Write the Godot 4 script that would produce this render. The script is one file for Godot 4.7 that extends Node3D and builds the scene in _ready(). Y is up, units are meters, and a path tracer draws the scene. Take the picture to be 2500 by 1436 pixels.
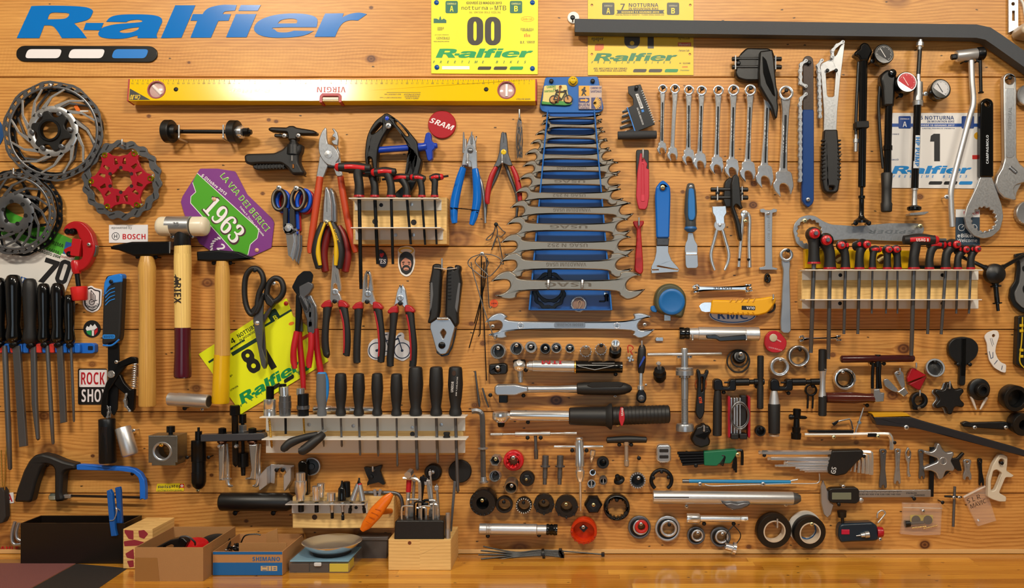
extends Node3D
# Workshop tool wall. Lengths of things are written in photo pixels (K metres each on the wall plane) and turned to metres at the depth where a thing stands.
const K := 0.0008
const DW := 1.75
const CX := 1420.0
const CY := 740.0
const BENCH := 1352.0
var cam := Vector3((CX - 1250.0)*K,(718.0 - CY)*K,DW)
var cur: Node3D
var X0 := 0.0
var Y0 := 0.0
var Z0 := 0.0
var SC := K
var mats := {}
var taken := {}
var tex := {}
var rng := RandomNumberGenerator.new()
var bank := {}

func _ready() -> void:
	var c := Camera3D.new()
	c.name = "camera"
	c.projection = Camera3D.PROJECTION_FRUSTUM
	c.near = 0.05
	c.far = 30.0
	c.keep_aspect = Camera3D.KEEP_HEIGHT
	c.size = 0.05*1436.0*K/DW
	c.frustum_offset = Vector2(-(CX - 1250.0),CY - 718.0)*K*0.05/DW
	add_child(c)
	c.position = cam
	c.current = true
	var we := WorldEnvironment.new()
	we.name = "world"
	var env := Environment.new()
	env.background_mode = Environment.BG_COLOR
	env.background_color = Color(0.02,0.02,0.022)
	env.tonemap_mode = Environment.TONE_MAPPER_LINEAR
	env.tonemap_exposure = 1.06
	env.sdfgi_enabled = true
	env.ssao_enabled = true
	env.ssil_enabled = true
	we.environment = env
	add_child(we)
	make_materials()
	var aim := Vector3(0.0,-0.2,0.0)
	lamp_panel(-0.95,1.2,1.5,0.4,0.12,1.8,Vector3(-0.7,-0.2,0),"left LED panel lamp above the worktop")
	lamp_panel(0.4,1.2,1.5,0.4,0.12,1.8,Vector3(0.3,-0.2,0),"middle LED panel lamp above the worktop")
	lamp_panel(1.5,1.2,1.6,0.4,0.12,0.9,Vector3(0.9,-0.2,0),"right LED panel lamp above the worktop")
	setting()
	bench()
	top_left()
	left_side()
	mid_left()
	racks()
	wrench_wall()
	low_mid()
	right_side()
	bench_things()

func W(x: float,y: float,z: float) -> Vector3:
	var w := Vector3((x - 1250.0)*K,(718.0 - y)*K,0.0)
	var f := 1.0 - z*K/DW
	return Vector3(cam.x + (w.x - cam.x)*f,cam.y + (w.y - cam.y)*f,z*K)

func zb(y: float) -> float: # depth,in pixels,of the bench point seen at row y
	return DW/K*(1.0 - (BENCH - CY)/(y - CY))

func numbered(s: String) -> String:
	if not taken.has(s):
		taken[s] = 0
		return s
	taken[s] += 1
	return "%s_%03d" % [s,taken[s]]

func T(called: String,cat: String,label: String,x: float,y: float,z: float,group := "") -> Node3D:
	cur = Node3D.new()
	cur.name = numbered(called)
	add_child(cur)
	X0 = x
	Y0 = y
	Z0 = z
	SC = K*(1.0 - z*K/DW)
	cur.position = W(x,y,z)
	cur.set_meta("label",label)
	cur.set_meta("category",cat)
	if group: cur.set_meta("group",group)
	return cur

func V(x: float,y: float,z: float) -> Vector3:
	return Vector3((x - X0)*SC,(Y0 - y)*SC,(z - Z0)*SC)

func put(called: String,mesh: Mesh,mat: String,par: Node = null) -> MeshInstance3D:
	var o := MeshInstance3D.new()
	o.name = called
	o.mesh = mesh
	o.material_override = M(mat)
	(par if par else cur).add_child(o,true)
	return o

# ---- materials: a named one,or "#rrggbb" plus letters: g glossy,m matte,x metal,s satin,t see-through
func M(k: String) -> Material:
	if mats.has(k): return mats[k]
	var m := StandardMaterial3D.new()
	mats[k] = m
	m.resource_name = k.replace("#","tone_")
	var c := Color(k.substr(0,7))
	var f := k.substr(7)
	m.albedo_color = c
	m.roughness = 0.42
	m.metallic_specular = 0.5
	if "g" in f: m.roughness = 0.16
	if "s" in f: m.roughness = 0.3
	if "m" in f: m.roughness = 0.8
	if "x" in f:
		m.metallic = 1.0
		wear(m,260.0)
	elif "r" in f:
		m.roughness = 0.72
		grain(m,900.0,0.03)
	if "t" in f:
		m.transparency = BaseMaterial3D.TRANSPARENCY_ALPHA
		m.albedo_color.a = 0.22
		m.roughness = 0.08
	return m

func wear(m: StandardMaterial3D,s: float) -> void: # uneven polish
	m.roughness_texture = tex.scuff
	m.roughness_texture_channel = BaseMaterial3D.TEXTURE_CHANNEL_RED
	m.uv1_triplanar = true
	m.uv1_scale = Vector3.ONE*s*0.12
	m.heightmap_enabled = true
	m.heightmap_texture = tex.scuff
	m.heightmap_scale = 0.0012

func grain(m: StandardMaterial3D,s: float,h: float) -> void:
	m.heightmap_enabled = true
	m.heightmap_texture = tex.fine
	m.heightmap_scale = h
	m.uv1_triplanar = true
	m.uv1_scale = Vector3.ONE*s*0.03

func metal(k: String,c: String,rough: float,met := 1.0) -> void:
	var m := StandardMaterial3D.new()
	m.resource_name = k
	m.albedo_color = Color(c)
	m.metallic = met
	m.roughness = rough
	wear(m,260.0)
	mats[k] = m

func ramp(stops: Array) -> Gradient:
	var g := Gradient.new()
	var o := PackedFloat32Array()
	var c := PackedColorArray()
	for i in range(0,stops.size(),2):
		o.append(stops[i])
		c.append(Color(stops[i + 1]))
	g.offsets = o
	g.colors = c
	return g

func noise_tex(freq: float,oct: int,stops: Array,sz := 512,kind := FastNoiseLite.TYPE_SIMPLEX_SMOOTH) -> NoiseTexture2D:
	var n := FastNoiseLite.new()
	n.noise_type = kind
	n.frequency = freq
	n.fractal_octaves = oct
	n.seed = 11
	var t := NoiseTexture2D.new()
	t.width = sz
	t.height = sz
	t.seamless = true
	t.noise = n
	t.color_ramp = ramp(stops)
	return t

func make_materials() -> void:
	tex.scuff = noise_tex(0.012,3,[0.0,"c4c4c4",1.0,"ffffff"])
	tex.fine = noise_tex(0.12,3,[0.0,"000000",1.0,"ffffff"],256)
	metal("chrome","e4e7ea",0.2,0.88)
	metal("steel","b2b6bb",0.36,0.85)
	metal("satin","c6c8ca",0.36,0.88)
	metal("alu","cfd1d4",0.42,0.85)
	metal("worn","968c7e",0.36,0.85)
	metal("dark","6a6c70",0.4,0.75)
	metal("gun","26282b",0.42,0.8)
	metal("oxide","0e0f11",0.38,0.5)
	metal("brass","d8b25a",0.3)
	metal("gold","cfc22e",0.25)
	for p in [["black","0b0c0d",0.38],["rubber","0d0d0e",0.7],["soft","131416",0.5],["white","e8e8e6",0.5],["gloss","08090a",0.12]]:
		var m := StandardMaterial3D.new()
		m.resource_name = p[0]
		m.albedo_color = Color(p[1])
		m.roughness = p[2]
		if p[0] != "gloss": grain(m,900.0,0.012)
		mats[p[0]] = m
	var gl := StandardMaterial3D.new()
	gl.resource_name = "clear_plastic"
	gl.transparency = BaseMaterial3D.TRANSPARENCY_ALPHA
	gl.albedo_color = Color(0.95,0.93,0.92,0.03)
	gl.roughness = 0.06
	gl.metallic_specular = 0.2
	mats["clear"] = gl
	var bg := gl.duplicate()
	bg.resource_name = "bag_film"
	bg.albedo_color = Color(0.95,0.9,0.86,0.12)
	bg.roughness = 0.2
	bg.metallic_specular = 0.5
	mats["film"] = bg

# ---- shapes
func pts2(a: Array,rnd: float) -> PackedVector2Array: # a flat list of corners; rnd > 0 rounds corners,-1 draws a curve through them (a doubled point stays sharp)
	var p := PackedVector2Array()
	for i in range(0,a.size() - 1,2): p.append(Vector2(a[i],a[i + 1]))
	var n := p.size()
	var q := PackedVector2Array()
	if rnd > 0.0:
		for i in n:
			var b := p[i]
			var u := p[(i + n - 1) % n] - b
			var v := p[(i + 1) % n] - b
			var r := minf(rnd,minf(u.length(),v.length())*0.49)
			var s := b + u.normalized()*r
			var e := b + v.normalized()*r
			for k in 5:
				var t := k/4.0
				q.append(s.lerp(b,t).lerp(b.lerp(e,t),t))
	elif rnd < 0.0:
		for i in n:
			var b0 := p[(i + n - 1) % n]
			var b1 := p[i]
			var b2 := p[(i + 1) % n]
			var b3 := p[(i + 2) % n]
			if b1.distance_to(b2) < 0.01:
				q.append(b1)
				continue
			if b0.distance_to(b1) < 0.01: b0 = b1
			if b3.distance_to(b2) < 0.01: b3 = b2
			for k in 5: q.append(b1.cubic_interpolate(b2,b0,b3,k/5.0))
	else:
		q = p
	var out := PackedVector2Array()
	for v in q:
		if out.is_empty() or out[-1].distance_to(v) > 0.02: out.append(v)
	if out.size() > 1 and out[0].distance_to(out[-1]) < 0.02: out.remove_at(out.size() - 1)
	return out

func circ(x: float,y: float,r: float,n := 24,ph := 0.0) -> Array:
	var a := []
	for i in n:
		var t := TAU*i/n + ph
		a.append(x + cos(t)*r)
		a.append(y + sin(t)*r)
	return a

func star(x: float,y: float,r0: float,r1: float,n: int,ph := 0.0) -> Array: # toothed ring outline
	var a := []
	for i in n:
		for k in 4:
			var t := TAU*(i + k*0.25)/n + ph
			var r := r1 if k < 2 else r0
			a.append(x + cos(t)*r)
			a.append(y + sin(t)*r)
	return a

func inset(p: PackedVector2Array,d: float) -> PackedVector2Array: # towards the inside of a loop whose inside is on the left (y down: area > 0)
	var q := PackedVector2Array()
	var n := p.size()
	for i in n:
		var e0 := (p[i] - p[(i + n - 1) % n]).normalized()
		var e1 := (p[(i + 1) % n] - p[i]).normalized()
		var n0 := Vector2(-e0.y,e0.x)
		var n1 := Vector2(-e1.y,e1.x)
		var m := (n0 + n1)
		m = m.normalized() if m.length() > 0.01 else n0
		q.append(p[i] + m*d/maxf(0.5,m.dot(n1)))
	return q

func area(p: PackedVector2Array) -> float:
	var s := 0.0
	for i in p.size():
		s += p[i].cross(p[(i + 1) % p.size()])
	return s*0.5

func keyhole(outer: PackedVector2Array,holes: Array) -> Array: # [points,index of each into the list of all loops]
	var pts := outer.duplicate()
	var idx := range(outer.size())
	var start := outer.size()
	var hs := []
	for h in holes:
		hs.append([h,start])
		start += h.size()
	hs.sort_custom(func(a,b): return right(a[0]) > right(b[0]))
	for pair in hs:
		var h: PackedVector2Array = pair[0]
		var best := INF
		var bi := 0
		var bj := 0
		for j in h.size():
			for i in pts.size():
				var d := h[j].distance_squared_to(pts[i])
				if d < best and clear_line(pts,pts[i],h[j],hs,h):
					best = d
					bi = i
					bj = j
		var np := pts.slice(0,bi + 1)
		var ni = idx.slice(0,bi + 1)
		for k in h.size() + 1:
			np.append(h[(bj + k) % h.size()])
			ni.append(pair[1] + (bj + k) % h.size())
		np.append_array(pts.slice(bi))
		ni.append_array(idx.slice(bi))
		pts = np
		idx = ni
	return [pts,idx]

func right(h: PackedVector2Array) -> float:
	var m := -INF
	for v in h: m = maxf(m,v.x)
	return m

func clear_line(pts: PackedVector2Array,a: Vector2,b: Vector2,hs: Array,own: PackedVector2Array) -> bool:
	var c := a.lerp(b,0.001)
	var e := a.lerp(b,0.999)
	for i in pts.size():
		if Geometry2D.segment_intersects_segment(c,e,pts[i],pts[(i + 1) % pts.size()]) != null: return false
	for i in own.size():
		if Geometry2D.segment_intersects_segment(c,e,own[i],own[(i + 1) % own.size()]) != null: return false
	return true

func ears(p: PackedVector2Array) -> PackedInt32Array: # ear clipping of a loop whose area is positive
	var t := PackedInt32Array()
	var ix := range(p.size())
	var guard := 0
	while ix.size() > 3 and guard < 3:
		var done := false
		var n := ix.size()
		for i in n:
			var a := p[ix[(i + n - 1) % n]]
			var b := p[ix[i]]
			var c := p[ix[(i + 1) % n]]
			var cr := (b - a).cross(c - b)
			if cr <= (1e-7 if guard == 0 else -1e-3 if guard == 1 else -INF): continue
			var ok := true
			if guard < 2:
				for j in n:
					var v := p[ix[j]]
					if v == a or v == b or v == c: continue
					if (b - a).cross(v - a) > 1e-7 and (c - b).cross(v - b) > 1e-7 and (a - c).cross(v - c) > 1e-7:
						ok = false
						break
			if ok:
				t.append_array([ix[(i + n - 1) % n],ix[i],ix[(i + 1) % n]])
				ix.remove_at(i)
				done = true
				break
		if not done: guard += 1
	if ix.size() == 3: t.append_array([ix[0],ix[1],ix[2]])
	return t

func tri(st: SurfaceTool,a: Vector3,b: Vector3,c: Vector3,na: Vector3,nb: Vector3,nc: Vector3) -> void: # wound to face its normals (front faces run clockwise)
	var flip := (b - a).cross(c - a).dot(na + nb + nc) > 0.0
	st.set_normal(na)
	st.add_vertex(a)
	st.set_normal(nc if flip else nb)
	st.add_vertex(c if flip else b)
	st.set_normal(nb if flip else nc)
	st.add_vertex(b if flip else c)

func quad(st: SurfaceTool,a: Vector3,b: Vector3,c: Vector3,d: Vector3,na: Vector3,nb: Vector3,nc: Vector3,nd: Vector3) -> void:
	tri(st,a,b,c,na,nb,nc)
	tri(st,a,c,d,na,nc,nd)

func begin() -> SurfaceTool:
	var st := SurfaceTool.new()
	st.begin(Mesh.PRIMITIVE_TRIANGLES)
	return st

func plate_into(st: SurfaceTool,a: Array,z0: float,z1: float,rnd := 0.0,bev := 1.0,holes := []) -> void:
	var loops := [pts2(a,rnd)]
	if area(loops[0]) < 0.0: loops[0].reverse()
	for h in holes:
		var q := pts2(circ(h[0],h[1],h[2],20),0.0) if h.size() == 3 else pts2(h,rnd)
		if area(q) > 0.0: q.reverse()
		loops.append(q)
	bev = minf(bev,(z1 - z0)*0.6)
	var tops := []
	for l in loops: tops.append(inset(l,bev) if bev > 0.0 else l)
	var key := [loops[0],range(loops[0].size())] if loops.size() == 1 else keyhole(loops[0],loops.slice(1))
	var kp: PackedVector2Array = key[0]
	var all := PackedVector2Array()
	var low := PackedVector2Array()
	for i in loops.size():
		all.append_array(tops[i])
		low.append_array(loops[i])
	var ix := Geometry2D.triangulate_polygon(kp)
	if ix.is_empty(): ix = ears(kp)
	var f := Vector3(0,0,1)
	for i in range(0,ix.size(),3):
		var q0 = key[1][ix[i]]
		var q1 = key[1][ix[i + 1]]
		var q2 = key[1][ix[i + 2]]
		tri(st,V(all[q0].x,all[q0].y,z1),V(all[q1].x,all[q1].y,z1),V(all[q2].x,all[q2].y,z1),f,f,f)
		tri(st,V(low[q0].x,low[q0].y,z0),V(low[q1].x,low[q1].y,z0),V(low[q2].x,low[q2].y,z0),-f,-f,-f)
	for k in loops.size():
		var l: PackedVector2Array = loops[k]
		var u: PackedVector2Array = tops[k]
		var n := l.size()
		var nr := PackedVector2Array()
		for i in n:
			var e := (l[(i + 1) % n] - l[i]).normalized()
			nr.append(Vector2(e.y,-e.x))
		for i in n:
			var j := (i + 1) % n
			var na := nr[i]
			var nb := nr[i]
			var pa := nr[(i + n - 1) % n]
			var pb := nr[j]
			if pa.dot(na) > 0.8: na = (na + pa).normalized()
			if pb.dot(nb) > 0.8: nb = (nb + pb).normalized()
			var a3 := Vector3(na.x,-na.y,0)
			var b3 := Vector3(nb.x,-nb.y,0)
			quad(st,V(l[i].x,l[i].y,z0),V(l[j].x,l[j].y,z0),V(l[j].x,l[j].y,z1 - bev),V(l[i].x,l[i].y,z1 - bev),a3,b3,b3,a3)
			if bev > 0.0:
				var at := (a3 + f).normalized()
				var bt := (b3 + f).normalized()
				quad(st,V(l[i].x,l[i].y,z1 - bev),V(l[j].x,l[j].y,z1 - bev),V(u[j].x,u[j].y,z1),V(u[i].x,u[i].y,z1),(a3 + at).normalized(),(b3 + bt).normalized(),(bt + f).normalized(),(at + f).normalized())

func P(called: String,mat: String,a: Array,z0: float,z1: float,rnd := 0.0,bev := 1.0,holes := [],par: Node = null) -> MeshInstance3D:
	var st := begin()
	plate_into(st,a,z0,z1,rnd,bev,holes)
	return put(called,st.commit(),mat,par)

func rect(cx: float,cy: float,w: float,h: float,rot := 0.0) -> Array:
	var a := []
	for c in [[-1,-1],[1,-1],[1,1],[-1,1]]:
		var v := Vector2(c[0]*w*0.5,c[1]*h*0.5).rotated(deg_to_rad(rot))
		a.append(cx + v.x)
		a.append(cy + v.y)
	return a

func R(called: String,mat: String,cx: float,cy: float,w: float,h: float,z0: float,z1: float,rot := 0.0,rnd := 0.0,bev := 1.0,par: Node = null) -> MeshInstance3D:
	return P(called,mat,rect(cx,cy,w,h,rot),z0,z1,rnd,bev,[],par)

# a turned shape: ax = [x,y,z of its start,x,y,z of a point on its axis],prof = [distance along,radius,...]
func lathe_into(st: SurfaceTool,ax: Array,prof: Array,n := 24,ph := 0.0) -> void:
	var a := V(ax[0],ax[1],ax[2])
	var dir := (V(ax[3],ax[4],ax[5]) - a).normalized()
	var u := dir.cross(Vector3(0,0,1))
	u = u.normalized() if u.length() > 0.05 else dir.cross(Vector3(0,-1,0)).normalized()
	var w := dir.cross(u)
	var m := prof.size()/2
	var t := PackedFloat32Array()
	var r := PackedFloat32Array()
	for i in m:
		t.append(prof[i*2]*SC)
		r.append(prof[i*2 + 1]*SC)
	var seg := PackedVector2Array()
	for i in m - 1:
		var d := Vector2(t[i + 1] - t[i],r[i + 1] - r[i])
		seg.append(Vector2(-d.y,d.x).normalized() if d.length() > 1e-9 else Vector2(0,1))
	for k in n:
		var c0 := TAU*k/n + ph
		var c1 := TAU*(k + 1)/n + ph
		var e0 := u*cos(c0) + w*sin(c0)
		var e1 := u*cos(c1) + w*sin(c1)
		var flat := (e0 + e1).normalized()
		var f0 := flat if n <= 8 else e0
		var f1 := flat if n <= 8 else e1
		for i in m - 1:
			var s0 := seg[i]
			var s1 := seg[i]
			if i > 0 and seg[i - 1].dot(seg[i]) > 0.75: s0 = (seg[i - 1] + seg[i]).normalized()
			if i < m - 2 and seg[i + 1].dot(seg[i]) > 0.75: s1 = (seg[i + 1] + seg[i]).normalized()
			var p00 := a + dir*t[i] + e0*r[i]
			var p01 := a + dir*t[i] + e1*r[i]
			var p10 := a + dir*t[i + 1] + e0*r[i + 1]
			var p11 := a + dir*t[i + 1] + e1*r[i + 1]
			var n00 := dir*s0.x + f0*s0.y
			var n01 := dir*s0.x + f1*s0.y
			var n10 := dir*s1.x + f0*s1.y
			var n11 := dir*s1.x + f1*s1.y
			if r[i] > 1e-7: tri(st,p00,p01,p11,n00,n01,n11)
			if r[i + 1] > 1e-7: tri(st,p00,p11,p10,n00,n11,n10)
		for end in [0,m - 1]:
			if r[end] > 1e-7 and not (absf(t[0] - t[m - 1]) < 1e-7 and absf(r[0] - r[m - 1]) < 1e-7):
				var nn := -dir if end == 0 else dir
				var o := a + dir*t[end]
				tri(st,o,o + e0*r[end],o + e1*r[end],nn,nn,nn)

func L(called: String,mat: String,ax: Array,prof: Array,n := 24,par: Node = null,ph := 0.0) -> MeshInstance3D:
	var st := begin()
	lathe_into(st,ax,prof,n,ph)
	return put(called,st.commit(),mat,par)

# a rod bent along points [x,y,z,...]; r is one radius or one per point; fl flattens it across the plane of the wall
func tube_into(st: SurfaceTool,a: Array,r,n := 10,sm := true,fl := 1.0,closed := false) -> void:
	var p := []
	var rr := []
	for i in range(0,a.size() - 2,3):
		p.append(V(a[i],a[i + 1],a[i + 2]))
		rr.append((r[i/3] if r is Array else r)*SC)
	var q := []
	var rq := []
	var m := p.size()
	if sm and m > 2:
		for i in (m if closed else m - 1):
			var p0: Vector3 = p[(i + m - 1) % m] if closed or i > 0 else p[i]
			var p1: Vector3 = p[i]
			var p2: Vector3 = p[(i + 1) % m]
			var p3: Vector3 = p[(i + 2) % m] if closed or i < m - 2 else p2
			if p1.distance_to(p2) < 1e-6: continue
			for k in 6:
				q.append(p1.cubic_interpolate(p2,p0,p3,k/6.0))
				rq.append(lerpf(rr[i],rr[(i + 1) % m],smoothstep(0.0,1.0,k/6.0)))
		if not closed:
			q.append(p[m - 1])
			rq.append(rr[m - 1])
	else:
		q = p
		rq = rr
	m = q.size()
	var su := []
	var sv := []
	var last := Vector3.ZERO
	for i in m:
		var d: Vector3 = q[(i + 1) % m] - q[(i + m - 1) % m] if closed else q[mini(i + 1,m - 1)] - q[maxi(i - 1,0)]
		d = d.normalized()
		var s := d.cross(Vector3(0,0,1))
		if s.length() < 0.12: s = last if last.length() > 0.5 else Vector3(1,0,0)
		s = (s - d*s.dot(d)).normalized()
		if last.dot(s) < 0.0: s = -s
		last = s
		su.append(s)
		sv.append(d.cross(s)*fl)
	var off := PI/n if n <= 6 else 0.0
	for i in (m if closed else m - 1):
		var j := (i + 1) % m
		for k in n:
			var c0 := TAU*k/n + off
			var c1 := TAU*(k + 1)/n + off
			var o := [su[i]*cos(c0) + sv[i]*sin(c0),su[i]*cos(c1) + sv[i]*sin(c1),su[j]*cos(c0) + sv[j]*sin(c0),su[j]*cos(c1) + sv[j]*sin(c1)]
			var g := [(su[i]*cos(c0) + sv[i]/(fl*fl)*sin(c0)).normalized(),(su[i]*cos(c1) + sv[i]/(fl*fl)*sin(c1)).normalized(),(su[j]*cos(c0) + sv[j]/(fl*fl)*sin(c0)).normalized(),(su[j]*cos(c1) + sv[j]/(fl*fl)*sin(c1)).normalized()]
			if n <= 6:
				var h0: Vector3 = (g[0] + g[1]).normalized()
				var h1: Vector3 = (g[2] + g[3]).normalized()
				g = [h0,h0,h1,h1]
			quad(st,q[i] + o[0]*rq[i],q[i] + o[1]*rq[i],q[j] + o[3]*rq[j],q[j] + o[2]*rq[j],g[0],g[1],g[3],g[2])
	if not closed:
		for end in [0,m - 1]:
			var nn: Vector3 = (q[0] - q[1]).normalized() if end == 0 else (q[m - 1] - q[m - 2]).normalized()
			for k in n:
				var c0 := TAU*k/n + off
				var c1 := TAU*(k + 1)/n + off
				tri(st,q[end] + nn*rq[end]*(0.35 if n > 6 else 0.0),q[end] + (su[end]*cos(c0) + sv[end]*sin(c0))*rq[end],q[end] + (su[end]*cos(c1) + sv[end]*sin(c1))*rq[end],nn,nn,nn)

func B(called: String,mat: String,a: Array,r,n := 10,sm := true,fl := 1.0,closed := false,par: Node = null) -> MeshInstance3D:
	var st := begin()
	tube_into(st,a,r,n,sm,fl,closed)
	return put(called,st.commit(),mat,par)

# lettering fitted to a box w by h round (cx,cy); font 0 bold,1 plain,2 serif bold
func text_into(st: SurfaceTool,s: String,cx: float,cy: float,w: float,h: float,z: float,rot := 0.0,skew := 0.0,font := 0) -> void:
	var tm := TextMesh.new()
	var f := SystemFont.new()
	f.font_names = PackedStringArray(["Droid Serif" if font == 2 else "Droid Sans Mono" if font == 3 else "Droid Sans"])
	f.font_weight = 400 if font in [1,3] else 700
	tm.font = f
	tm.font_size = 32
	tm.pixel_size = 0.02
	tm.depth = 0.0
	tm.curve_step = 3.0
	tm.text = s
	var arr := tm.get_mesh_arrays()
	if arr.is_empty() or arr[Mesh.ARRAY_VERTEX] == null: return
	var vs: PackedVector3Array = arr[Mesh.ARRAY_VERTEX]
	if vs.is_empty(): return
	var lo := Vector2(INF,INF)
	var hi := -lo
	for v in vs:
		lo = lo.min(Vector2(v.x,v.y))
		hi = hi.max(Vector2(v.x,v.y))
	var size := hi - lo
	if w < 0.0: w = size.x/size.y*h
	if h < 0.0: h = size.y/size.x*w
	var c := cos(deg_to_rad(rot))
	var d := sin(deg_to_rad(rot))
	var out := PackedVector3Array()
	for v in vs:
		var a := ((v.x - lo.x)/size.x - 0.5)*w
		var b := (0.5 - (v.y - lo.y)/size.y)*h
		a -= b*skew
		out.append(V(cx + a*c - b*d,cy + a*d + b*c,z))
	var ix: PackedInt32Array = arr[Mesh.ARRAY_INDEX] if arr[Mesh.ARRAY_INDEX] != null else PackedInt32Array(range(vs.size()))
	var n := Vector3(0,0,1)
	for i in range(0,ix.size() - 2,3): tri(st,out[ix[i]],out[ix[i + 1]],out[ix[i + 2]],n,n,n)

func X(mat: String,s: String,cx: float,cy: float,w: float,h: float,z: float,rot := 0.0,skew := 0.0,font := 0,par: Node = null) -> MeshInstance3D:
	var st := begin()
	text_into(st,s,cx,cy,w,h,z,rot,skew,font)
	return put("lettering",st.commit(),mat,par)

func XX(mat: String,z: float,rows: Array,called := "lettering",par: Node = null) -> MeshInstance3D: # several lines of one print: [text,cx,cy,w,h,rot,skew,font]
	var st := begin()
	for r in rows: text_into(st,r[0],r[1],r[2],r[3],r[4],z,r[5] if r.size() > 5 else 0.0,r[6] if r.size() > 6 else 0.0,r[7] if r.size() > 7 else 0)
	return put(called,st.commit(),mat,par)

# printed or engraved strokes [x0,y0,x1,y1,width,...] in one mesh
func Q(called: String,mat: String,a: Array,z: float,par: Node = null,raise := 0.25) -> MeshInstance3D:
	var st := begin()
	for i in range(0,a.size() - 4,5):
		var d := Vector2(a[i + 2] - a[i],a[i + 3] - a[i + 1])
		plate_into(st,rect(a[i] + d.x*0.5,a[i + 1] + d.y*0.5,d.length(),a[i + 4],rad_to_deg(d.angle())),z - 0.3,z + raise,0.0,0.0)
	return put(called,st.commit(),mat,par)

func turned(a: Array,cx: float,cy: float,deg: float,s := 1.0,dx := 0.0,dy := 0.0) -> Array: # points turned round (cx,cy),scaled and moved
	var b := []
	for i in range(0,a.size() - 1,2):
		var v := Vector2(a[i] - cx,a[i + 1] - cy).rotated(deg_to_rad(deg))*s
		b.append(cx + v.x + dx)
		b.append(cy + v.y + dy)
	return b

# ---- the room
func S(called: String,mesh: Mesh,mat,at: Vector3,par: Node = null) -> MeshInstance3D: # a piece of the setting
	var o := MeshInstance3D.new()
	o.name = called if par else numbered(called)
	o.mesh = mesh
	o.material_override = M(mat) if mat is String else mat
	(par if par else self).add_child(o,true)
	o.position = at
	if par == null: o.set_meta("kind","structure")
	return o

func slab(w: float,h: float,d: float,bev: float,uv: Rect2,up := false) -> ArrayMesh: # a board centred on its origin,chamfered,with one grain picture over its face (up: over its top)
	var st := begin()
	var hw := w*0.5
	var hh := h*0.5
	var hd := d*0.5
	var put_v := func(p: Vector3,n: Vector3):
		var q := Vector2(p.x/w + 0.5,0.5 - p.y/h) if not up else Vector2(p.x/w + 0.5,0.5 + p.z/d)
		st.set_uv(uv.position + q*uv.size)
		st.set_normal(n)
		st.add_vertex(p)
	var face := func(a: Vector3,b: Vector3,c: Vector3,e: Vector3):
		var n := (b - a).cross(c - a).normalized()
		for v in [a,c,b,a,e,c]: put_v.call(v,n)
	var x := hw - bev
	var y := hh - bev
	var z := hd - bev
	face.call(Vector3(-x,-y,hd),Vector3(x,-y,hd),Vector3(x,y,hd),Vector3(-x,y,hd))
	face.call(Vector3(x,-y,-hd),Vector3(-x,-y,-hd),Vector3(-x,y,-hd),Vector3(x,y,-hd))
	face.call(Vector3(-x,hh,z),Vector3(x,hh,z),Vector3(x,hh,-z),Vector3(-x,hh,-z))
	face.call(Vector3(-x,-hh,-z),Vector3(x,-hh,-z),Vector3(x,-hh,z),Vector3(-x,-hh,z))
	face.call(Vector3(hw,-y,z),Vector3(hw,-y,-z),Vector3(hw,y,-z),Vector3(hw,y,z))
	face.call(Vector3(-hw,-y,-z),Vector3(-hw,-y,z),Vector3(-hw,y,z),Vector3(-hw,y,-z))
	face.call(Vector3(-x,y,hd),Vector3(x,y,hd),Vector3(x,hh,z),Vector3(-x,hh,z))
	face.call(Vector3(-x,-hh,z),Vector3(x,-hh,z),Vector3(x,-y,hd),Vector3(-x,-y,hd))
	face.call(Vector3(x,-y,hd),Vector3(hw,-y,z),Vector3(hw,y,z),Vector3(x,y,hd))
	face.call(Vector3(-hw,-y,z),Vector3(-x,-y,hd),Vector3(-x,y,hd),Vector3(-hw,y,z))
	face.call(Vector3(-x,hh,-z),Vector3(x,hh,-z),Vector3(x,y,-hd),Vector3(-x,y,-hd))
	face.call(Vector3(-x,-y,-hd),Vector3(x,-y,-hd),Vector3(x,-hh,-z),Vector3(-x,-hh,-z))
	return st.commit()

func bytes_of(freq: float,oct: int,sd: int,sz := 512) -> PackedByteArray:
	var n := FastNoiseLite.new()
	n.noise_type = FastNoiseLite.TYPE_SIMPLEX_SMOOTH
	n.frequency = freq
	n.fractal_octaves = oct
	n.seed = sd
	return n.get_seamless_image(sz,sz).get_data()

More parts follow.
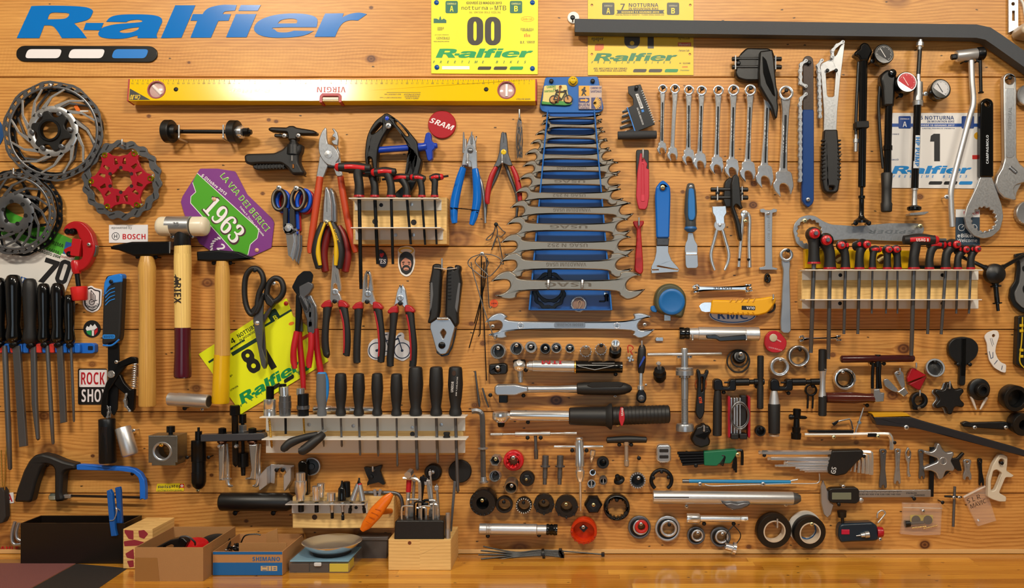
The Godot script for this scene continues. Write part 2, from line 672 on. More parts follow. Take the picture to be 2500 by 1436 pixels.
# a flat-sawn pine board: growth rings cut lengthwise,bent round knots,with fibre,pin holes and planer marks
func pine(top: float,tall: float,knots: Array,sd: int,pith: float,bow: float,chatter: Array,tw := 1600,left := -350.0,wide := 3200.0,con := 1.0) -> Image:
	var th := int(tall)
	var buf := PackedByteArray()
	buf.resize(tw*th*3)
	var sx := wide/tw
	var f: PackedByteArray = bank.fibre
	var g: PackedByteArray = bank.soft
	var r := RandomNumberGenerator.new()
	r.seed = sd
	var ph := r.randf()*500.0
	var at := 0
	var hx := PackedFloat32Array()
	var wx := PackedFloat32Array()
	for i in tw:
		var x := left + i*sx
		hx.append(60.0 + 26.0*sin(x*0.0011 + ph) + bow*sin(x*0.0026 + ph*3.0) + (g[(int(x*0.2 + ph) & 511) + (sd*37 & 511)*512] - 128)*0.06)
		wx.append((g[(int(x*0.16 + ph*2.0) & 511) + ((sd*91) & 511)*512] - 128)*0.055)
	for j in th:
		var y0 := top + j
		var near := []
		for k in knots:
			if absf(k[1] - y0) < k[2]*9.0: near.append(k)
		var row := ((int(y0)*3 + sd*53) & 511)*512
		var row2 := ((int(y0*0.7) + sd*29) & 511)*512
		for i in tw:
			var x := left + i*sx
			var y := y0 + wx[i]
			var dark := 0.0
			for k in near:
				var dx: float = (x - k[0])*0.36
				var dy: float = y0 - k[1]
				var rr: float = k[2]
				var d2 := dx*dx + dy*dy
				y -= dy*rr*rr/(d2 + rr*rr*0.5)
				var e: float = dx*dx*7.7/1.5 + dy*dy
				if e < rr*rr*2.6:
					var t := sqrt(e)/rr
					dark = maxf(dark,(1.0 - smoothstep(0.75,1.15,t))*(0.62 + 0.25*sin(t*11.0))*k[3] + (1.0 - smoothstep(1.0,1.6,t))*0.22)
			var c := y - pith
			var ring := sqrt(c*c + hx[i]*hx[i])/7.6 + ph
			var p := ring - floorf(ring)
			var fb := f[(int(x*0.22) & 511) + row]
			var lo := g[(int(x*0.12 + 90.0) & 511) + row2]
			var late := smoothstep(0.35,0.92,p)*(1.0 - smoothstep(0.93,1.0,p))
			var v := late*(0.16 + lo*0.0018) + (fb - 128)*0.0014 + (lo - 128)*0.0011
			for h in chatter:
				if y0 > h[0] and y0 < h[1]:
					var m := sin((x + (lo - 128)*0.05)*0.72 + int(y0/9.0)*1.3)
					v -= maxf(0.0,m)*0.09*h[2]*smoothstep(h[0],h[0] + 14.0,y0)
			v = clampf(v*con,-0.3,0.9)
			# pale earlywood to orange-brown latewood,then knot brown
			var cr := lerpf(206.0,148.0,v)
			var cg := lerpf(148.0,86.0,v)
			var cb := lerpf(76.0,30.0,v)
			cr = lerpf(cr,74.0,dark)
			cg = lerpf(cg,36.0,dark)
			cb = lerpf(cb,16.0,dark)
			buf[at] = clampi(int(cr),0,255)
			buf[at + 1] = clampi(int(cg),0,255)
			buf[at + 2] = clampi(int(cb),0,255)
			at += 3
	for q in int(38 * wide / 3200.0): # pin holes and specks
		var px := r.randi_range(4,tw - 6)
		var py := r.randi_range(4,th - 6)
		for a in 3:
			for b in 3:
				var o := ((py + b)*tw + px + a)*3
				if a != 1 and b != 1 and r.randf() < 0.5: continue
				for ch in 3: buf[o + ch] = int(buf[o + ch]*0.35)
	return Image.create_from_data(tw,th,false,Image.FORMAT_RGB8,buf)

func wood(t: Texture2D,rough: float,coat := 0.0) -> StandardMaterial3D:
	var m := StandardMaterial3D.new()
	m.resource_name = "wood"
	m.albedo_texture = t
	m.roughness = rough
	m.clearcoat_enabled = coat > 0.0
	m.clearcoat = coat
	m.clearcoat_roughness = 0.12
	return m

func make_woods() -> void: # pale offcut pine with level grain,and handle woods with upright grain
	var flat := pine(0,256,[[180,60,8,0.8],[600,190,7,0.7]],33,-300.0,30.0,[],512,0.0,900.0,0.55)
	var up := pine(0,256,[],57,-300.0,16.0,[],512,0.0,700.0,0.7)
	up.rotate_90(CLOCKWISE)
	for q in [["pine",flat,[1.1,1.26,1.52],0.6,Vector3(1.4,4.9,1.4)],["ash",up,[1.14,1.36,1.55],0.4,Vector3(7.0,1.4,7.0)],["oak",up,[0.98,1.06,1.05],0.34,Vector3(8.0,1.6,8.0)]]:
		var m := wood(ImageTexture.create_from_image(q[1]),q[3])
		m.resource_name = q[0]
		m.albedo_color = Color(q[2][0],q[2][1],q[2][2])
		m.uv1_triplanar = true
		m.uv1_scale = q[4]
		mats[q[0]] = m

func lamp_panel(x: float,y: float,z: float,w: float,h: float,energy: float,aim: Vector3,label: String) -> void:
	T("led_panel","lamp",label,0,0,0,"lamps over the workshop")
	cur.look_at_from_position(Vector3(x,y,z),aim,Vector3.UP)
	var box := BoxMesh.new()
	box.size = Vector3(w + 0.03,h + 0.03,0.03)
	var b := put("housing",box,"#d8d8d4")
	b.position.z = 0.02
	var gl := BoxMesh.new()
	gl.size = Vector3(w,h,0.006)
	var m := StandardMaterial3D.new()
	m.resource_name = "lit_diffuser"
	m.albedo_color = Color(0.9,0.9,0.88)
	m.emission_enabled = true
	m.emission = Color(1.0,0.95,0.87)
	m.emission_energy_multiplier = 6.0
	mats["lit"] = m
	put("lamp_diffuser",gl,"lit")
	var a := AreaLight3D.new()
	a.area_size = Vector2(w,h)
	a.light_color = Color(1.0,0.955,0.88)
	a.light_energy = energy
	a.shadow_enabled = true
	a.set("area_range",12.0)
	a.set("area_attenuation",2.0)
	a.name = "panel_light"
	cur.add_child(a,true)
	a.position.z = -0.008

func setting() -> void:
	bank.fibre = bytes_of(0.06,3,3)
	bank.soft = bytes_of(0.012,3,5)
	make_woods()
	# the plank wall: each board a piece of its own on a backing wall,dark joints between
	var back := BoxMesh.new()
	back.size = Vector3(5.2,2.9,0.12)
	var wall := S("wall_back",back,"#3a2413m",Vector3(0.136,0.0,-0.081))
	var rows := [
		# top,bottom,knots [x,y,radius,darkness],pith,bow,planer marks
		[-222,-17,[[300,-120,9,0.9]],-420.0,20.0,[]],
		[-15,187,[[905,143,9,0.75],[905,18,4,0.8],[2190,-8,22,0.15],[460,152,3,0.8]],420.0,14.0,[[108,186,1.0]]],
		[189,394,[[515,210,3,0.5],[700,370,16,0.15],[655,292,4,0.7],[673,296,4,0.7],[362,283,4,0.8],[2145,285,8,0.4]],-20.0,26.0,[]],
		[396,601,[[1840,448,7,0.7],[1838,500,9,0.8],[1666,468,4,0.7],[640,472,4,0.8],[1118,585,26,0.35],[2245,480,7,0.7],[1726,482,4,0.7]],760.0,22.0,[[560,600,0.4]]],
		[603,804,[[1215,720,9,0.4],[1710,655,30,0.2],[505,690,12,0.6],[445,790,4,0.5],[1150,790,5,0.6]],480.0,18.0,[]],
		[806,1005,[[1357,977,13,0.95],[478,948,9,0.4],[1178,838,6,0.7],[2205,851,13,0.75],[224,889,7,0.4],[2032,866,6,0.6],[2178,965,12,0.6],[1157,989,6,0.5]],1180.0,24.0,[]],
		[1007,1204,[[119,1100,20,0.4],[106,1015,11,0.5],[225,1113,4,0.9],[1640,1035,34,0.2],[460,1187,4,0.7],[515,1160,4,0.8],[2090,1080,5,0.5]],860.0,30.0,[[1165,1204,0.7]]],
		[1206,1350,[[20,1330,30,0.35],[2257,1330,11,0.9],[1268,1340,16,0.3],[1827,1335,5,0.7],[600,1272,4,0.8],[880,1300,18,0.3]],1420.0,26.0,[]]]
	for i in rows.size():
		var q = rows[i]
		var tex_i := ImageTexture.create_from_image(pine(q[0],q[1] - q[0],q[2],7 + i*5,q[3],q[4],q[5]))
		var me := slab(3200.0*K,(q[1] - q[0])*K,0.02,0.0009,Rect2(0,0,1,1))
		var m := wood(tex_i,0.42)
		var o := S("plank",me,m,Vector3(1250.0*K + (-350.0 - 1250.0)*K + 1600.0*K - 1250.0*K,(718.0 - (q[0] + q[1])*0.5)*K,-0.0105) - wall.position,wall)
		o.position.x = (1250.0 - 1250.0)*K - wall.position.x
	var upper := slab(3200.0*K,0.5,0.02,0.001,Rect2(0,0,1,1))
	var up := S("plank",upper,"#c08a4c",Vector3(-wall.position.x,(718.0 + 224.0)*K + 0.25,-0.0105 + 0.081),wall)
	up.position.y = 940.0*K + 0.25
	# pale strip where the boards meet the worktop
	var strip := slab(3200.0*K,0.008,0.004,0.0005,Rect2(0,0,1,1))
	S("trim_1",strip,"#d9ae72",Vector3(0,(718.0 - 1346.0)*K,0.0014))
	# room shell
	var by := (718.0 - BENCH)*K
	var fl := BoxMesh.new()
	fl.size = Vector3(5.2,0.1,4.6)
	S("floor",fl,"#77716a",Vector3(0.136,by - 0.95,2.2))
	S("ceiling",fl,"#e8e4dc",Vector3(0.136,1.5,2.2))
	var sd := BoxMesh.new()
	sd.size = Vector3(0.1,2.9,4.6)
	S("wall_left",sd,"#cfc7ba",Vector3(-2.45,0.0,2.2))
	S("wall_right",sd,"#cfc7ba",Vector3(2.72,0.0,2.2))
	# the wall behind the camera,with a wide daylight window
	for q in [[5.2,0.8,0.0,-1.05],[5.2,0.65,0.0,1.125],[1.4,1.45,-1.9,0.075],[1.4,1.45,1.9,0.075]]:
		var fr := BoxMesh.new()
		fr.size = Vector3(q[0],q[1],0.1)
		S("wall_front",fr,"#cfc8bc",Vector3(0.136 + q[2],q[3],4.5))
	var win := BoxMesh.new()
	win.size = Vector3(2.4,1.45,0.02)
	var glow := StandardMaterial3D.new()
	glow.resource_name = "daylight_pane"
	glow.albedo_color = Color(0.8,0.85,0.9)
	glow.emission_enabled = true
	glow.emission = Color(0.86,0.94,1.0)
	glow.emission_energy_multiplier = 0.4
	var w1 := S("window_1",win,glow,Vector3(0.136,0.075,4.48))
	for x in [-1.18,0.0,1.18]:
		var bar := BoxMesh.new()
		bar.size = Vector3(0.05,1.45,0.06)
		S("window_frame",bar,"#d8d4cc",Vector3(x,0,-0.03),w1)
	var day := AreaLight3D.new()
	day.name = "daylight"
	day.area_size = Vector2(2.3,1.4)
	day.light_color = Color(0.86,0.94,1.0)
	day.light_energy = 1.0
	day.shadow_enabled = true
	day.set("area_range",12.0)
	day.set("area_attenuation",2.0)
	add_child(day)
	day.position = Vector3(0.136,0.075,4.4)

func bench() -> void: # a glued-up worktop of narrow staves under varnish
	T("workbench","workbench","long varnished worktop of glued wooden staves running below the tool wall",1250,BENCH,0)
	var grain_tex := ImageTexture.create_from_image(pine(0,96,[],91,-90.0,8.0,[],1024,0.0,1400.0))
	var tones := []
	for c in [[1.06,1.06,0.76],[1.0,0.97,0.66],[1.12,1.14,0.84],[0.94,0.88,0.58],[1.04,1.02,0.7],[0.84,0.76,0.46]]:
		var m := wood(grain_tex,0.2,0.6)
		m.albedo_color = Color(c[0],c[1],c[2])
		m.resource_name = "varnished_stave"
		tones.append(m)
	var core := BoxMesh.new()
	core.size = Vector3(3.4,0.036,0.72)
	var c := put("core_board",core,"#8a5a22")
	c.position = Vector3(0,-0.0245,0.36)
	rng.seed = 5
	var depth := 0.0265
	for row in 13:
		var x := -1.7 - rng.randf()*0.3
		var z := 0.001 + row*depth
		while x < 1.68:
			var len := rng.randf_range(0.3,0.62)
			var e := minf(x + len,1.7)
			var s := maxf(x,-1.7)
			if e - s > 0.02:
				var u := rng.randf()*0.6
				var o := put("stave",slab(e - s,0.006,depth,0.00012,Rect2(u,rng.randf()*0.7,(e - s)*0.55,0.25),true),"lit")
				o.material_override = tones[rng.randi() % tones.size()]
				o.position = Vector3((s + e)*0.5,-0.003,z + depth*0.5)
			x = e
	var rest := put("front_board",slab(3.4,0.006,0.72 - 13*depth,0.0004,Rect2(0,0,1,1),true),"lit")
	rest.material_override = tones[0]
	rest.position = Vector3(0,-0.003,0.36 + 13*depth*0.5)
	for s in [-1.5,-0.4,0.6,1.6]:
		var leg := BoxMesh.new()
		leg.size = Vector3(0.07,0.858,0.07)
		for z in [0.1,0.62]:
			var o := put("leg",leg,"#9a6a34")
			o.position = Vector3(s,-0.4715,z)

func screw(x: float,y: float,kind: String,where: String,r := 6.0,z := 24.0) -> void: # a cross-head screw standing out of the boards; kinds: b black,s silver,g yellow
	var word: String = {"b": "black","s": "silver","g": "yellowish"}[kind]
	var m: String = {"b": "gun","s": "satin","g": "#d8cfa0x"}[kind]
	T("screw","screw",word + " cross-head screw " + where,x,y,z,"screws in the boards")
	if bank.has("screw" + kind):
		for c in bank["screw" + kind].get_children(): cur.add_child(c.duplicate(),true)
	else:
		var b := K/SC
		var zz := z
		Z0 = 0.0
		var hd := L("head",m,[x,y,0,x,y,9],[-4,2.4,-3.2,3.4,0,6,0.6,6,1.6,5,2.2,3,2.4,0.01],18)
		R("recess","#0b0b0b",x,y,6.4,1.5,2,2.45,40,0,0,hd)
		R("recess","#0b0b0b",x,y,6.4,1.5,2,2.45,130,0,0,hd)
		L("shank",m,[x,y,0,x,y,9],[-30,1.9,-4,2.4],8)
		Z0 = zz
		bank["screw" + kind] = cur
	cur.scale = Vector3(r/6.0,r/6.0,1.0)

func hook(x: float,y: float,where: String,len := 16.0,z := 34.0,tone := "satin") -> void: # a nail bent upwards on which a thing hangs
	T("nail_hook","hook","bent metal nail hook " + where,x,y,z,"nail hooks in the boards")
	B("nail",tone,[x,y + len*0.5,0,x,y + len*0.5,z - 4,x,y + len*0.25,z,x,y - len*0.5,z],2.3,8)

func ring_into(st: SurfaceTool,x: float,y: float,r0: float,r1: float,z0: float,z1: float,n := 48) -> void:
	lathe_into(st,[x,y,z0,x,y,z1 + 5],[0,r1,z1 - z0 - 0.4,r1,z1 - z0,r1 - 0.5,z1 - z0,r0 + 0.5,z1 - z0 - 0.4,r0,0,r0,0,r1],n)

func ring(called: String,mat: String,x: float,y: float,r0: float,r1: float,z0: float,z1: float,n := 48,par: Node = null) -> MeshInstance3D:
	var st := begin()
	ring_into(st,x,y,r0,r1,z0,z1,n)
	return put(called,st.commit(),mat,par)

func polar(x: float,y: float,r: float,deg: float) -> Vector2:
	return Vector2(x + cos(deg_to_rad(deg))*r,y + sin(deg_to_rad(deg))*r)

func bar_into(st: SurfaceTool,a: Vector2,b: Vector2,w0: float,w1: float,z0: float,z1: float) -> void:
	var n := (b - a).normalized().orthogonal()
	plate_into(st,[a.x + n.x*w0,a.y + n.y*w0,b.x + n.x*w1,b.y + n.y*w1,b.x - n.x*w1,b.y - n.y*w1,a.x - n.x*w0,a.y - n.y*w0],z0,z1,0.0,0.4)

# brake disc: friction ring with n gaps between bars,swept arms to a hub ring
func disc(x: float,y: float,r1: float,band: float,hub: float,hub0: float,n: int,arms: int,sweep: float,z: float,mr: String,ma: String,ph := 0.0,wave := 2.0) -> void:
	var st := begin()
	var st2 := begin()
	plate_into(st,star(x,y,r1 - wave,r1,int(n/3.0),ph),z,z + 3,3.0,0.4,[circ(x,y,r1 - band*0.34,40)])
	ring_into(st,x,y,r1 - band,r1 - band*0.7,z,z + 3)
	for i in n:
		var a := ph*57.3 + 360.0*i/n
		bar_into(st,polar(x,y,r1 - band*0.75,a),polar(x,y,r1 - band*0.3,a + 5),4.2,4.6,z,z + 2.8)
	put("friction_ring",st.commit(),mr)
	ring_into(st2,x,y,hub0,hub,z + 0.3,z + 3.2)
	for i in arms:
		var a := ph*57.3 + 360.0*i/arms
		var p := polar(x,y,hub - 3,a)
		var m := polar(x,y,(hub + r1 - band)*0.5,a + sweep*0.55)
		var e := polar(x,y,r1 - band + 1,a + sweep)
		bar_into(st2,p,m,5.0,2.8,z + 0.3,z + 3.2)
		bar_into(st2,m,e,2.8,2.2,z + 0.3,z + 3.2)
	put("spider",st2.commit(),ma)

# ---- top left: shop lettering,spirit level,number plates
func logo(mat: String,x: float,y: float,w: float,h: float,z: float,rot := 0.0,par: Node = null) -> void: # the shop's name in its wide slanted letters; (x,y) top left of a box w by h
	var one := [
		[[41,93,41,93,76,17,76,17,84,14.5,150,14,205,17,225,24,225,34,214,48,181,57,181,57,197,73,212,93,212,93,151,93,151,93,138,73,127,63,108,62,108,62,96,93,96,93],[[116,47.5,116,47.5,124,32,150,31,168,33,167,40,155,46,116,47.5]]],
		[[210,56,210,56,253,56,253,56,245,74,245,74,204,73,204,73],[]],
		[[259,53,259,53,270,42,291,36.5,331,35,370,36.5,391,42,396,52,391,64,382,85,382,85,384,93,384,93,336,93,336,93,334,87,312,92.5,286,94.7,254,92.5,241,86,242,77,251,67.5,278,60,317,56.5,344,54,347,50.5,336,48,317,50,308,54,308,54],[[340,66,340,66,336,73,320,79,301,80.5,292,77,299,73,317,69]]],
		[[393,93,393,93,428,13,428,13,477,13,477,13,443,92,443,92],[]],
		[[471,34.4,471,34.4,465,50.5,465,50.5,482,50.5,482,50.5,465,92,465,92,515,92,515,92,533,51,533,51,558,50.5,558,50.5,564,34.4,564,34.4,544,34.4,544,34.4,550,28,574,26,574,26,578,12.4,578,12.4,543,12,514,18,501,26,495,34.4,495,34.4],[]],
		[[576,34.4,576,34.4,626,34.4,626,34.4,602,91,602,91,552,91,552,91],[]],
		[[588,12.4,588,12.4,637,12.4,637,12.4,629,26.5,629,26.5,582,26.5,582,26.5],[]],
		[[766,76,766,76,744,86,712,91,670,92,638,87,622,76,622,63,634,50,659,39.7,691,34,730,33,762,38,775,48,773,66.5,773,66.5,672,67.5,672,73,680,78.5,701,79,718,75,718,75],[[678,57.5,678,57.5,685,50,701,46,718,46,726,50,724,57,724,57]]],
		[[794,33,794,33,839,32.5,839,32.5,836,42,836,42,855,34,877,31,896,34.5,896,34.5,874,50,874,50,855,49.5,839,55,828,68,818,90,818,90,768,90,768,90],[]]]
	var c := cos(deg_to_rad(rot))
	var d := sin(deg_to_rad(rot))
	var k := w/855.0
	var move := func(a: Array) -> Array:
		var b := []
		for i in range(0,a.size() - 1,2):
			var u: float = (a[i] - 41.0)*k
			var v: float = (a[i + 1] - 12.0)*h/83.0
			b.append(x + u*c - v*d)
			b.append(y + u*d + v*c)
		return b
	for o in one:
		var hs := []
		for q in o[1]: hs.append(move.call(q))
		P("letter",mat,move.call(o[0]),z - 0.3,z + 0.25,-1.0,0.0,hs,par)

func capsule(mat: String,x: float,y: float,w: float,h: float,z: float,slant := 0.18,rot := 0.0,called := "capsule_mark") -> void:
	var a := [x - w*0.5 + h*slant,y - h*0.5,x + w*0.5 + h*slant,y - h*0.5,x + w*0.5 - h*slant,y + h*0.5,x - w*0.5 - h*slant,y + h*0.5]
	P(called,mat,turned(a,x,y,rot),z - 0.3,z + 0.2,h*0.42,0.0)

func pin(x: float,y: float,r: float,mat: String,z: float,par: Node = null) -> void:
	L("pin_head",mat,[x,y,z,x,y,z + 9],[0,r,1.0,r,2.4,r*0.75,3.2,0.3],16,par)

func top_left() -> void:
	T("shop_name","sign","big blue slanted shop name lettering stuck on the top board",470,53,0.2)
	logo("#0a72c8g",41,12,855,83,0.4)
	T("pill_badge","badge","long black pill-shaped badge with two white bars and one blue bar",213,132,0)
	P("base","#101010s",[61,112,365,113,374,115,385,124,385,141,374,151,365,153,61,151,51,149,41,140,41,124,51,114],0,3,6,1.2)
	capsule("#e9e6ea",108,132,84,22,3.1)
	capsule("#e9e6ea",213,132,84,22,3.1)
	capsule("#0f78d0",319,132,84,22,3.1)
	# spirit level
	T("spirit_level","spirit level","long yellow spirit level hung upside down under the blue shop name",812,220,31)
	P("body","#e6c000g",[317,193,1308,194,1308,249,317,248],1,31,1.2,1.0,[[384,220,22],[1237,221,22],[784,247,784,236,789,231,829,231,834,236,834,247]])
	for x in [315.5,1308.5]: R("end_cap","#a3202a",x,221,4,56,0.5,31.6,0,1.5)
	for v in [[384,220],[1237,221]]:
		var vr := L("vial_ring","#8e3038",[v[0],v[1],22,v[0],v[1],40],[0,22,9.8,22.5,9.8,19.5,4,19,0,19],32)
		L("vial_window","#c9a9a4g",[v[0],v[1],20,v[0],v[1],40],[0,19.4,6,19.4,7,18,7.2,0.01],32,vr)
		var q := Vector2(-11,-11) if v[0] < 900 else Vector2(0,-15)
		B("vial_tube","#e8dcd8g",[v[0] + q.x,v[1] + q.y,26,v[0] - q.x,v[1] - q.y,26],4.5,10,true,1.0,false,vr)
	P("centre_frame","#a3202a",[782,252,782,236,788,229,830,229,836,236,836,252,829,252,829,238,826,236,792,236,789,238,789,252],4,31.8,1.5,0.5)
	B("centre_vial","#d8cdbcg",[790,243,26,828,243,26],6,12,false)
	var tk := []
	for i in 79:
		var x := 325.0 + i*12.4
		tk.append_array([x,194.5,x,199.5 if (79 - i) % 5 else 201.5,0.9])
		tk.append_array([x + 6.2,194.5,x + 6.2,197.0,0.6])
	Q("scale_marks","#4a3c08",tk,31.1).set_meta("kind","stuff")
	var nums := []
	for i in 79: nums.append([str(79 - i),325.0 + i*12.4,204.0,-1.0,4.0,180.0,0.0,0 if (79 - i) % 5 == 0 else 1])
	XX("#3c3008",31.2,nums,"scale_numbers").set_meta("kind","stuff")
	P("corner_mark","#20201c",[319,217,371,246,319,246],30.8,31.2,0,0)
	X("#e0bc10","Cm.80",333,239,24,12,31.4,180,0.2)
	X("#b5473a","VIRGIN",810,220,70,14,31.3,180)
	X("#f2efe2","R-alfier",612,223,98,11,31.3,180,0.35)
	XX("#5a4a10",31.3,[["MADE IN ITALY",1278,244,34,4,180.0],["SHOCK-PROOF",1007,232,40,4,180.0],["STOSSFEST",1007,237,36,4,180.0],["ANTI-CHOC",1007,242,32,4,180.0],["HALF LONGUEUR 7 mm",960,232,40,3.5,180.0],["PRECISIONE 0,057 = 1 mm",955,240,52,3.5,180.0]])
	Q("ruled_line","#5a4a10",[945,227,1028,227,1],31.2)
	cur.rotation_degrees.x = -7.0 # hangs tipped back on its screws
	cur.position.z += 4.0*K
	# race plates along the top
	T("race_plate","race plate","bright yellow race number plate reading 00 pinned at the top",1184,90,0.3)
	P("panel","#f2e62a",[1053,-6,1314,-6,1313,182,1053,180],0.3,2.2,1,0.4)
	for c in [[1103,"A"],[1260,"B"]]:
		var cb := R("control_box","#256a54",c[0],18,30,30,2,2.6,0,4,0)
		X("#f0e62c",c[1],c[0],22,9,14,2.9,0,0,0,cb)
		X("#dfe08a","CONTROLLO",c[0],10,22,4,2.9,0,0,0,cb)
	XX("#32342a",2.5,[["GIOVEDÌ 23 MAGGIO 2013",1182,7,86,8],["notturna",1159,20,64,9,0,0,3],["in",1200,21,7,6,0,0,3],["MTB",1222,20,28,11,0,0,3],["SUL SENTIERO DEGLI EZZELINI",1184,31,76,4,0,0,3]])
	P("digit","#38342e",[1141,60,1143,50,1152,42,1168,42,1178,50,1180,60,1180,93,1178,103,1168,111,1152,111,1143,103,1141,93],2,2.6,5,0,[[1156,59,1158,53,1162,53,1164,59,1164,94,1162,100,1158,100,1156,94]])
	P("digit","#38342e",turned([1141,60,1143,50,1152,42,1168,42,1178,50,1180,60,1180,93,1178,103,1168,111,1152,111,1143,103,1141,93],0,0,0,1,43,0),2,2.6,5,0,[turned([1156,59,1158,53,1162,53,1164,59,1164,94,1162,100,1158,100,1156,94],0,0,0,1,43,0)])
	logo("#0c9a55",1064,119,238,23,2.5)
	plate_marks(2.5,1060,157,222,6,"#0c7a45")
	R("paper_strip","#f3f3ee",1113,166,67,8,2,2.7,0,1,0)
	capsule("#35332c",1183,167,32,8,2.5)
	capsule("#35332c",1222,167,32,8,2.5)
	capsule("#0c9a55",1261,167,32,8,2.5)
	P("skyline_mark","#2b6a58",[1059,46,1066,46,1072,49,1074,42,1076,40,1078,49,1084,46,1090,50,1090,57,1059,57],2,2.5,0,0)
	XX("#5a5a3a",2.5,[["GENERALI",1082,94,32,6,0,0,2],["COMUNE DI",1076,68,16,2.5],["CASTELFRANCO",1076,71,16,2.5],["VENETO",1074,74,12,2.5],["...per lo Sport e il Benessere",1078,86,36,3,0,0,2],["ASSICURAZIONI SARTOR",1078,102,38,2.5],["FIORI alla ROSA",1287,72,32,6,0,0,2],["CASTELFRANCO",1287,76,24,2.5],["B.F.",1276,104,11,6],["ATTREZZATURE",1296,102,20,2.5],["AGRICOLE",1296,105,18,2.5]])
	P("oval_mark","#d98a20",oval(1288,47,16,6.5),2,2.4,0,0,[oval(1288,47,15,5.6)])
	X("#d98a20","Stella Cafe",1288,47,24,5,2.5,0,0.2,2)
	Q("castle_mark","#d05a28",[1281,91,1281,84,2,1285,91,1285,82,2,1289,91,1289,85,2,1293,91,1293,85,2],2.2)
	for c in [[1066,7],[1300,7],[1067,165],[1300,168]]: pin(c[0],c[1],6,"#0f4fa0g",2.2)
	T("race_plate","race plate","golden yellow 2019 race plate in a clear sleeve partly behind the grey bar",1564,92,0.3)
	P("panel","#efc80e",[1435,-4,1693,-4,1693,184,1435,184],0.3,2,1,0.4,[[1445,13,3],[1685,13,3],[1445,133,3],[1684,133,3]])
	for c in [[1485,"A"],[1643,"B"]]:
		var cb := R("control_box","#1f2c24",c[0],22,30,30,1.8,2.4,0,4,0)
		X("#f0d014",c[1],c[0],27,9,14,2.7,0,0,0,cb)
		X("#b8b088","CONTROLLO",c[0],15,20,4,2.7,0,0,0,cb)
	XX("#20241c",2.3,[["7",1520,17,11,15],["NOTTURNA",1571,13,72,9],["IN MOUNTAIN BIKE",1571,22,73,5.5],["CASTELFRANCO VENETO - TORRE DEGLI EZZELINI",1562,37,118,2.5],["ASS. MECCANICA 338 1300453",1490,168,82,4.5],["ASS. SANITARIA 333 6329792",1490,173.5,78,4.5],["epaper",1459,97,29,9,0,0,2],["BILIATO",1670,91,28,5.5],["ing. CLAUDIO",1670,96,28,3.5],["Ferraro Cafe",1670,124,26,5,0,0.2,2],["MC",1661,155,5,3],["SELLA DI MARE",1676,155,18,4]])
	P("ribbon","#1f2c24",[1505,25,1622,25,1619,29.5,1622,34,1505,34,1508,29.5],1.8,2.3,0,0)
	X("#f0d014","GIOVEDÌ 13 GIUGNO 2019",1563,29.5,92,6,2.6)
	P("digit","#33302a",[1524,74,1528,71,1558,71,1562,76,1562,106,1556,116,1546,120,1534,118,1526,110,1524,104],1.8,2.3,4,0,[[1543,84,5],[1543,106,5.5]])
	P("digit","#33302a",[1572,71,1596,71,1596,119,1581,119,1581,84,1572,84],1.8,2.3,0.5,0)
	logo("#0b7a48",1449,130,205,20,2.3)
	plate_marks(2.3,1446,158,190,5.5,"#0b6a40")
	capsule("#35332c",1562,173,32,8,2.3)
	capsule("#35332c",1600,173,32,8,2.3)
	capsule("#0b8a4c",1639,173,32,8,2.3)
	R("sponsor_tag","#d2401e",1671,109,32,9,1.8,2.4,0,1,0)
	X("#f4e0c0","Manzotti",1671,109,28,6,2.7)
	P("brick_mark","#d86a1c",[1452,113,1456,108,1474,108,1474,118,1468,124,1452,124],1.8,2.4,0,0)
	X("#c84a20","AERRE",1672,164,14,4,2.4)
	X("#2a7a4a","Fruttiver",1672,172,22,4,2.4,0,0.3)
	var st := begin()
	var zs := [[-6.0,3.0],[66.0,3.0],[78.0,3.6],[84.0,4.4],[90.0,5.2],[98.0,5.6],[120.0,5.0],[187.0,3.0]]
	for i in zs.size() - 1:
		for k in 18:
			var f := func(u: int,j: int) -> Vector3: return V(1432 + u*14.8,zs[j][0] + (sin(u*0.9)*2.0 if j > 1 and j < 6 else 0.0),zs[j][1] + (sin(u*1.7)*0.3 if j > 1 and j < 6 else 0.0))
			var n := (f.call(k + 1,i) - f.call(k,i)).cross(f.call(k,i) - f.call(k,i + 1)).normalized() as Vector3
			quad(st,f.call(k,i),f.call(k + 1,i),f.call(k + 1,i + 1),f.call(k,i + 1),n,n,n,n)
	put("clear_sleeve",st.commit(),"clear")
	# washer and grey bar
	T("hanger_bar","bar","long dark grey square steel bar, bent down at its right end",1900,66,44)
	B("bar","#41454br",[1404,62,28,2384,76,28,2412,82,28,2436,98,28,2560,186,28],23,4,false)
	R("end_plug","#1c1d1f",1405,62,5,33,12,43.5,0,2)
	T("washer","washer","white plastic washer screwed beside the left end of the grey bar",1400,44,0)
	L("disc","white",[1400,44,0,1400,44,9],[0,14.5,3,14.5,4,13.5,4,4,0,4],28)

func plate_marks(z: float,x: float,y: float,w: float,h: float,mat: String) -> void: # the spaced-out second line under the shop name
	var s := "FREETIME BIKES"
	var rows := []
	for i in s.length():
		if s[i] != " ": rows.append([s[i],x + w*i/13.0,y - 5,-1.0,h,0.0,0.3])
	XX(mat,z,rows)

func oval(x: float,y: float,a: float,b: float,n := 28,rot := 0.0) -> Array:
	var p := []
	for i in n:
		p.append(x + cos(TAU*i/n)*a)
		p.append(y + sin(TAU*i/n)*b)
	return turned(p,x,y,rot) if rot else p

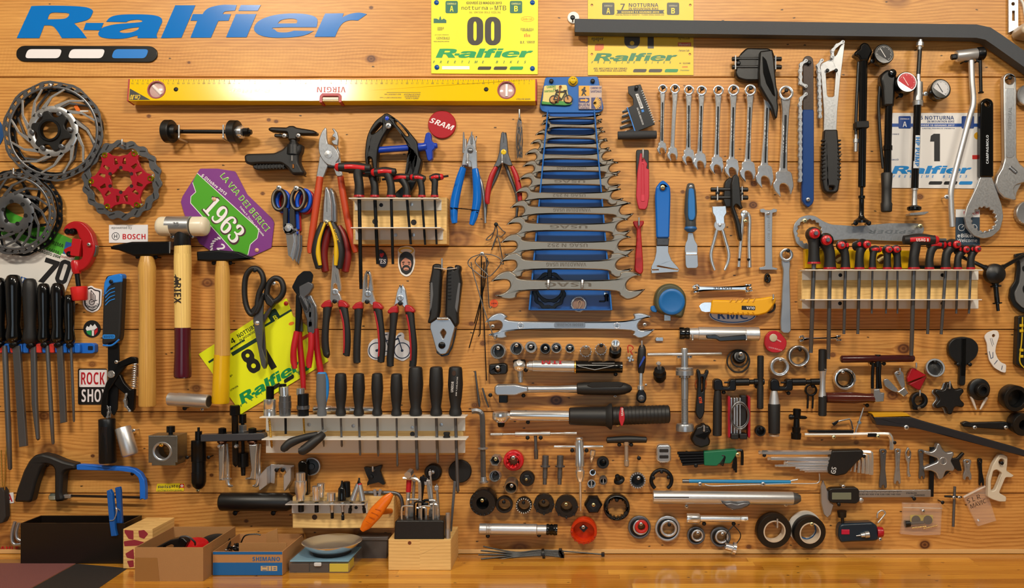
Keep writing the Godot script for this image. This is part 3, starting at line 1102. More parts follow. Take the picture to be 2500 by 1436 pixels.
func file_tool(x: float,y0: float,y1: float,r: float,kind: String,bx0: float,bx1: float,yb: float,w: float,label: String) -> void:
	T("file","file",label,x,y1,30,"files hanging in the blue and red clip rail")
	L("handle","gloss" if r != 16.5 else "soft",[x,y0,30,x + 1,y1,30],[0,r*0.45,3,r*0.72,12,r*0.92,30,r,(y1 - y0)*0.5,r*0.9,(y1 - y0)*0.72,r*0.78,(y1 - y0)*0.9,r*1.02,(y1 - y0)*0.96,r*0.9,(y1 - y0),r*0.55],24)
	L("ferrule","oxide",[x,y1,30,bx0,y1 + 9,30],[0,r*0.62,5,r*0.66,10,r*0.5],16)
	if kind == "round": L("blade","dark",[bx0,y1 + 6,29,bx1,yb,29],[0,w*0.8,20,w,(yb - y1)*0.75,w*0.95,yb - y1 - 8,w*0.75,yb - y1 - 4,w*0.4],12)
	elif kind == "half": P("blade","dark",[bx0 - w,y1 + 6,bx0 + w,y1 + 6,bx0 + w + 3,yb - 90,bx1 + 4,yb - 4,bx1,yb,bx1 - 4,yb - 4,bx0 - w + 3,yb - 90],24,32,0,3)
	else: P("blade","dark",[bx0 - w,y1 + 6,bx0 + w,y1 + 6,bx1 + w,yb - 3,bx1 - w,yb],25,33,0,1)

func left_side() -> void:
	# stickers and plate behind the discs
	T("round_badge","badge","dark blue round sticker cut off by the left edge behind the big brake disc",0,325,0)
	L("disc","#0d4a86",[-36,325,0,-36,325,4],[0,46,1.2,46,1.4,45,1.4,0.01],40)
	X("#e8eef2","360",-10,328,34,20,1.7,90)
	T("race_plate","race plate","green and white race plate reading 70 tilted behind the left brake discs",95,630,0.5)
	P("panel","#dcd9d4",[-40,480,36,522,186,592,204,602,144,752,-60,670],0.4,2.2,2,0.4)
	P("green_band","#4ea632",[-30,478,36,522,206,597,190,640,100,604,-46,556],2,2.5,0,0)
	P("digit","#1b1b1d",turned([104,632,140,632,140,642,118,694,104,694,126,644,104,644],120,660,18),2,2.6,0.5,0)
	P("digit","#1b1b1d",turned([142,640,150,632,164,632,172,640,172,684,164,693,150,693,142,684],150,660,18),2,2.6,4,0,[turned([152,642,162,642,162,683,152,683],150,660,18)])
	XX("#1f3a18",2.8,[["GRAN FONDO",88,578,44,7,18.0],["PRIMA",140,596,34,9,18.0],["DEL GRAPPA",122,610,50,8,18.0],["MAGGIO 2004",122,620,56,7,18.0]])
	X("#1c4e98","MTB",58,684,36,14,2.8,18,0.2)
	R("blue_picture","#2a5aa8",172,608,28,30,2,2.6,14,0,0)
	R("white_caption","#e8e4dc",166,630,34,14,2,2.6,14,0,0)
	X("#8a2a22","GRAPPISSIMA",166,630,34,6,2.8,14)
	# brake discs
	T("brake_disc","brake disc","large steel brake disc with swept arms and a black six-bolt lock ring",128,320,26,"brake discs on the left")
	disc(128,320,124,19,62,46,32,12,40,22,"dark","satin",0.1,3.0)
	P("carrier","black",star(126,320,35,50,6,0.12),20,30,4,1.5,[circ(124,319,25,28)])
	L("lock_ring","gun",[124,319,20,124,319,40],[0,29,13,27,14,26,14,22,12,21,2,21,0,29],32)
	for i in 6:
		var q := polar(126,320,46,-64 + i*60)
		L("bolt","dark",[q.x,q.y,28,q.x,q.y,40],[0,6.5,3,6,4,4.6,4,2,3,1.6,3,0.01],12)
	T("brake_disc","brake disc","dark brake disc almost hidden behind the large lock ring disc",136,318,8,"brake discs on the left")
	disc(136,322,116,17,56,46,32,6,58,4,"gun","dark",0.4,3.0)
	P("wear_tab","#e06a10",[182,261,188,255,197,268,196,275,190,274],9,12,0,0.4)
	R("white_tab","#dfe0de",206,272,22,4,9,11)
	T("brake_disc","brake disc","brake disc with red aluminium spider and six gold rivets",297,440,20,"brake discs on the left")
	var st := begin()
	plate_into(st,star(297,440,93,99,18,0.05),16,20,5,0.5,[star(297,440,75,82,12,0.3)])
	put("friction_ring",st.commit(),"dark")
	for i in 18:
		var q := polar(297,440,87,i*20 + 6)
		R("slot","#0c0c0d",q.x,q.y,15,3.2,19.5,20.15,i*20 + 6 + 55,1.5,0)
	for i in 6:
		var a := i*60.0 - 3.0
		var q := polar(297,440,69,a)
		var e := polar(297,440,78,a)
		var st2 := begin()
		bar_into(st2,q,e,6,12,16.5,19.8)
		put("ring_lug",st2.commit(),"satin")
	var arms := []
	for i in 6:
		for s in [[-30.0,58.0],[-13.0,64.0],[-8.0,74.0],[8.0,74.0],[13.0,64.0]]:
			var q := polar(297,440,s[1],i*60.0 - 3.0 + s[0])
			arms.append_array([q.x,q.y])
	var hs := []
	for i in 6:
		for s in [[-19.0,1.0],[19.0,1.0]]:
			var h := []
			for v in [[-7.0,40.0],[7.0,40.0],[4.0,54.0],[-1.0,55.0]] if s[0] > 0 else [[-7.0,40.0],[7.0,40.0],[1.0,55.0],[-4.0,54.0]]:
				var q := polar(297,440,v[1],i*60.0 - 3.0 + s[0]*0.86 + v[0])
				h.append_array([q.x,q.y])
			hs.append(h)
	hs.append(star(297,440,24,28,6,0.2))
	P("spider","#9c1226s",arms,18,24,1.6,0.8,hs)
	for i in 6:
		var q := polar(297,440,72,i*60.0 - 3.0)
		L("rivet","gold",[q.x,q.y,18,q.x,q.y,30],[0,7.5,7,7,8,6,8,3.4,5,3,5,0.01],16)
		q = polar(297,440,30,i*60.0 - 30.0)
		L("bolt_hole","#2a0508",[q.x,q.y,23,q.x,q.y,30],[0,4.5,1.2,4.5,1.2,2.5,1.0,0.01],12)
	T("brake_disc","brake disc","bluish dark brake disc at the left edge above the file handles",33,520,34,"brake discs on the left")
	disc(33,520,103,18,50,25,34,12,48,30,"dark","dark",0.0,3.0)
	for i in 6:
		var q := polar(35,519,28,i*60 + 15)
		L("bolt_hole","#101012",[q.x,q.y,33,q.x,q.y,36],[0,5,1,5,1,3,0.8,0.01],12)
	T("brake_disc","brake disc","brake disc second in the stack above the file handles, jutting out on the right",46,518,18,"brake discs on the left")
	disc(46,518,108,16,50,34,34,10,-40,14,"gun","gun",0.2,3.0)
	hook(33,418,"through the lower left brake disc",14,44)
	hook(298,347,"carrying the red-centred brake disc",14,32)
	screw(122,208,"s","through the top of the large brake disc",5,30)
	# pipe cutter
	T("pipe_cutter","pipe cutter","red C-shaped pipe cutter with a red knob on a black spindle",200,640,30)
	P("body","#a8141cs",[160,566,162,555,172,546,186,541,203,543,216,553,228,570,234,590,236,606,231,626,222,645,212,656,205,660,196,662,194,640,205,628,203,590,197,580,190,562,180,562,178,574,168,575],22,40,-1,3)
	R("slide_block","#b01820s",192,605,22,42,26,44,8,3)
	P("cutter_head","#a8141cs",[160,611,172,604,186,600,186,622,176,630,168,624],24,42,3,2)
	for c in [[171,566],[181,566],[175,621]]: L("roller","oxide",[c[0],c[1],26,c[0],c[1],60],[0,7,16,7,17,6,17,2,15,0.01],16)
	L("neck","#b5161es",[186,636,32,190,672,32],[0,9,6,12,26,11,33,8],20)
	L("spindle","oxide",[189,668,32,194,706,32],[0,5.5,38,5.5],16)
	L("knob","#cf2020",[194,700,32,197,740,32],[0,17,2,19,8,19,32,17,34,15],10)
	P("blade_guard","#7a8288x",[231,594,239,602,236,622,226,632],24,36,1,1)
	screw(217,597,"s","in the red pipe cutter",4.5,44)
	# stickers
	T("maker_sticker","sticker","small white shield sticker with a winged wheel under the red pipe cutter",226,731,0)
	P("base","#e9e9ec",[224,697,231,703,250,707,248,745,240,758,226,764,212,758,203,745,202,720,206,703],0,1.2,4,0.2)
	P("shield_line","#23262c",[224,701,231,707,246,710,244,744,237,755,226,760,215,755,207,745,206,721,209,706],1,1.5,4,0,[[224,704,231,710,243,712,242,743,236,753,226,757,216,753,210,744,209,721,212,709]])
	L("wheel_line","#23262c",[225,738,1,225,738,5],[0,7,0.6,7,0.6,5.5,0,5.5,0,7],24)
	Q("wing_line","#23262c",[223,733,223,709,1.6,223,709,229,716,1.4,229,716,233,722,1.4,233,722,233,735,1.6,228,717,228,730,1.2,222,738,238,733,1.6],1.3)
	for i in 10:
		var a := 150.0 - i*13.5
		var q := polar(225,735,16,a)
		X("#23262c","CAMPAGNOLO"[i],q.x,q.y,3.6,5,1.6,a - 90)
	T("club_sticker","sticker","small round black sticker with a white mountain and green white red flag",225,803,0)
	L("base","#141516",[225,803,0,225,803,4],[0,21,1.2,21,1.2,0.01],36)
	P("mountain","#dfe3e6",[210,803,213,796,218,799,222,792,227,797,232,791,238,800,236,806,213,808],1,1.5,0,0)
	P("green_field","#1e8a48",[211,808,224,806,223,820,214,815],1,1.5,0,0)
	P("white_field","#e8e8e8",[225,806,230,805,230,820,225,820],1,1.5,0,0)
	P("red_field","#c2202a",[231,805,239,800,239,810,232,819],1,1.5,0,0)
	T("suspension_sticker","sticker","black red and white two-row sticker behind the black chain pliers",225,944,0)
	R("base","#111112",226,944,70,88,0,1.2,0,4,0.2)
	R("white_field","#e6e2e6",228,924,68,42,1,1.5,0,3,0)
	X("#b01a28","ROCK",228,924,58,30,1.8)
	X("#e4e0e6","SHOX",232,966,64,31,1.8)
	# clip rail and files
	T("clip_rail","rail","blue rail of red and blue spring clips holding the files",110,850,14)
	P("rail","#1464c8",[-30,838,226,838,232,842,232,860,226,863,-30,863],0,16,2,1)
	R("end_slot","#0a1a30",222,850,12,10,15,16.6,0,2,0)
	for i in 14: R("clip","#d2382c" if i in [1,3,6,7,9] else "#1a68cc",-8 + i*15.6,850,14,23,14,27,0,5,2)
	file_tool(-4,678,838,17,"round",11,24,1146,6.5,"leftmost black handled round file in the clip rail, cut by the picture edge")
	file_tool(33,671,838,19,"flat",40,57,1092,9,"broad flat file with a fat black handle, second in the rail")
	file_tool(73,680,840,16.5,"half",80,91,1076,7,"pointed half-round file with a matte rough black handle")
	file_tool(107,692,838,15,"round",115,129,1084,5,"round file with chipped black handle between the half-round and the narrow flat file")
	file_tool(141,691,838,16,"flat",146,155,1034,7,"narrower flat file with a glossy black handle near the rail's right end")
	file_tool(169,720,840,13,"round",173,180,1029,3.4,"thin rat-tail file with the smallest black handle at the right of the rail")
	# wire brush at the left edge
	T("wire_brush","brush","wire handled bristle brush hanging at the lower left edge",5,1160,16)
	B("wire_handle","brass",[2,1100,14,6,1180,16,9,1210,16,12,1180,16,14,1100,14,17,1020,8,8,1012,4],1.6,8)
	P("bristles","#2b2624m",[-20,1196,8,1190,14,1200,17,1262,10,1276,-20,1282],4,22,3,2)
	T("sticker","sticker","small white sticker with a red letter beside the wire brush",24,1217,0)
	R("base","#ece8e8",24,1216,20,26,0,1,-4,2,0)
	X("#c01c2c","A",24,1216,14,18,1.4,-4)
	T("red_sticker","sticker","row of red letters low on the wall at the left edge beside the black box",12,1363,0)
	X("#b81822","MAHLE",16,1338,60,8,1)
	# blue and black pruning style saw
	T("folding_saw","saw","hand saw with blue and black moulded handle and straight black blade",277,760,26)
	P("handle","soft",[262,674,300,668,303,680,300,760,297,820,294,832,256,842,252,838,254,770,256,700],14,34,8,4)
	P("blue_cap","#1a78d8",[257,704,258,690,266,676,282,671,298,668,303,672,302,690,280,693,268,704,262,720,257,726],14,35.5,4,3)
	for i in 4: B("grip_line","#1e86e4",[262,718 + i*9,34.3,272,708 + i*9,34.6,285,703 + i*9,34.6],1.2,6)
	R("name_plate","#1e78cc",270,822,31,11,33,35,0,5,0.5)
	XX("#0c3c70",35.2,[["CLEVER",270,822,24,5,180.0]])
	B("blue_edge","#1a78d8",[254,843,30,276,843,32,294,829,32],2.4,8)
	P("blade","gun",[261,840,288,838,289,905,284,1000,276,1016,262,1000],18,23,2,1)
	screw(271,688,"b","in the blue tip of the saw handle",5,38)
	# chain pliers
	T("chain_pliers","pliers","black chain pliers with a coil spring and bits of bike chain in the jaws",285,945,34)
	P("arm","oxide",[245,1010,247,970,258,935,276,905,290,884,318,871,332,873,335,888,322,888,306,894,292,912,275,940,264,955,262,985,262,1016,255,1022],24,34,4,2)
	P("arm","oxide",[276,910,290,914,300,935,316,952,326,950,324,1000,318,1008,308,995,309,968,292,955,276,940],20,30,4,2)
	L("pivot","satin",[272,914,28,272,914,60],[0,9,8,9,9,8,9,2.5,8,2,8,0.01],20)
	var coil := []
	for i in 73:
		var t := i/72.0
		coil.append_array([328 + 5*t * -0.8 + cos(i*0.98)*6,888 + t*60,30 + sin(i*0.98)*6])
	B("spring","satin",coil,1.1,5,false)
	chain([[250,978],[257,987],[262,996],[263,1008],[261,1019]],"chain_link",30,3.4)
	chain([[307,963],[303,978],[306,992],[315,1004]],"chain_link",30,3.4)
	screw(284,884,"s","holding the black chain pliers",4.5,40)
	# grip and tube
	T("knurled_grip","grip","black knurled cylinder hanging upright below the chain pliers",262,1078,30)
	L("grip","gun",[261,1023,30,265,1130,34],[0,18,1.5,19,20,19,103,19.5,107,18,107,0.01],28)
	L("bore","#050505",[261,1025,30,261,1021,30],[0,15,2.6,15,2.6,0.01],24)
	var kn := []
	for i in 9: kn.append_array([252 + i*2.4,1040,254 + i*2.4,1126,0.7])
	Q("knurling","#2a1d16",kn,50).set_meta("kind","stuff")
	T("aluminium_tube","tube","short open aluminium tube leaning to the left beside the knurled grip",310,1078,34)
	L("tube","alu",[300,1044,34,322,1112,40],[0,15,0,17.5,1,18,66,19,70,17,71,14,71,0.01],28)
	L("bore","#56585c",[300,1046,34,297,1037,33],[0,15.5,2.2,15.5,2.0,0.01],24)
	screw(327,1051,"s","beside the mouth of the leaning aluminium tube",4,24)
	# magnetic vee block
	T("clamp_block","block","square steel block with a round bore and black thumb screw",405,1098,60)
	P("block","#8f9493x",[362,1064,433,1064,433,1130,428,1130,428,1137,370,1137,370,1130,362,1130],6,60,0,1.2,[circ(396,1103,22,28)])
	L("bore_ring","steel",[396,1103,40,396,1103,80],[0,18,0,24,20.5,24,21.5,23,21.5,20,20,18,0,18],32)
	L("brass_screw","brass",[393,1086,40,393,1086,70],[0,6,20,6,21.5,4,21.5,2,20,1.6,20,0.01],16)
	L("thumb_screw","oxide",[405,1066,34,405,1040,34],[0,5,6,5,7,10,21,10,22,9,22,5,20,4.5,20,0.01],18)
	# hacksaw
	T("hacksaw","saw","small hacksaw with black pistol grip and blue bow",200,1165,24)
	P("grip","soft",[40,1224,46,1196,62,1150,76,1124,90,1110,108,1106,132,1112,160,1124,184,1130,190,1132,190,1146,166,1148,159,1156,156,1204,160,1215,158,1222,140,1224,137,1216,138,1204,138,1145,132,1136,116,1133,106,1142,92,1180,82,1222,76,1226,60,1225],10,36,5,6)
	P("bow","#1668d0",[189,1134,200,1133,312,1140,330,1144,346,1155,355,1172,357,1190,357,1221,352,1217,347,1217,344,1221,343,1180,340,1166,330,1156,314,1150,190,1147],16,30,3,1.5)
	R("blade","#4a4846x",258,1213,172,6,22,24,1.4,0.5,0.3)
	L("tension_nut","#c8dcd6x",[122,1214,24,139,1214,24],[0,7,2,9,14,9,17,8],6)
	R("blade_holder","steel",164,1212,20,9,18,28,0,1.5)
	screw(115,1135,"b","inside the hacksaw's grip loop",5.5,20)
	screw(323,1157,"b","under the blue bow of the hacksaw",4.5,14)
	T("brake_sticker","sticker","small yellow sticker reading swissstop beside the black bearing tool",415,1190,0)
	P("base","#e6d21c",[384,1181,451,1180,449,1199,381,1200],0,1.2,2,0.2)
	XX("#4a4a44",1.5,[["swiss",402,1188,32,8,0,0.2],["cycling·brake·power",415,1197,62,4,0,0.1]])
	X("#1c1c1c","stop",431,1188,24,9,1.5,0,0.1)
	R("red_flag","#d01c28",445,1186,10,10,1,1.5,0,0,0)
	Q("white_cross","#f4f0f0",[441.5,1186,448.5,1186,2.2,445,1182.5,445,1189.5,2.2],1.7)

# a run of bicycle chain through pin points: one part per plate pair
func chain(at: Array,called: String,z: float,r := 4.0,par: Node = null) -> void:
	for i in at.size() - 1:
		var a := Vector2(at[i][0],at[i][1])
		var b := Vector2(at[i + 1][0],at[i + 1][1])
		var d := (b - a).normalized()
		var n := d.orthogonal()
		var m := (a + b)*0.5
		var p := [a - d*r,a - d*r*0.6 + n*r*0.8,a + n*r,m + n*r*0.62,b + n*r,b + d*r*0.6 + n*r*0.8,b + d*r,b + d*r*0.6 - n*r*0.8,b - n*r,m - n*r*0.62,a - n*r,a - d*r*0.6 - n*r*0.8]
		var f := []
		for v in p: f.append_array([v.x,v.y])
		var st := begin()
		plate_into(st,f,z + (1.2 if i % 2 else 0.0),z + 2.0 + (1.2 if i % 2 else 0.0),0.0,0.4)
		plate_into(st,f,z - 8.0 - (1.2 if i % 2 else 0.0),z - 6.0 - (1.2 if i % 2 else 0.0),0.0,0.4)
		for e in [a,b]: lathe_into(st,[e.x,e.y,z - 9,e.x,e.y,z],[0,r*0.42,11 + (1.4 if i % 2 else 0.5),r*0.42,12.4,0.01],10)
		put(called,st.commit(),"steel",par)

func grip_pliers(label: String,px: float,py: float,jaws: Array,slot: Array,hl: Array,hr: Array,tone := "chrome") -> void: # red and black two-tone handles below plated jaws; px,py the pivot
	T("pliers","pliers",label,px,py,30,"red and black handled pliers")
	P("jaws",tone,jaws,24,34,-1,2.5,[slot] if slot else [])
	L("pivot","steel",[px,py - 22,30,px,py - 22,60],[0,8,5,8,5.6,7,5.6,4,5.2,0.01],20)
	for h in [hl,hr]:
		B("grip","soft",[h[0],h[1],30,h[2],h[3],31,h[4],h[5],31,h[6],h[7],30,h[8],h[9],30],[11.0,8.5,9.0,9.0,8.5],14,true,0.8)
		var s := 1.0 if h[0] > px else -1.0
		P("collar","#a81c24s",[h[0] - 5*s,h[1] - 16,h[0] + 6*s,h[1] - 12,h[0] + 15*s,h[1] - 2,h[0] + 13*s,h[1] + 4,h[0] - 11*s,h[1] + 2,h[0] - 10*s,h[1] - 14],22,40,3,3)
	B("red_inlay","#a81c24s",[hr[0] - 6,hr[1] + 8,35,hr[2] - 6,hr[3],36,hr[4] - 6,hr[5],36,hr[6] - 5,hr[7],34],2.6,8)

func mid_left() -> void:
	T("drive_sticker","sticker","white rectangular sticker reading powered by above the left hammer head",314,571,0)
	R("base","#e4e4e8",314,571,95,44,0,1.2,0,1,0.2)
	XX("#3a3c44",1.5,[["epowered by",298,557,50,8,0,0,1]])
	X("#c01c28","BOSCH",328,578,56,13,1.5)
	L("emblem_ring","#44464c",[283,577,1,283,577,4],[0,9.5,0.4,9.5,0.4,8,0,8,0,9.5],28)
	Q("emblem_line","#44464c",[280,572,280,582,1.5,286,572,286,582,1.5,280,577,286,577,1.5],1.3)
	# mallet and hammers
	T("mallet","mallet","soft-faced mallet with two cream heads, maroon-dipped ash handle",446,620,36)
	L("head","steel",[410,552,38,468,552,38],[0,22,1,24,57,24,58,22],32)
	for s in [-1,1]: L("face","#dcd3bcs",[447 + s*24,553,38,447 + s*70,553,38],[0,22,2,24,26,24,32,22.5,37,17,39.5,9,40,0.01],32)
	L("socket","black",[446,564,38,446,602,38],[0,19,8,17.5,35,20,37,19],28)
	L("handle","ash",[447,599,38,446,924,36],[0,19,40,20.5,120,19.5,202,18.6],24)
	L("dipped_end","#4a1222g",[446.4,800,37,446,924,36],[0,18.9,60,18.4,110,20.5,120,20,123,17],24)
	X("#2a221c","ARIEX",443,708,66,17,57.4,90)
	P("peak_mark","#2a221c",[437,670,437,694,449,694],56,57.2,0,0)
	X("#707478","35",441,549,14,8,63.2)
	T("hammer","hammer","cross-peen hammer with black scratched head, left of the mallet",360,640,34,"hammers")
	P("head","oxide",[274,604,280,600,326,591,419,590,421,620,415,623,332,626,295,612,276,609],22,46,1.5,4)
	R("worn_face","steel",419,605,3,29,24,45,2,1)
	L("handle","oak",[359,626,34,360,993,34],[0,14.5,10,17,26,20.5,60,20,130,18,240,19.5,362,20,366,18.5],24)
	T("hammer","hammer","cross-peen hammer with yellow painted handle end, right of the mallet",541,650,34,"hammers")
	P("head","gun",[484,615,536,611,584,615,616,629,620,631,617,633,580,637,562,638,513,639,485,637],22,46,1,4)
	L("handle","oak",[543,638,34,543,868,34],[0,14,20,16.5,42,18,120,17,230,18.5],24)
	L("painted_end","#d8ac10s",[542,866,34,538,987,34],[0,18.6,60,19.6,114,20.5,119,19],24)
	screw(421,578,"s","under the left face of the mallet",5.5,34)
	screw(469,577,"s","under the right face of the mallet",5.5,34)
	for q in [[336,627,"left of the black hammer's handle"],[380,628,"right of the black hammer's handle"],[522,642,"left of the yellow-ended hammer's handle"],[562,642,"right of the yellow-ended hammer's handle"]]: screw(q[0],q[1],"b",q[2],5.5,26)
	# purple plate
	T("race_plate","race plate","purple and green race plate with number 1963 behind the hammers",553,520,1)
	var edge := [489,412,532,412,575,419,604,475,664,533,670,544,663,605,630,620,617,626,560,622,514,612,487,594,450,522,442,493,446,480]
	P("panel","#7a3486",edge,0.5,2.6,3,0.4)
	P("green_field","#48a01c",[482,423,500,438,633,560,629,582,612,597,606,623,590,620,569,612,466,496,467,480,479,469,471,446],2.4,2.9,6,0)
	Q("white_edge","#e8e4e8",[482,423,633,560,1.6,633,560,629,582,1.6,629,582,612,597,1.6,612,597,606,623,1.6,569,612,466,496,1.6,466,496,467,480,1.4,467,480,479,469,1.4,479,469,471,446,1.4],3)
	XX("#4a2030",3.1,[["1963",548.5,538,124,52,49,-0.12,2]])
	XX("#ece8ec",3.4,[["1963",548,537,117,46,49,-0.12,2],["6 Ottobre 2013",524,451,76,8,39,0,0],["Trofeo P. Zoccha e P. Masole",616,540,92,5,51]])
	XX("#cfe8a0",3.1,[["LA VIA DEI BERICI",599,494,176,14.5,50.5]])
	XX("#55a028",3.4,[["LA VIA DEI BERICI",599,494,174,12,50.5,0,1]])
	X("#ece8ec","2",541,605,14,20,3.2,45)
	for i in 9:
		var q := polar(541,605,24,120 + i*17)
		P("laurel_leaf","#ece8ec",oval(q.x,q.y,5,2.2,10,75 + i*17),2.6,3.2,0,0)
	for c in [[524,487],[628,611]]: pin(c[0],c[1],5,"#d8a888",3)
	# axle press
	T("axle_press","bearing press","black threaded axle tool with a disc at each end under the level",505,322,30)
	L("rod","oxide",[398,321,30,600,322,30],[0,5,200,5],14)
	L("left_knob","black",[397,321,30,420,321,30],[0,7,1,9,9,9],16)
	L("left_disc","black",[404,321,30,438,322,34],[0,26,2,28,17,28,19,26,19,17,30,16,31,7],32)
	L("right_disc","black",[562,322,30,592,323,34],[0,15,1,26,3,28,20,28,22,25,22,14,26,14],32)
	L("bearing","chrome",[577,323,32,597,324,34],[0,15,14,16,18,15,19,10],24)
	L("end_nut","oxide",[596,323,31,616,323,32],[0,6,2,11,12,11,14,7,19,6],8)
	hook(437,322,"left of the black axle press",34,46)
	hook(545,322,"right of the black axle press",34,46)
	# hose cutter
	T("hose_cutter","cutter","black pistol-grip hose cutter with a T-shaped knob",690,370,34)
	P("knob","black",[658,315,665,312,703,313,708,309,720,309,726,313,768,320,776,324,775,330,768,331,730,330,728,344,706,344,704,326,664,323,659,320],24,46,3,4)
	R("small_lever","black",688,331,38,8,20,34,3,3,2)
	L("neck","black",[717,340,34,717,380,34],[0,10,8,10,9,12,14,12,15,17,38,18],20)
	P("grip","soft",[599,382,606,377,672,375,692,366,704,352,740,354,738,372,732,380,732,398,740,414,745,420,742,428,716,428,704,412,690,402,640,402,612,404,601,398],20,46,5,6)
	P("trigger","soft",[618,402,690,400,700,412,630,416,620,412],22,40,3,3)
	for i in 9: R("trigger_rib","black",630 + i*8,408,3,12,38,41.5,0,1,0.5)
	R("jaw_gap","#050505",714,387,10,26,45,46.4,0,1,0)
	R("steel_pin","chrome",717,388,4,14,46,48)
	R("copper_pin","#a06a3ax",720,408,5,10,45,48)
	screw(694,331,"s","left under the hose cutter's knob",5.5,48)
	screw(728,331,"s","right under the hose cutter's knob",5.5,48)
	# electrician scissors,three pairs
	for q in [[14,8,8,"#b01824","#b01824s","third pair of the hanging electrician scissors, red, mostly hidden"],[9,4,18,"#1450c8","#1450c8s","second pair of electrician scissors with blue loops behind the grey ones"],[0,0,30,"#6d6a60","soft","small electrician scissors with grey-edged black loops, in front of the blue ones"]]:
		T("scissors","scissors",q[5],705 + q[0],530 + q[1],q[2],"electrician scissors hung together")
		var a := []
		var b := []
		for i in 14:
			var t := TAU*i/14
			a.append_array([682 + q[0] + cos(t)*15,488 + q[1] + sin(t)*24,q[2]])
			b.append_array([728 + q[0]*1.5 + cos(t)*16 - sin(t)*2,486 + q[1] + sin(t)*25,q[2]])
		B("loop",q[4],a,5.2,10,true,1.1,true)
		B("loop",q[4],b,5.2,10,true,1.1,true)
		if q[2] == 30:
			for k in 2:
				var c := []
				for v in (a if k == 0 else b): c.append(v)
				for i in 14: c[i*3 + 2] = 34.6
				B("loop_rim","#77736a",c,2.2,8,true,1.0,true)
		P("shank",q[4],turned([692,505,703,508,702,556,716,558,720,566,714,571,697,571,692,560],700,540,0,1,q[0],q[1]),q[2] - 5,q[2] + 5,2,1.5)
		P("shank",q[4],turned([710,500,720,510,722,556,708,560,707,520],700,540,0,1,q[0],q[1]),q[2] - 5,q[2] + 4,2,1.5)
		P("blade","chrome" if q[2] > 20 else "steel",turned([697,568,715,568,717,590,708,628,703,624],700,540,0,1,q[0],q[1]),q[2] - 4,q[2],0,0.8)
		P("blade","steel",turned([706,566,722,566,722,600,714,637,708,628],700,540,0,1,q[0],q[1]),q[2] - 8,q[2] - 4,0,0.8)
		L("pivot","satin",[705 + q[0],558 + q[1],q[2],705 + q[0],558 + q[1],90],[0,13,5,12.5,5,8.5,7,8,7.6,0.01],24)
	screw(681,459,"s","through the left loop of the grey electrician scissors",6.5,46)
	screw(723,460,"s","through the right loop of the grey electrician scissors",6.5,46)
	# cable cutters
	T("cable_cutters","cutters","large cable cutters with long orange-red dipped handles",805,460,26)
	P("jaw_plate","steel",[794,313,794,313,798,316,799,340,802,352,802,352,814,357,826,372,829,388,822,402,836,430,836,430,823,430,814,408,800,402,787,388,780,370,780,345,786,325],24,32,-1,1.5)
	P("hook_jaw","steel",[811,314,817,315,824,324,827,340,825,356,815,353,810,347,812,343,819,342,819,337,812,334,812,330,817,325],22,30,1.5,1.5)
	P("arm","steel",[781,378,794,396,801,404,789,434,772,434,778,398],20,27,2,1.2)
	P("arm","steel",[823,355,828,372,836,432,824,432,818,380],18,25,2,1.2)
	L("pivot","satin",[803,378,30,803,378,60],[0,10,3,9,3.6,0.01],24)
	B("handle","#b8401a",[781,432,24,775,480,26,766,545,26,758,600,26,757,618,26],[8.5,9,8.6,8,6],14,true,0.9)
	B("handle","#b8401a",[830,430,22,838,480,24,850,545,24,864,600,24,868,616,24],[8,8.5,8.5,8,6],14,true,0.9)
	screw(800,405,"b","in the fork of the orange cable cutters",5,24)
	# long-nose pliers,yellow and black
	for q in [[16,8,12,"#7e1a18","#7e1a18","long-nose pliers with dark red grips behind the yellow and black pair"],[0,0,28,"soft","#d8b010","long-nose pliers with yellow and black grips between the orange handles"]]:
		T("pliers","pliers",q[5],803 + q[0],560 + q[1],q[2],"long-nose pliers hung together")
		P("jaws","steel",turned([795,458,800,457,806,470,811,500,812,540,800,546,789,540,791,500],800,500,0,1,q[0]*0.7,q[1]*0.3),q[2] - 6,q[2] + 6,1.5,2)
		Q("jaw_seam","#2a2c30",[799 + q[0]*0.7,462,800 + q[0]*0.7,518,1.2],q[2] + 6)
		for s in [-1,1]:
			B("grip",q[3],[800 + s*10 + q[0],546 + q[1],q[2],802 + s*22 + q[0],575 + q[1],q[2] + 2,802 + s*29 + q[0],615 + q[1],q[2] + 2,803 + s*24 + q[0],655 + q[1],q[2]],[9,11,12,9],14,true,0.8)
			if q[2] > 20: B("inlay",q[4],[801 + s*5,544,35,802 + s*12,562,38,802 + s*20,590,39,802 + s*22,620,39,803 + s*19,648,37],[3.4,3.2,4.2,6.0,4.5],10)
		L("pivot","steel",[798 + q[0],542 + q[1],q[2],798 + q[0],542 + q[1],90],[0,7,7,6.5,7.6,0.01],16)
	X("#d8b010","Fatmax",824,577,34,7,39,66)
	screw(797,542,"g","through the pivot of the yellow and black pliers",5,37)
	# clamp frame
	T("clamp","clamp","black arched two-arm clamp with a blue threaded rod and wing nut",965,360,30)
	P("arm","black",[943,279,935,283,915,300,899,330,893,365,893,395,900,430,908,445,926,442,922,410,924,372,932,345,948,318,960,306,960,290],14,38,-1,3,[[920,312,930,302,934,310,916,326,908,327],[899,388,908,388,911,405,911,414,902,412]])
	P("arm","black",[943,279,956,283,985,306,1010,335,1020,350,1024,380,1030,395,1024,424,1016,450,998,478,975,486,966,474,990,450,1002,425,1006,395,1001,370,990,345,975,322,958,308,942,306,938,292],16,40,-1,3,[[966,296,973,299,992,322,998,332,992,333,980,318,967,303],[1008,378,1017,380,1014,405,1004,430]])
	L("blue_pivot","#1840c0s",[947,291,36,947,291,60],[0,5,5,5,5.6,4,5.6,0.01],16)
	L("threaded_rod","#123aa8s",[896,368,26,1068,355,26],[0,8,132,8,150,7,170,7,172,5],18)
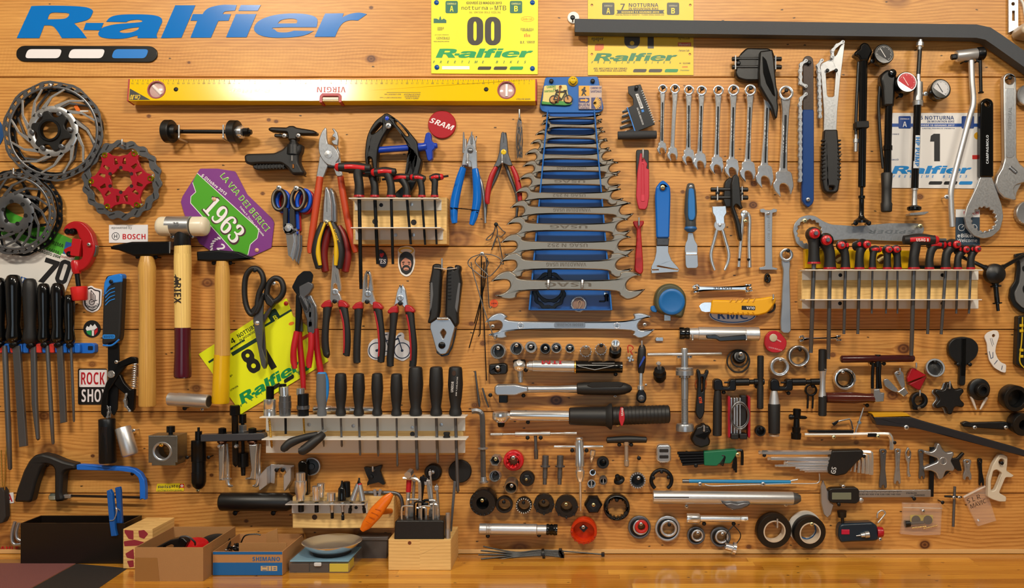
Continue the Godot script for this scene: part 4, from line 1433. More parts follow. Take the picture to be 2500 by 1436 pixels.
	L("boss","#123aa8s",[1018,360,26,1044,357,26],[0,11,14,10,24,12],18)
	P("wing_nut","#123aa8s",[1040,326,1047,323,1052,326,1054,345,1062,350,1062,364,1056,368,1056,388,1050,394,1044,392,1040,372,1036,360,1036,345],16,34,3,2)
	screw(948,307,"s","in the top joint of the black arched clamp",7,46)
	T("cap","cap","round red plastic cap with slanted white lettering",1079,304,6)
	L("disc","#a8121es",[1079,304,0,1079,304,20],[0,34,5,34,6.5,32.5,6.5,0.01],44)
	X("#ece4e8","SRAM",1079,303,58,13,6.9,20,0.3)
	# circlip pliers
	for q in [[1,"second circlip pliers, chrome, behind the blue-handled ones"],[0,"circlip pliers with long blue grips tied with black wire"]]:
		T("circlip_pliers","pliers",q[1],1145,430,14.0 if q[0] else 30.0,"circlip pliers right of the hex key rack")
		var z := 14.0 if q[0] else 30.0
		if q[0]:
			B("arm","steel",[1136,340,z,1136,380,z,1128,430,z],[4,6,6],10)
			B("arm","steel",[1150,400,z,1172,440,z,1182,490,z,1185,545,z],[5,5,4.5,3],10)
		else:
			P("jaw","steel",[1130,380,1138,358,1146,336,1150,329,1156,330,1160,345,1164,332,1162,350,1166,405,1148,410,1132,402,1128,408,1124,412,1130,395],24,34,2,2)
			P("cheek","chrome",[1131,380,1140,356,1155,352,1165,370,1166,412,1153,414,1150,396,1140,392,1137,404,1128,404],26,36,2,1.5)
			B("tip","steel",[1132,374,32,1133,340,36,1133,324,38],[3.2,2.6,1.4],8)
			B("tip","steel",[1152,352,34,1152,335,37,1153,323,38],[3.0,2.4,1.4],8)
			L("pivot","dark",[1149,369,32,1149,369,60],[0,7,6,7,8,5,8.6,0.01],18)
			B("grip","#0b66c6g",[1131,410,30,1121,445,32,1111,490,32,1108,525,30,1110,545,30],[8,10,11,9.5,7],16,true,0.9)
			B("grip","#0b66c6g",[1160,413,30,1164,445,32,1165,490,32,1158,525,30,1151,549,30],[8,10,11,9.5,6],16,true,0.9)
			B("binding_wire","#1c1c1ex",[1100,508,38,1130,511,42,1160,514,40,1170,515,34],1.1,6)
			B("binding_wire","#1c1c1ex",[1101,511,40,1140,511,36,1168,520,38],1.1,6)
	hook(1141,388,"holding the blue circlip pliers",26,46)
	for q in [[1,"second circlip pliers, chrome, behind the red-handled ones"],[0,"circlip pliers with red grips and a yellow pivot washer"]]:
		T("circlip_pliers","pliers",q[1],1230,430,14.0 if q[0] else 28.0,"circlip pliers right of the hex key rack")
		var z := 14.0 if q[0] else 28.0
		if q[0]:
			for s in [-1,1]: B("arm","dark",[1228 + s*4,396,z,1228 + s*16,430,z,1226 + s*36,480,z,1228 + s*33 - (10 if s < 0 else 0),532,z],[4.5,4.5,4,3],10)
		else:
			P("jaw","dark",[1221,345,1224,325,1228,322,1233,325,1236,323,1239,345,1241,375,1246,390,1252,404,1244,406,1233,402,1228,398,1218,408,1205,408,1214,390,1219,372],22,33,2,2)
			Q("jaw_seam","#101012",[1229,326,1230,350,1.2],33)
			L("pivot","#d8b812s",[1230,372,30,1230,372,60],[0,6.5,4,6.5,4.4,6,4.4,2.4,3.6,2.2,3.6,0.01],18)
			B("grip","#a81820",[1211,408,28,1200,432,30,1193,460,30,1190,490,30,1193,497,28],[5,6.5,7,6,4],14)
			B("grip","#a81820",[1250,407,28,1260,430,30,1267,460,30,1270,492,30],[5,6.5,7,5],14)
	hook(1226,388,"holding the red circlip pliers",22,44)
	T("wire_bundle","wire","bundle of thin grey wires folded over a nail beside the wrench rack",1268,330,20)
	for i in 6: B("wire","dark",[1267 + i*0.6,284,20,1262 + i*2.5,310,18 + i,1260 + i*3,350,16 + i,1264 + (i % 3)*5,386,16,1268 + i*2 - (i % 2)*9,350,20,1264 + i*2,310,22],0.9,5)
	hook(1268,278,"holding the folded wire bundle",22,30)
	# pliers row
	grip_pliers("long-nose pliers with red and black grips, leftmost of the row of three",819,735,[818,618,818,618,822,625,829,670,833,700,832,712,828,714,831,720,838,742,838,742,828,745,818,736,808,742,808,742,806,726,810,660,813,625],[819,694,824,700,824,708,819,712,815,707,815,700],[800,748,796,790,794,830,797,862,803,866],[838,748,846,790,848,830,846,862,845,868])
	grip_pliers("combination pliers with red and black grips, middle of the row of three",899,740,[897,660,897,660,899,664,899,664,902,660,902,660,907,672,912,708,911,714,919,742,919,742,908,746,896,738,882,742,882,742,884,722,886,690,891,668],[898,672,902,676,901,700,898,703,897,685],[876,752,874,800,872,840,871,875,872,886],[922,752,930,800,933,840,931,870,930,884],"chrome")
	grip_pliers("side cutters with red and black grips, rightmost of the row of three",978,750,[977,695,977,695,980,700,980,700,983,694,983,694,990,706,993,720,997,748,997,748,988,752,976,742,962,748,962,748,966,728,969,712,973,702],[],[962,762,960,800,956,840,953,875,953,894],[1000,760,1006,800,1010,845,1009,880,1007,896])
	Q("jaw_seam","#33363a",[980,699,980,716,1.2],34)
	for q in [[817,736,"long-nose pliers in the row of three"],[896,737,"combination pliers in the row of three"],[977,741,"side cutters in the row of three"]]: screw(q[0],q[1],"b","under the " + q[2],5.5,40)
	# cable cutter,upside down
	T("cable_cutters","cutters","black and grey cable cutters hanging head down on a hook",1083,750,34)
	P("grip","soft",[1057,648,1064,644,1076,645,1080,652,1077,700,1074,760,1070,778,1052,790,1045,788,1050,770,1051,740,1050,690,1055,665],20,46,4,5)
	P("grip","soft",[1112,647,1124,648,1127,656,1124,665,1128,690,1122,740,1119,765,1120,790,1112,800,1098,776,1088,772,1090,720,1092,652,1105,651,1110,660],20,46,4,5)
	P("grey_inlay","#5a5c60",[1053,690,1058,690,1060,720,1056,750,1050,768,1052,740],44,47,3,1)
	P("grey_inlay","#5a5c60",[1121,690,1126,692,1122,735,1118,765,1112,752,1116,720],44,47,3,1)
	for i in 9: R("grip_rib","black",1099,662 + i*8.5,8,3,44,48,0,1,0.5)
	for i in 10: R("grip_rib","black",1052,690 + i*5.4,5,2.2,30,44,0,0.5,0.5)
	P("jaw_plate","steel",[1053,782,1072,776,1096,776,1114,790,1110,806,1098,850,1090,864,1076,866,1066,856,1056,820,1050,800],26,40,3,2,[[1076,812,1083,803,1090,812,1083,828]])
	P("jaw_edge","#3d4854x",[1052,800,1058,822,1070,858,1078,868,1094,862,1104,840,1110,812,1114,800,1112,820,1104,850,1094,868,1078,871,1066,862],22,34,1,1)
	L("pivot","oxide",[1080,843,36,1080,843,60],[0,8.5,7,8.5,8.5,7,9,0.01],20)
	L("spring","chrome",[1069,778,44,1097,778,44],[0,3,1,4,3,3,5,4,7,3,9,4,11,3,13,4,15,3,17,4,19,3,21,4,23,3,25,4,27,3],10)
	B("keeper_wire","satin",[1062,655,47,1078,656,50,1095,658,50,1118,655,47],1.2,6)
	hook(1079,645,"carrying the upside-down cable cutters",28,40)
	# stickers by the hex rack
	T("bike_sticker","sticker","white cut-out sticker with a dark blue bicycle behind the pliers handles",950,847,0)
	P("base","#e4e2e6",[897,858,900,840,912,828,930,826,936,812,950,811,956,816,968,822,974,812,984,812,988,820,986,828,1000,834,1005,852,1000,872,984,883,968,876,956,868,940,868,928,880,910,878,900,870],0,1.2,6,0.2)
	for c in [920.0,982.0]:
		L("wheel_mark","#26344e",[c,856,1,c,856,4],[0,20,0.5,20,0.5,17.6,0,17.6,0,20],32)
		L("hub_mark","#26344e",[c,856,1,c,856,4],[0,3.4,0.5,3.4,0.5,0.01],12)
	Q("frame_mark","#26344e",[982,856,972,824,2.6,972,824,948,846,3,948,846,940,822,2,944,832,972,828,2.6,920,856,943,832,2,920,856,948,858,2,936,818,946,817,2.4,970,822,980,818,2.6],1.3)
	T("button_badge","badge","dark oval button badge with white letters and a red heart",932,631,3)
	P("base","#14162a",oval(932,631,13,22,30,-14),0,3,0,0.8)
	XX("#e0dce0",3.2,[["I",923,622,4,10,0,0,2],["YES",931,638,22,11,4,0,2]])
	P("heart","#c01824",[927,621,930,618,932,620,934,617,938,619,936,625,932,629,928,626],3,3.4,1,0)
	T("face_sticker","sticker","white cut-out sticker of a bearded face with dark hair and a yellow halo",992,640,0)
	P("base","#e6e2dc",[971,612,976,604,992,600,1008,603,1014,612,1012,622,1014,640,1010,660,1000,674,990,676,978,668,972,650,972,630],0,1.2,6,0.2)
	P("halo","#dcb428",oval(992,612,19,9),1,1.5,0,0,[oval(992,613,14,5)])
	P("hair","#23201e",[974,640,976,624,984,616,992,614,1002,617,1009,626,1010,644,1004,664,992,672,980,664],1,1.6,5,0)
	P("face","#c88a72",[979,640,984,634,990,629,997,633,1003,636,1005,646,1001,658,983,658,979,648],1.4,1.9,3,0)
	P("beard","#23201e",[981,656,986,648,992,647,998,648,1003,656,997,666,987,666],1.6,2.1,3,0)
	P("mouth_patch","#c88a72",oval(992,657,6.5,4),1.9,2.3,0,0)
	Q("feature_line","#2a1c18",[982,641,988,640,2.2,996,640,1002,641,2.2,988,659,996,659,1.6],2.3)
	for e in [985.0,999.0]: L("eye","#1a1412",[e,645,1.9,e,645,5],[0,1.6,0.4,1.6,0.4,0.01],10)
	# tailor's scissors over a tilted yellow plate
	T("race_plate","race plate","fluorescent yellow race plate reading 81, tilted, behind the shears and pliers",640,870,1)
	P("panel","#e2ec14",[485,865,700,728,716,772,756,800,802,882,588,1012,572,985],0.4,2.4,2,0.4)
	for q in [[510,885,530,872,5],[556,858,598,830,5],[640,800,712,757,5]]: Q("green_stripe","#15392a",q,2.4)
	P("control_box","#15392a",turned([655,757,681,757,681,783,655,783],668,770,-31),2,2.7,4,0)
	X("#e0e414","B",673,776,9,12,3,-31)
	P("date_band","#15392a",turned([560,838,650,838,650,847,560,847],605,842,-31),2,2.7,0,0)
	XX("#1d2a14",2.7,[["4",569,832,11,13,-31],["NOTTURNA",607,806,62,10,-31],["IN MOUNTAIN BIKE",613,815,66,5.5,-31],["CITROEN",572,948,22,4,-31],["Lago",562,919,14,6,-31]])
	X("#e0e414","GIOVEDÌ 16 GIUGNO",598,834,66,6,3,-31)
	P("digit","#1a1a14",turned([598,860,604,852,622,852,628,860,628,874,623,880,629,888,629,902,622,912,604,912,597,902,597,888,603,880,598,874],613,882,-30),2,2.7,5,0,[turned(circ(613,866,5,14),613,882,-30),turned(circ(613,895,6,14),613,882,-30)])
	P("digit","#1a1a14",turned([646,846,660,838,660,906,645,906,645,862,636,862],650,870,-30),2,2.7,0.5,0)
	logo("#0c8a4c",578,966,172,26,2.7,-31)
	for i in 12: X("#0c6a3c","FREETIMEBIKE"[i],590 + i*12.2 + (14 if i > 7 else 0),990 - (i*12.2 + (14 if i > 7 else 0))*0.6,4,6,2.8,-31)
	capsule("#1a1a14",672,945,28,9,2.6,0.18,-31)
	capsule("#1a1a14",706,925,28,9,2.6,0.18,-31)
	capsule("#0c8a4c",742,904,30,10,2.6,0.18,-31)
	pin(699,741,5.5,"#b8201c",2.4)
	P("sponsor_tag","#c8401c",turned([733,820,755,820,755,828,733,828],744,824,-31),2,2.7,1,0)
	P("logo_spot","#e07818",oval(712,790,7,4,16,-20),2,2.7,0,0)
	T("shears","scissors","big tailor's shears with black handles hanging point down",640,760,34)
	B("bow","soft",[616,768,36,604,752,36,598,720,36,600,680,36,612,659,36,628,656,36,640,668,36,644,690,36,634,715,36,630,735,36,628,752,36],6.5,12,true,1.2,true)
	B("bow","soft",[650,722,30,654,696,30,668,680,30,684,684,30,691,704,30,686,722,30,672,735,30,656,738,30],7,12,true,1.1,true)
	P("bolster","soft",[612,758,632,736,640,720,646,718,642,745,632,765,622,770],28,42,3,3)
	P("bolster","soft",[652,715,664,728,672,740,664,752,650,742,648,728],22,38,3,3)
	P("blade","dark",[640,715,645,716,642,760,642,800,640,850,649,880,648,898,644,902,638,892,624,820,618,785,619,766,632,748],29,35,2,1.2)
	P("blade","#6b6468x",[660,745,668,742,652,770,642,790,646,850,650,890,646,902,640,880,632,800,634,790,640,770],22,28,2,1.2)
	L("pivot","chrome",[628,789,32,628,789,60],[0,6,4,6,6,4,6.6,0.01],18)
	screw(622,660,"b","in the long bow of the tailor's shears",5.5,44)
	screw(668,692,"s","in the round bow of the tailor's shears",5.5,30)
	# water pump pliers
	for q in [[16,12,16,"back pair of the red water pump pliers, longer, chrome at the joint","steel"],[0,0,32,"front pair of water pump pliers with short red grips and dark head","dark"]]:
		T("water_pump_pliers","pliers",q[3],740 + q[0],780,q[2],"red water pump pliers hung together")
		var z: float = q[2]
		if z > 20:
			P("fixed_jaw","gun",[715,702,728,676,742,664,758,664,763,672,760,690,752,686,744,688,736,694,734,702,722,722,721,780,720,812,730,812,736,760,733,720,728,712],z - 8,z + 2,3,2)
			P("moving_jaw","dark",[731,700,742,694,754,688,765,693,766,702,758,716,746,726,752,740,757,756,758,812,767,812,766,750,756,735,750,730,760,735,764,760,766,812,752,812,750,780,733,735],z - 4,z + 6,3,2)
			P("slot_plate","#6a6a6ex",[730,722,738,720,757,756,752,764,745,760],z + 5,z + 8,4,0.8)
			P("slot","#0a0a0a",[733,727,737,726,753,755,750,759,746,756],z + 7.8,z + 8.3,2,0)
			B("grip","#b0121e",[725,810,z,718,850,z + 2,717,880,z,720,900,z],[7.5,7.5,8,5.5],14,true,0.9)
			B("grip","#b0121e",[760,812,z,760,850,z + 2,755,880,z,755,898,z],[7.5,7.5,8,5.5],14,true,0.9)
		else:
			P("jaw",q[4],[746,724,760,720,774,748,776,775,774,805,768,805,764,760,752,740],z - 5,z + 5,3,1.5)
			P("shank","dark",[728,770,736,770,740,810,728,810],z - 5,z + 5,1,1)
			B("grip","#b0121e",[730,806,z,733,850,z,738,900,z,741,952,z],[6.5,7.5,7.5,6],14,true,0.9)
			B("grip","#b0121e",[771,803,z,774,850,z,780,890,z,788,935,z],[7.5,7.5,8,6.5],14,true,0.9)
	# short aluminium tube
	T("aluminium_tube","tube","short aluminium tube lying level under the hammer handles",463,978,34)
	L("tube","alu",[411,975,30,513,980,40],[0,15,1,16,22,16,24,17,101,17,102,16,102,13,98,13,98,0.01],28)
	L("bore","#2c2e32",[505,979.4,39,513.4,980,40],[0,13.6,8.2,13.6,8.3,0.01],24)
	screw(451,997,"b","left below the short aluminium tube",5.5,22)
	screw(494,1000,"s","right below the short aluminium tube",4.5,24)

# a pistol-grip hex key standing in a rack: grip at gx down to the shelf at gy,head from the key end (a) to the other end (b),shaft to (sx,sy)
func grip_key(label: String,group: String,gx: float,gy: float,a: Array,b: Array,r: float,sx: float,sy: float,sr: float,z := 66.0,steel := "gun") -> void:
	if "right" in group: steel = "dark"
	T("hex_key","hex key",label,gx,gy,z,group)
	var front: bool = a.size() > 2
	var cx: float = (a[0] + b[0])*0.5
	var cy: float = (a[1] + b[1])*0.5
	if front: # head turned towards the room
		B("head","soft",[cx + (b[0] - a[0])*1.2,cy + r*0.2,z - r*1.4,cx,cy,z,a[0],a[1],z + r*0.9],[r*0.85,r*1.15,r*0.8],16)
		L("red_collar","#c0141es",[a[0],a[1],z + r*0.7,a[0] + (a[0] - cx)*0.3,a[1],z + r*2],[0,r*0.75,r*0.75,r*0.7,r*0.9,r*0.5,r*0.9,0.01],20)
		L("key_end",steel,[a[0],a[1],z + r*1.5,a[0] + (a[0] - cx)*0.4,a[1],z + r*2.5],[0,r*0.3,r*0.6,r*0.3],6)
		P("red_inlay","#c0141es",oval(cx + (b[0] - a[0])*0.9,cy - 1,r*0.34,r*0.42),z,z + r*0.95,0,1)
	else:
		B("head","soft",[a[0],a[1],z,cx,cy - 1,z,b[0],b[1],z],[r*0.72,r,r*0.72],16)
		var d := (Vector2(a[0],a[1]) - Vector2(b[0],b[1])).normalized()
		L("red_collar","#c0141es",[a[0] - d.x*r*0.2,a[1] - d.y*r*0.2,z,a[0] + d.x*9,a[1] + d.y*9,z],[0,r*0.8,r*0.5,r*0.66,r*0.7,r*0.4,r*0.7,0.01],20)
		L("key_end",steel,[a[0],a[1],z,a[0] + d.x*9,a[1] + d.y*9,z],[0,r*0.26,r*1.7,r*0.26],6)
		B("red_inlay","#c0141es",[lerpf(a[0],b[0],0.24),lerpf(a[1],b[1],0.24),z + r*0.72,cx,cy - 1,z + r*0.86,lerpf(a[0],b[0],0.84),lerpf(a[1],b[1],0.84),z + r*0.6],r*0.42,10,true,0.6)
	B("grip","soft",[lerpf(cx,b[0],0.0 if front else 0.25),cy + r*0.3,z,lerpf(gx,cx,0.25),cy + r*1.4,z,gx,lerpf(cy,gy,0.6),z,gx,gy - 3,z],[r*0.95,r*0.8,r*0.78,r*0.9],16)
	L("red_ring","#a8121cs",[gx,gy - 5,z,gx,gy,z],[0,r*0.92,4,r*0.96,5,r*0.8],18)
	L("shaft",steel,[gx,gy - 4,z,sx,sy,z - 6],[0,sr,sy - gy - 14,sr,sy - gy - 13,sr*0.92,sy - gy + 4,sr*0.92],12)

func rail(x0: float,x1: float,yf: float,yb_: float,yd: float,bx0: float,bx1: float,zb_: float,zf: float) -> void: # an angle: shelf from the block to the front,flange on the block's face; written at the shelf's own depth
	var s := (1.0 - zf * K / DW) / (1.0 - Z0 * K / DW) # the shelf's front edge lies nearer
	var ax0: float = CX + (x0 - CX)*s
	var ax1: float = CX + (x1 - CX)*s
	var ay: float = CY + (yf - CY)*s
	P("rail_shelf","#dedcd6",[ax0,ay - 1.2,ax1,ay - 1.2,ax1,ay + 1.2,ax0,ay + 1.2],zb_,zf,0,0.5)
	P("rail_flange","#dedcd6",[bx0,ay,bx1,ay,bx1,yd,bx0,yd],zb_ - 0.2,zb_ + 2.4,2,0.6)

func screwdriver(label: String,x: float,y0: float,y1: float,r: float,sx: float,sy: float,sr: float,tip: String) -> void:
	T("screwdriver","screwdriver",label,x,y1,66,"screwdrivers in the lower rack")
	var h := y1 - y0
	L("handle","soft",[x,y0,66,x,y1,66],[0,r*0.5,2,r*0.8,8,r*0.9,h*0.35,r,h*0.6,r*0.86,h*0.8,r*0.66,h*0.88,r*0.82,h*0.95,r*0.86,h - 2,r*0.6,h,r*0.5],24)
	L("shaft","dark",[x,y1 - 2,66,sx,sy,60],[0,sr,sy - y1 - 8,sr,sy - y1 - 2,sr*(1.1 if tip == "flat" else 0.7),sy - y1 + 2,sr*0.5],12)

func racks() -> void:
	T("tool_rack","rack","pine block with two white angle rails holding six hex keys, left of the wrench rack",975,540,40)
	P("block","pine",[862,482,1091,482,1091,597,862,597],0,40,2,1.5)
	rail(851,1070,484,0,514,866,1078,40,92)
	rail(856,1076,556,0,586,868,1082,40,92)
	for c in [[931,501,"b"],[1005,499,"s"],[966,574,"s"],[1009,574,"s"]]: L("rail_screw","gun" if c[2] == "b" else "satin",[c[0],c[1],42,c[0],c[1],60],[0,5.2,1.2,4.4,1.4,0.01],14)
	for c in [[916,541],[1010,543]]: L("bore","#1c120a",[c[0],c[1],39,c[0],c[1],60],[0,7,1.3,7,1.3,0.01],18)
	var g := "hex keys with black and red handles in the left rack"
	grip_key("largest black and red hex key, leftmost in the left rack",g,877,482,[825,408],[905,412],14,880,706,4.6,74)
	grip_key("second hex key from the left in the left rack, half hidden by its neighbours",g,915,482,[872,421],[930,423],12,921,645,4.4,62)
	grip_key("third hex key in the left rack, its head in front of the second",g,955,482,[912,421],[966,420],12,958,645,3.6,82)
	grip_key("fourth hex key in the left rack, with a slanted shaft",g,993,482,[951,437],[1000,433],10.5,1002,597,3.4)
	grip_key("fifth hex key in the left rack, with a small head",g,1030,482,[1006,433],[1038,437],10,1037,598,3.0)
	grip_key("smallest hex key, rightmost in the left rack, turned the other way",g,1061,482,[1078,432],[1050,436],10,1065,597,2.8)
	# screwdriver rack
	T("tool_rack","rack","long pine block with two white angle rails holding the screwdrivers",895,1062,40)
	P("block","pine",[648,1012,1131,1015,1131,1111,648,1109],0,40,3,3)
	rail(633,1136,1020,0,1052,650,1136,40,92)
	rail(638,1138,1074,0,1106,650,1136,40,92)
	for c in [[755,1037],[863,1040],[1078,1037],[1007,1044]]: L("rail_screw","satin",[c[0],c[1],42,c[0],c[1],60],[0,5,1.2,4.2,1.4,0.01],14)
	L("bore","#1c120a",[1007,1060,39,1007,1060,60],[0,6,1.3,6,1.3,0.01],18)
	T("extension_bar","socket extension","chrome socket extension bar lying behind the screwdriver handles",840,1000,22)
	L("bar","chrome",[766,1000,22,915,1001,22],[0,9,2,10,44,10,46,8,86,8,88,9.5,90,8,148,8],20)
	T("screwdriver","screwdriver","screwdriver with grey and blue handle, leftmost in the lower rack",786,1018,66,"screwdrivers in the lower rack")
	L("handle","#5c6066m",[786,910,66,786,1018,66],[0,8,3,13,60,14,78,11,88,9.5,100,12,106,10],24)
	B("blue_side","#1878c8",[794,912,70,799,930,68,799,960,68,795,985,68],[4,4.5,4.5,2],10)
	L("blue_cap","#2888d8",[786,909,66,786,914,66],[0,9,5,12.8],20)
	L("shaft","dark",[786,1016,66,789,1092,60],[0,2.6,66,2.6,76,1.4],10)
	screwdriver("black screwdriver with a hole in its handle, beside the grey and blue one",832,911,1017,15,833,1093,2.6,"flat")
	screwdriver("black screwdriver, third from the left, with worn embossed handle",876,911,1017,15,878,1114,2.8,"flat")
	screwdriver("plain black screwdriver in front of the chrome extension bar's right end",921,911,1017,14.5,922,1116,3.0,"cross")
	screwdriver("black screwdriver with a barcode label on its handle",968,912,1018,15,969,1141,2.6,"flat")
	screwdriver("larger black screwdriver with white lettering, left of two plain tall ones",1015,895,1018,18.5,1018,1150,4.0,"flat")
	screwdriver("tall plain black screwdriver, second from the right in the lower rack",1065,895,1018,17.5,1068,1132,3.6,"cross")
	screwdriver("tall black screwdriver with white lettering, rightmost in the lower rack",1112,895,1018,18.5,1117,1204,4.0,"flat")
	P("hang_hole","#3a2410",oval(1111,910,4.5,6.5,14),78,85,0,0)
	XX("#c8c8c8",84.6,[["UNIOR",1107,943,26,6,-86],["605 1,2x6,5x150",1118,942,46,3.4,-86]])
	T("hex_bit_socket","socket","black hex bit in a chrome socket, leftmost on the lower rack",659,1018,66,"bits and sockets on the lower rack")
	L("socket","chrome",[659,974,66,659,1018,66],[0,13,1,15,22,15,23,14.4,26,14.4,27,15,42,15,43,14],24)
	L("bit","oxide",[659,943,66,659,976,66],[0,9,1,10,33,10],6)
	T("cassette_tool","cassette tool","knurled steel cassette tool with a chrome socket on top, second on the lower rack",693,1018,66,"bits and sockets on the lower rack")
	L("body","dark",[696,966,66,696,1018,66],[0,11,1,14,14,14,15,15,30,15,31,14,38,14,50,13],24)
	L("drive_socket","chrome",[694,944,66,695,968,66],[0,9,1,11.5,24,11.5],24)
	L("black_socket","oxide",[688,938,60,688,962,60],[0,8,1,9,24,9],20)
	T("freewheel_tool","freewheel tool","black splined freewheel tool standing on the lower rack beside the grey screwdriver",740,1018,66,"bits and sockets on the lower rack")
	L("spline","gun",[740,961,66,740,994,66],[0,12,1,13.5,28,13.5,29,15,33,15],16)
	L("knurl","dark",[740,990,66,740,1000,66],[0,15,9,15],24)
	L("hex_base","gun",[740,998,66,740,1018,66],[0,14,19,14],6)
	L("pilot","steel",[734,948,66,734,964,66],[0,9,1,10,16,10],20)
	T("wood_screw","screw","long brassy wood screw hanging in the lower rack under the hex bit",659,1020,66,"loose pins in the lower rack")
	var pr := [0,2.5]
	for i in 16: pr.append_array([8 + i*4,2.4,9.4 + i*4,3.6])
	pr.append_array([76,0.5])
	L("screw","brass",[657,1020,66,662,1096,60],pr,10)
	T("steel_pin","pin","dark steel pin hanging in the lower rack under the cassette tool",697,1020,66,"loose pins in the lower rack")
	L("pin","gun",[697,1020,66,697,1061,64],[0,3,40,3],12)
	T("drill_bit","drill bit","gold coloured drill bit hanging in the lower rack",742,1020,66,"loose pins in the lower rack")
	L("bit","brass",[741,1020,66,743,1076,62],[0,2.6,20,2.6,50,2.6,56,0.6],10)
	T("rubber_stopper","foot","small black ribbed rubber foot on the lower rack's second rail",1090,1068,70)
	L("foot","rubber",[1090,1056,66,1090,1073,66],[0,7,1,8,5,8,6,7,9,7,10,8.6,16,8.6],18)
	T("pliers","pliers","black gripped pliers poking out of the lower rack, handles towards the room",738,1080,100)
	B("grip","soft",[770,1064,84,740,1070,96,712,1080,104,698,1092,108,693,1100,108],[8,9,11,10,6],14,true,0.8)
	B("grip","soft",[786,1062,90,776,1072,104,760,1086,112,745,1097,116,735,1099,116],[9,11,12,11.5,7],14,true,0.9)
	B("joint","steel",[752,1070,92,770,1062,80,784,1056,60],4,10)
	# bearing puller,press,small shop-made things under the rack
	T("press_tool","press tool","blackened cylindrical press tool with rounded foot beside the puller",485,1120,34)
	L("body","oxide",[484,1044,32,487,1194,38],[0,3,9,3,9.5,8,30,8,31,17,50,17.5,51,17,82,17,83,16,108,16,109,17,132,17,142,14,149,7],28)
	screw(457,1117,"b","left of the black press tool",4.5,26)
	screw(509,1117,"b","right of the black press tool",4.5,26)
	screw(483,1198,"g","under the foot of the black press tool",5,34)
	T("bearing_puller","bearing puller","two-armed bearing puller with grey crossbar, black spindle and chrome legs",566,1070,60)
	P("crossbar","#3a3c42s",[489,1062,640,1058,645,1060,645,1075,489,1079],36,60,1,1.5)
	L("spindle","oxide",[568,1010,46,570,1144,46],[0,8,50,8,51,7.4,118,7.4,126,7,133,1],18)
	L("spindle_head","oxide",[568,991,46,568,1016,46],[0,11,2,13,24,13,25,10],6)
	for c in [[537,1],[611,1]]:
		L("leg_nut","oxide",[c[0],1046,46,c[0],1060,46],[0,4,2,10,13,10,14,12],6)
		L("leg_collar","#6a4a3ax",[c[0],1078,46,c[0],1090,46],[0,11,3,12,8,8],20)
	P("leg","chrome",[529,1086,544,1086,542,1160,540,1172,556,1171,558,1174,530,1176],38,52,2,3)
	P("leg","chrome",[603,1086,624,1086,622,1140,621,1174,596,1173,594,1170,606,1168,610,1150],38,52,2,3)
	T("bearing_puller","bearing puller","second puller hanging behind the first, with slim curved legs and black spindle",592,1090,20)
	L("spindle","oxide",[592,1011,20,594,1162,20],[0,9,22,9,23,4,80,4,94,4,95,13,128,13,129,6,150,5],18)
	P("crossbar","gun",[542,1056,644,1050,644,1058,642,1074,542,1078],10,30,1,1)
	L("nut","steel",[592,1037,20,592,1060,20],[0,9,1,10,14,10,15,13,23,13],6)
	for m in [1,-1]:
		var lx = 592.0 - m*37
		B("leg","chrome",[lx - m*4,1084,18,lx - m*1,1120,18,lx - m*1,1160,18,lx + m*2,1184,18,lx + m*13,1187,18],[6,5.5,6,5,2],12,true,0.7)
	for x in [551,591]: L("set_bolt","satin",[x,1084,50,x,1084,90],[0,4,9,5,12,3.5,12.4,0.01],8)
	T("bracket","bracket","bent grey aluminium bracket with a U-shaped notch, under the lower rack",678,1165,20)
	P("back_plate","alu",[656,1136,714,1138,714,1142,697,1160,692,1150,684,1144,672,1148,668,1156,666,1184,656,1182],4,8,2,0.6)
	P("wing","alu",[636,1160,640,1156,656,1138,656,1182,638,1196,636,1192],6,32,2,1)
	P("wing","alu",[696,1160,712,1140,714,1142,714,1172,698,1198,696,1192],6,32,2,1)
	for c in [[675,1148],[690,1148]]: screw(c[0],c[1],"b","in the grey bracket, " + ("left" if c[0] < 680 else "right"),5,14)
	T("truing_wheel","wheel","small black wheel with a grey rim on a black handle, behind the tall socket",750,1150,26)
	P("handle","gloss",[731,1130,736,1123,748,1123,754,1130,756,1212,736,1212],18,40,4,3)
	L("wheel","black",[757,1142,6,760,1140,30],[0,18,2,21,10,21,11,18,12,8,16,7,16,0.01],32)
	ring("rim","steel",757,1141,18.5,22,8,18)
	T("black_tube","tube","long black plastic tube lying on two screws under the puller",625,1225,34)
	L("tube","black",[537,1225,34,722,1226,34],[0,17,3,21,6,22,164,22,172,18,182,10],32)
	screw(574,1253,"b","left below the long black tube",6,26)
	screw(667,1253,"b","right below the long black tube",6,26)
	# disc things right of the bracket
	T("blade_disc","cutter","square black star-shaped cutter with four hooked corners on a nail",914,1163,12)
	P("plate","black",[888,1141,895,1140,906,1143,928,1136,933,1136,932,1142,928,1150,935,1168,941,1182,935,1184,924,1178,900,1184,897,1187,896,1180,900,1172,893,1156],4,13,2,1)
	L("boss","black",[907,1164,10,906,1164,30],[0,6,8,5,8.6,0.01],16)
	hook(910,1145,"through the black star-shaped cutter",12,26,"satin")
	T("drive_disc","roller","small round black roller with a metal centre behind the Allen keys",1057,1154,14)
	L("roller","black",[1057,1154,2,1056,1154,40],[0,21,12,21,15,18,15,13,11,12,11,0.01],32)
	L("hub","satin",[1057,1153,10,1057,1153,40],[0,5,8,4.4,9,2,9,0.01],16)
	T("rubber_disc","disc","flat matte black rubber disc behind the rightmost screwdriver blade",1123,1151,8)
	L("disc","rubber",[1123,1151,2,1123,1151,30],[0,28,7,28,9,26,9,0.01],36)
	# small rack with sockets
	T("tool_rack","rack","short pine block with one aluminium rail carrying sockets and bits",838,1255,56)
	P("block","pine",[714,1213,962,1213,962,1290,714,1290],2,56,2,1.5)
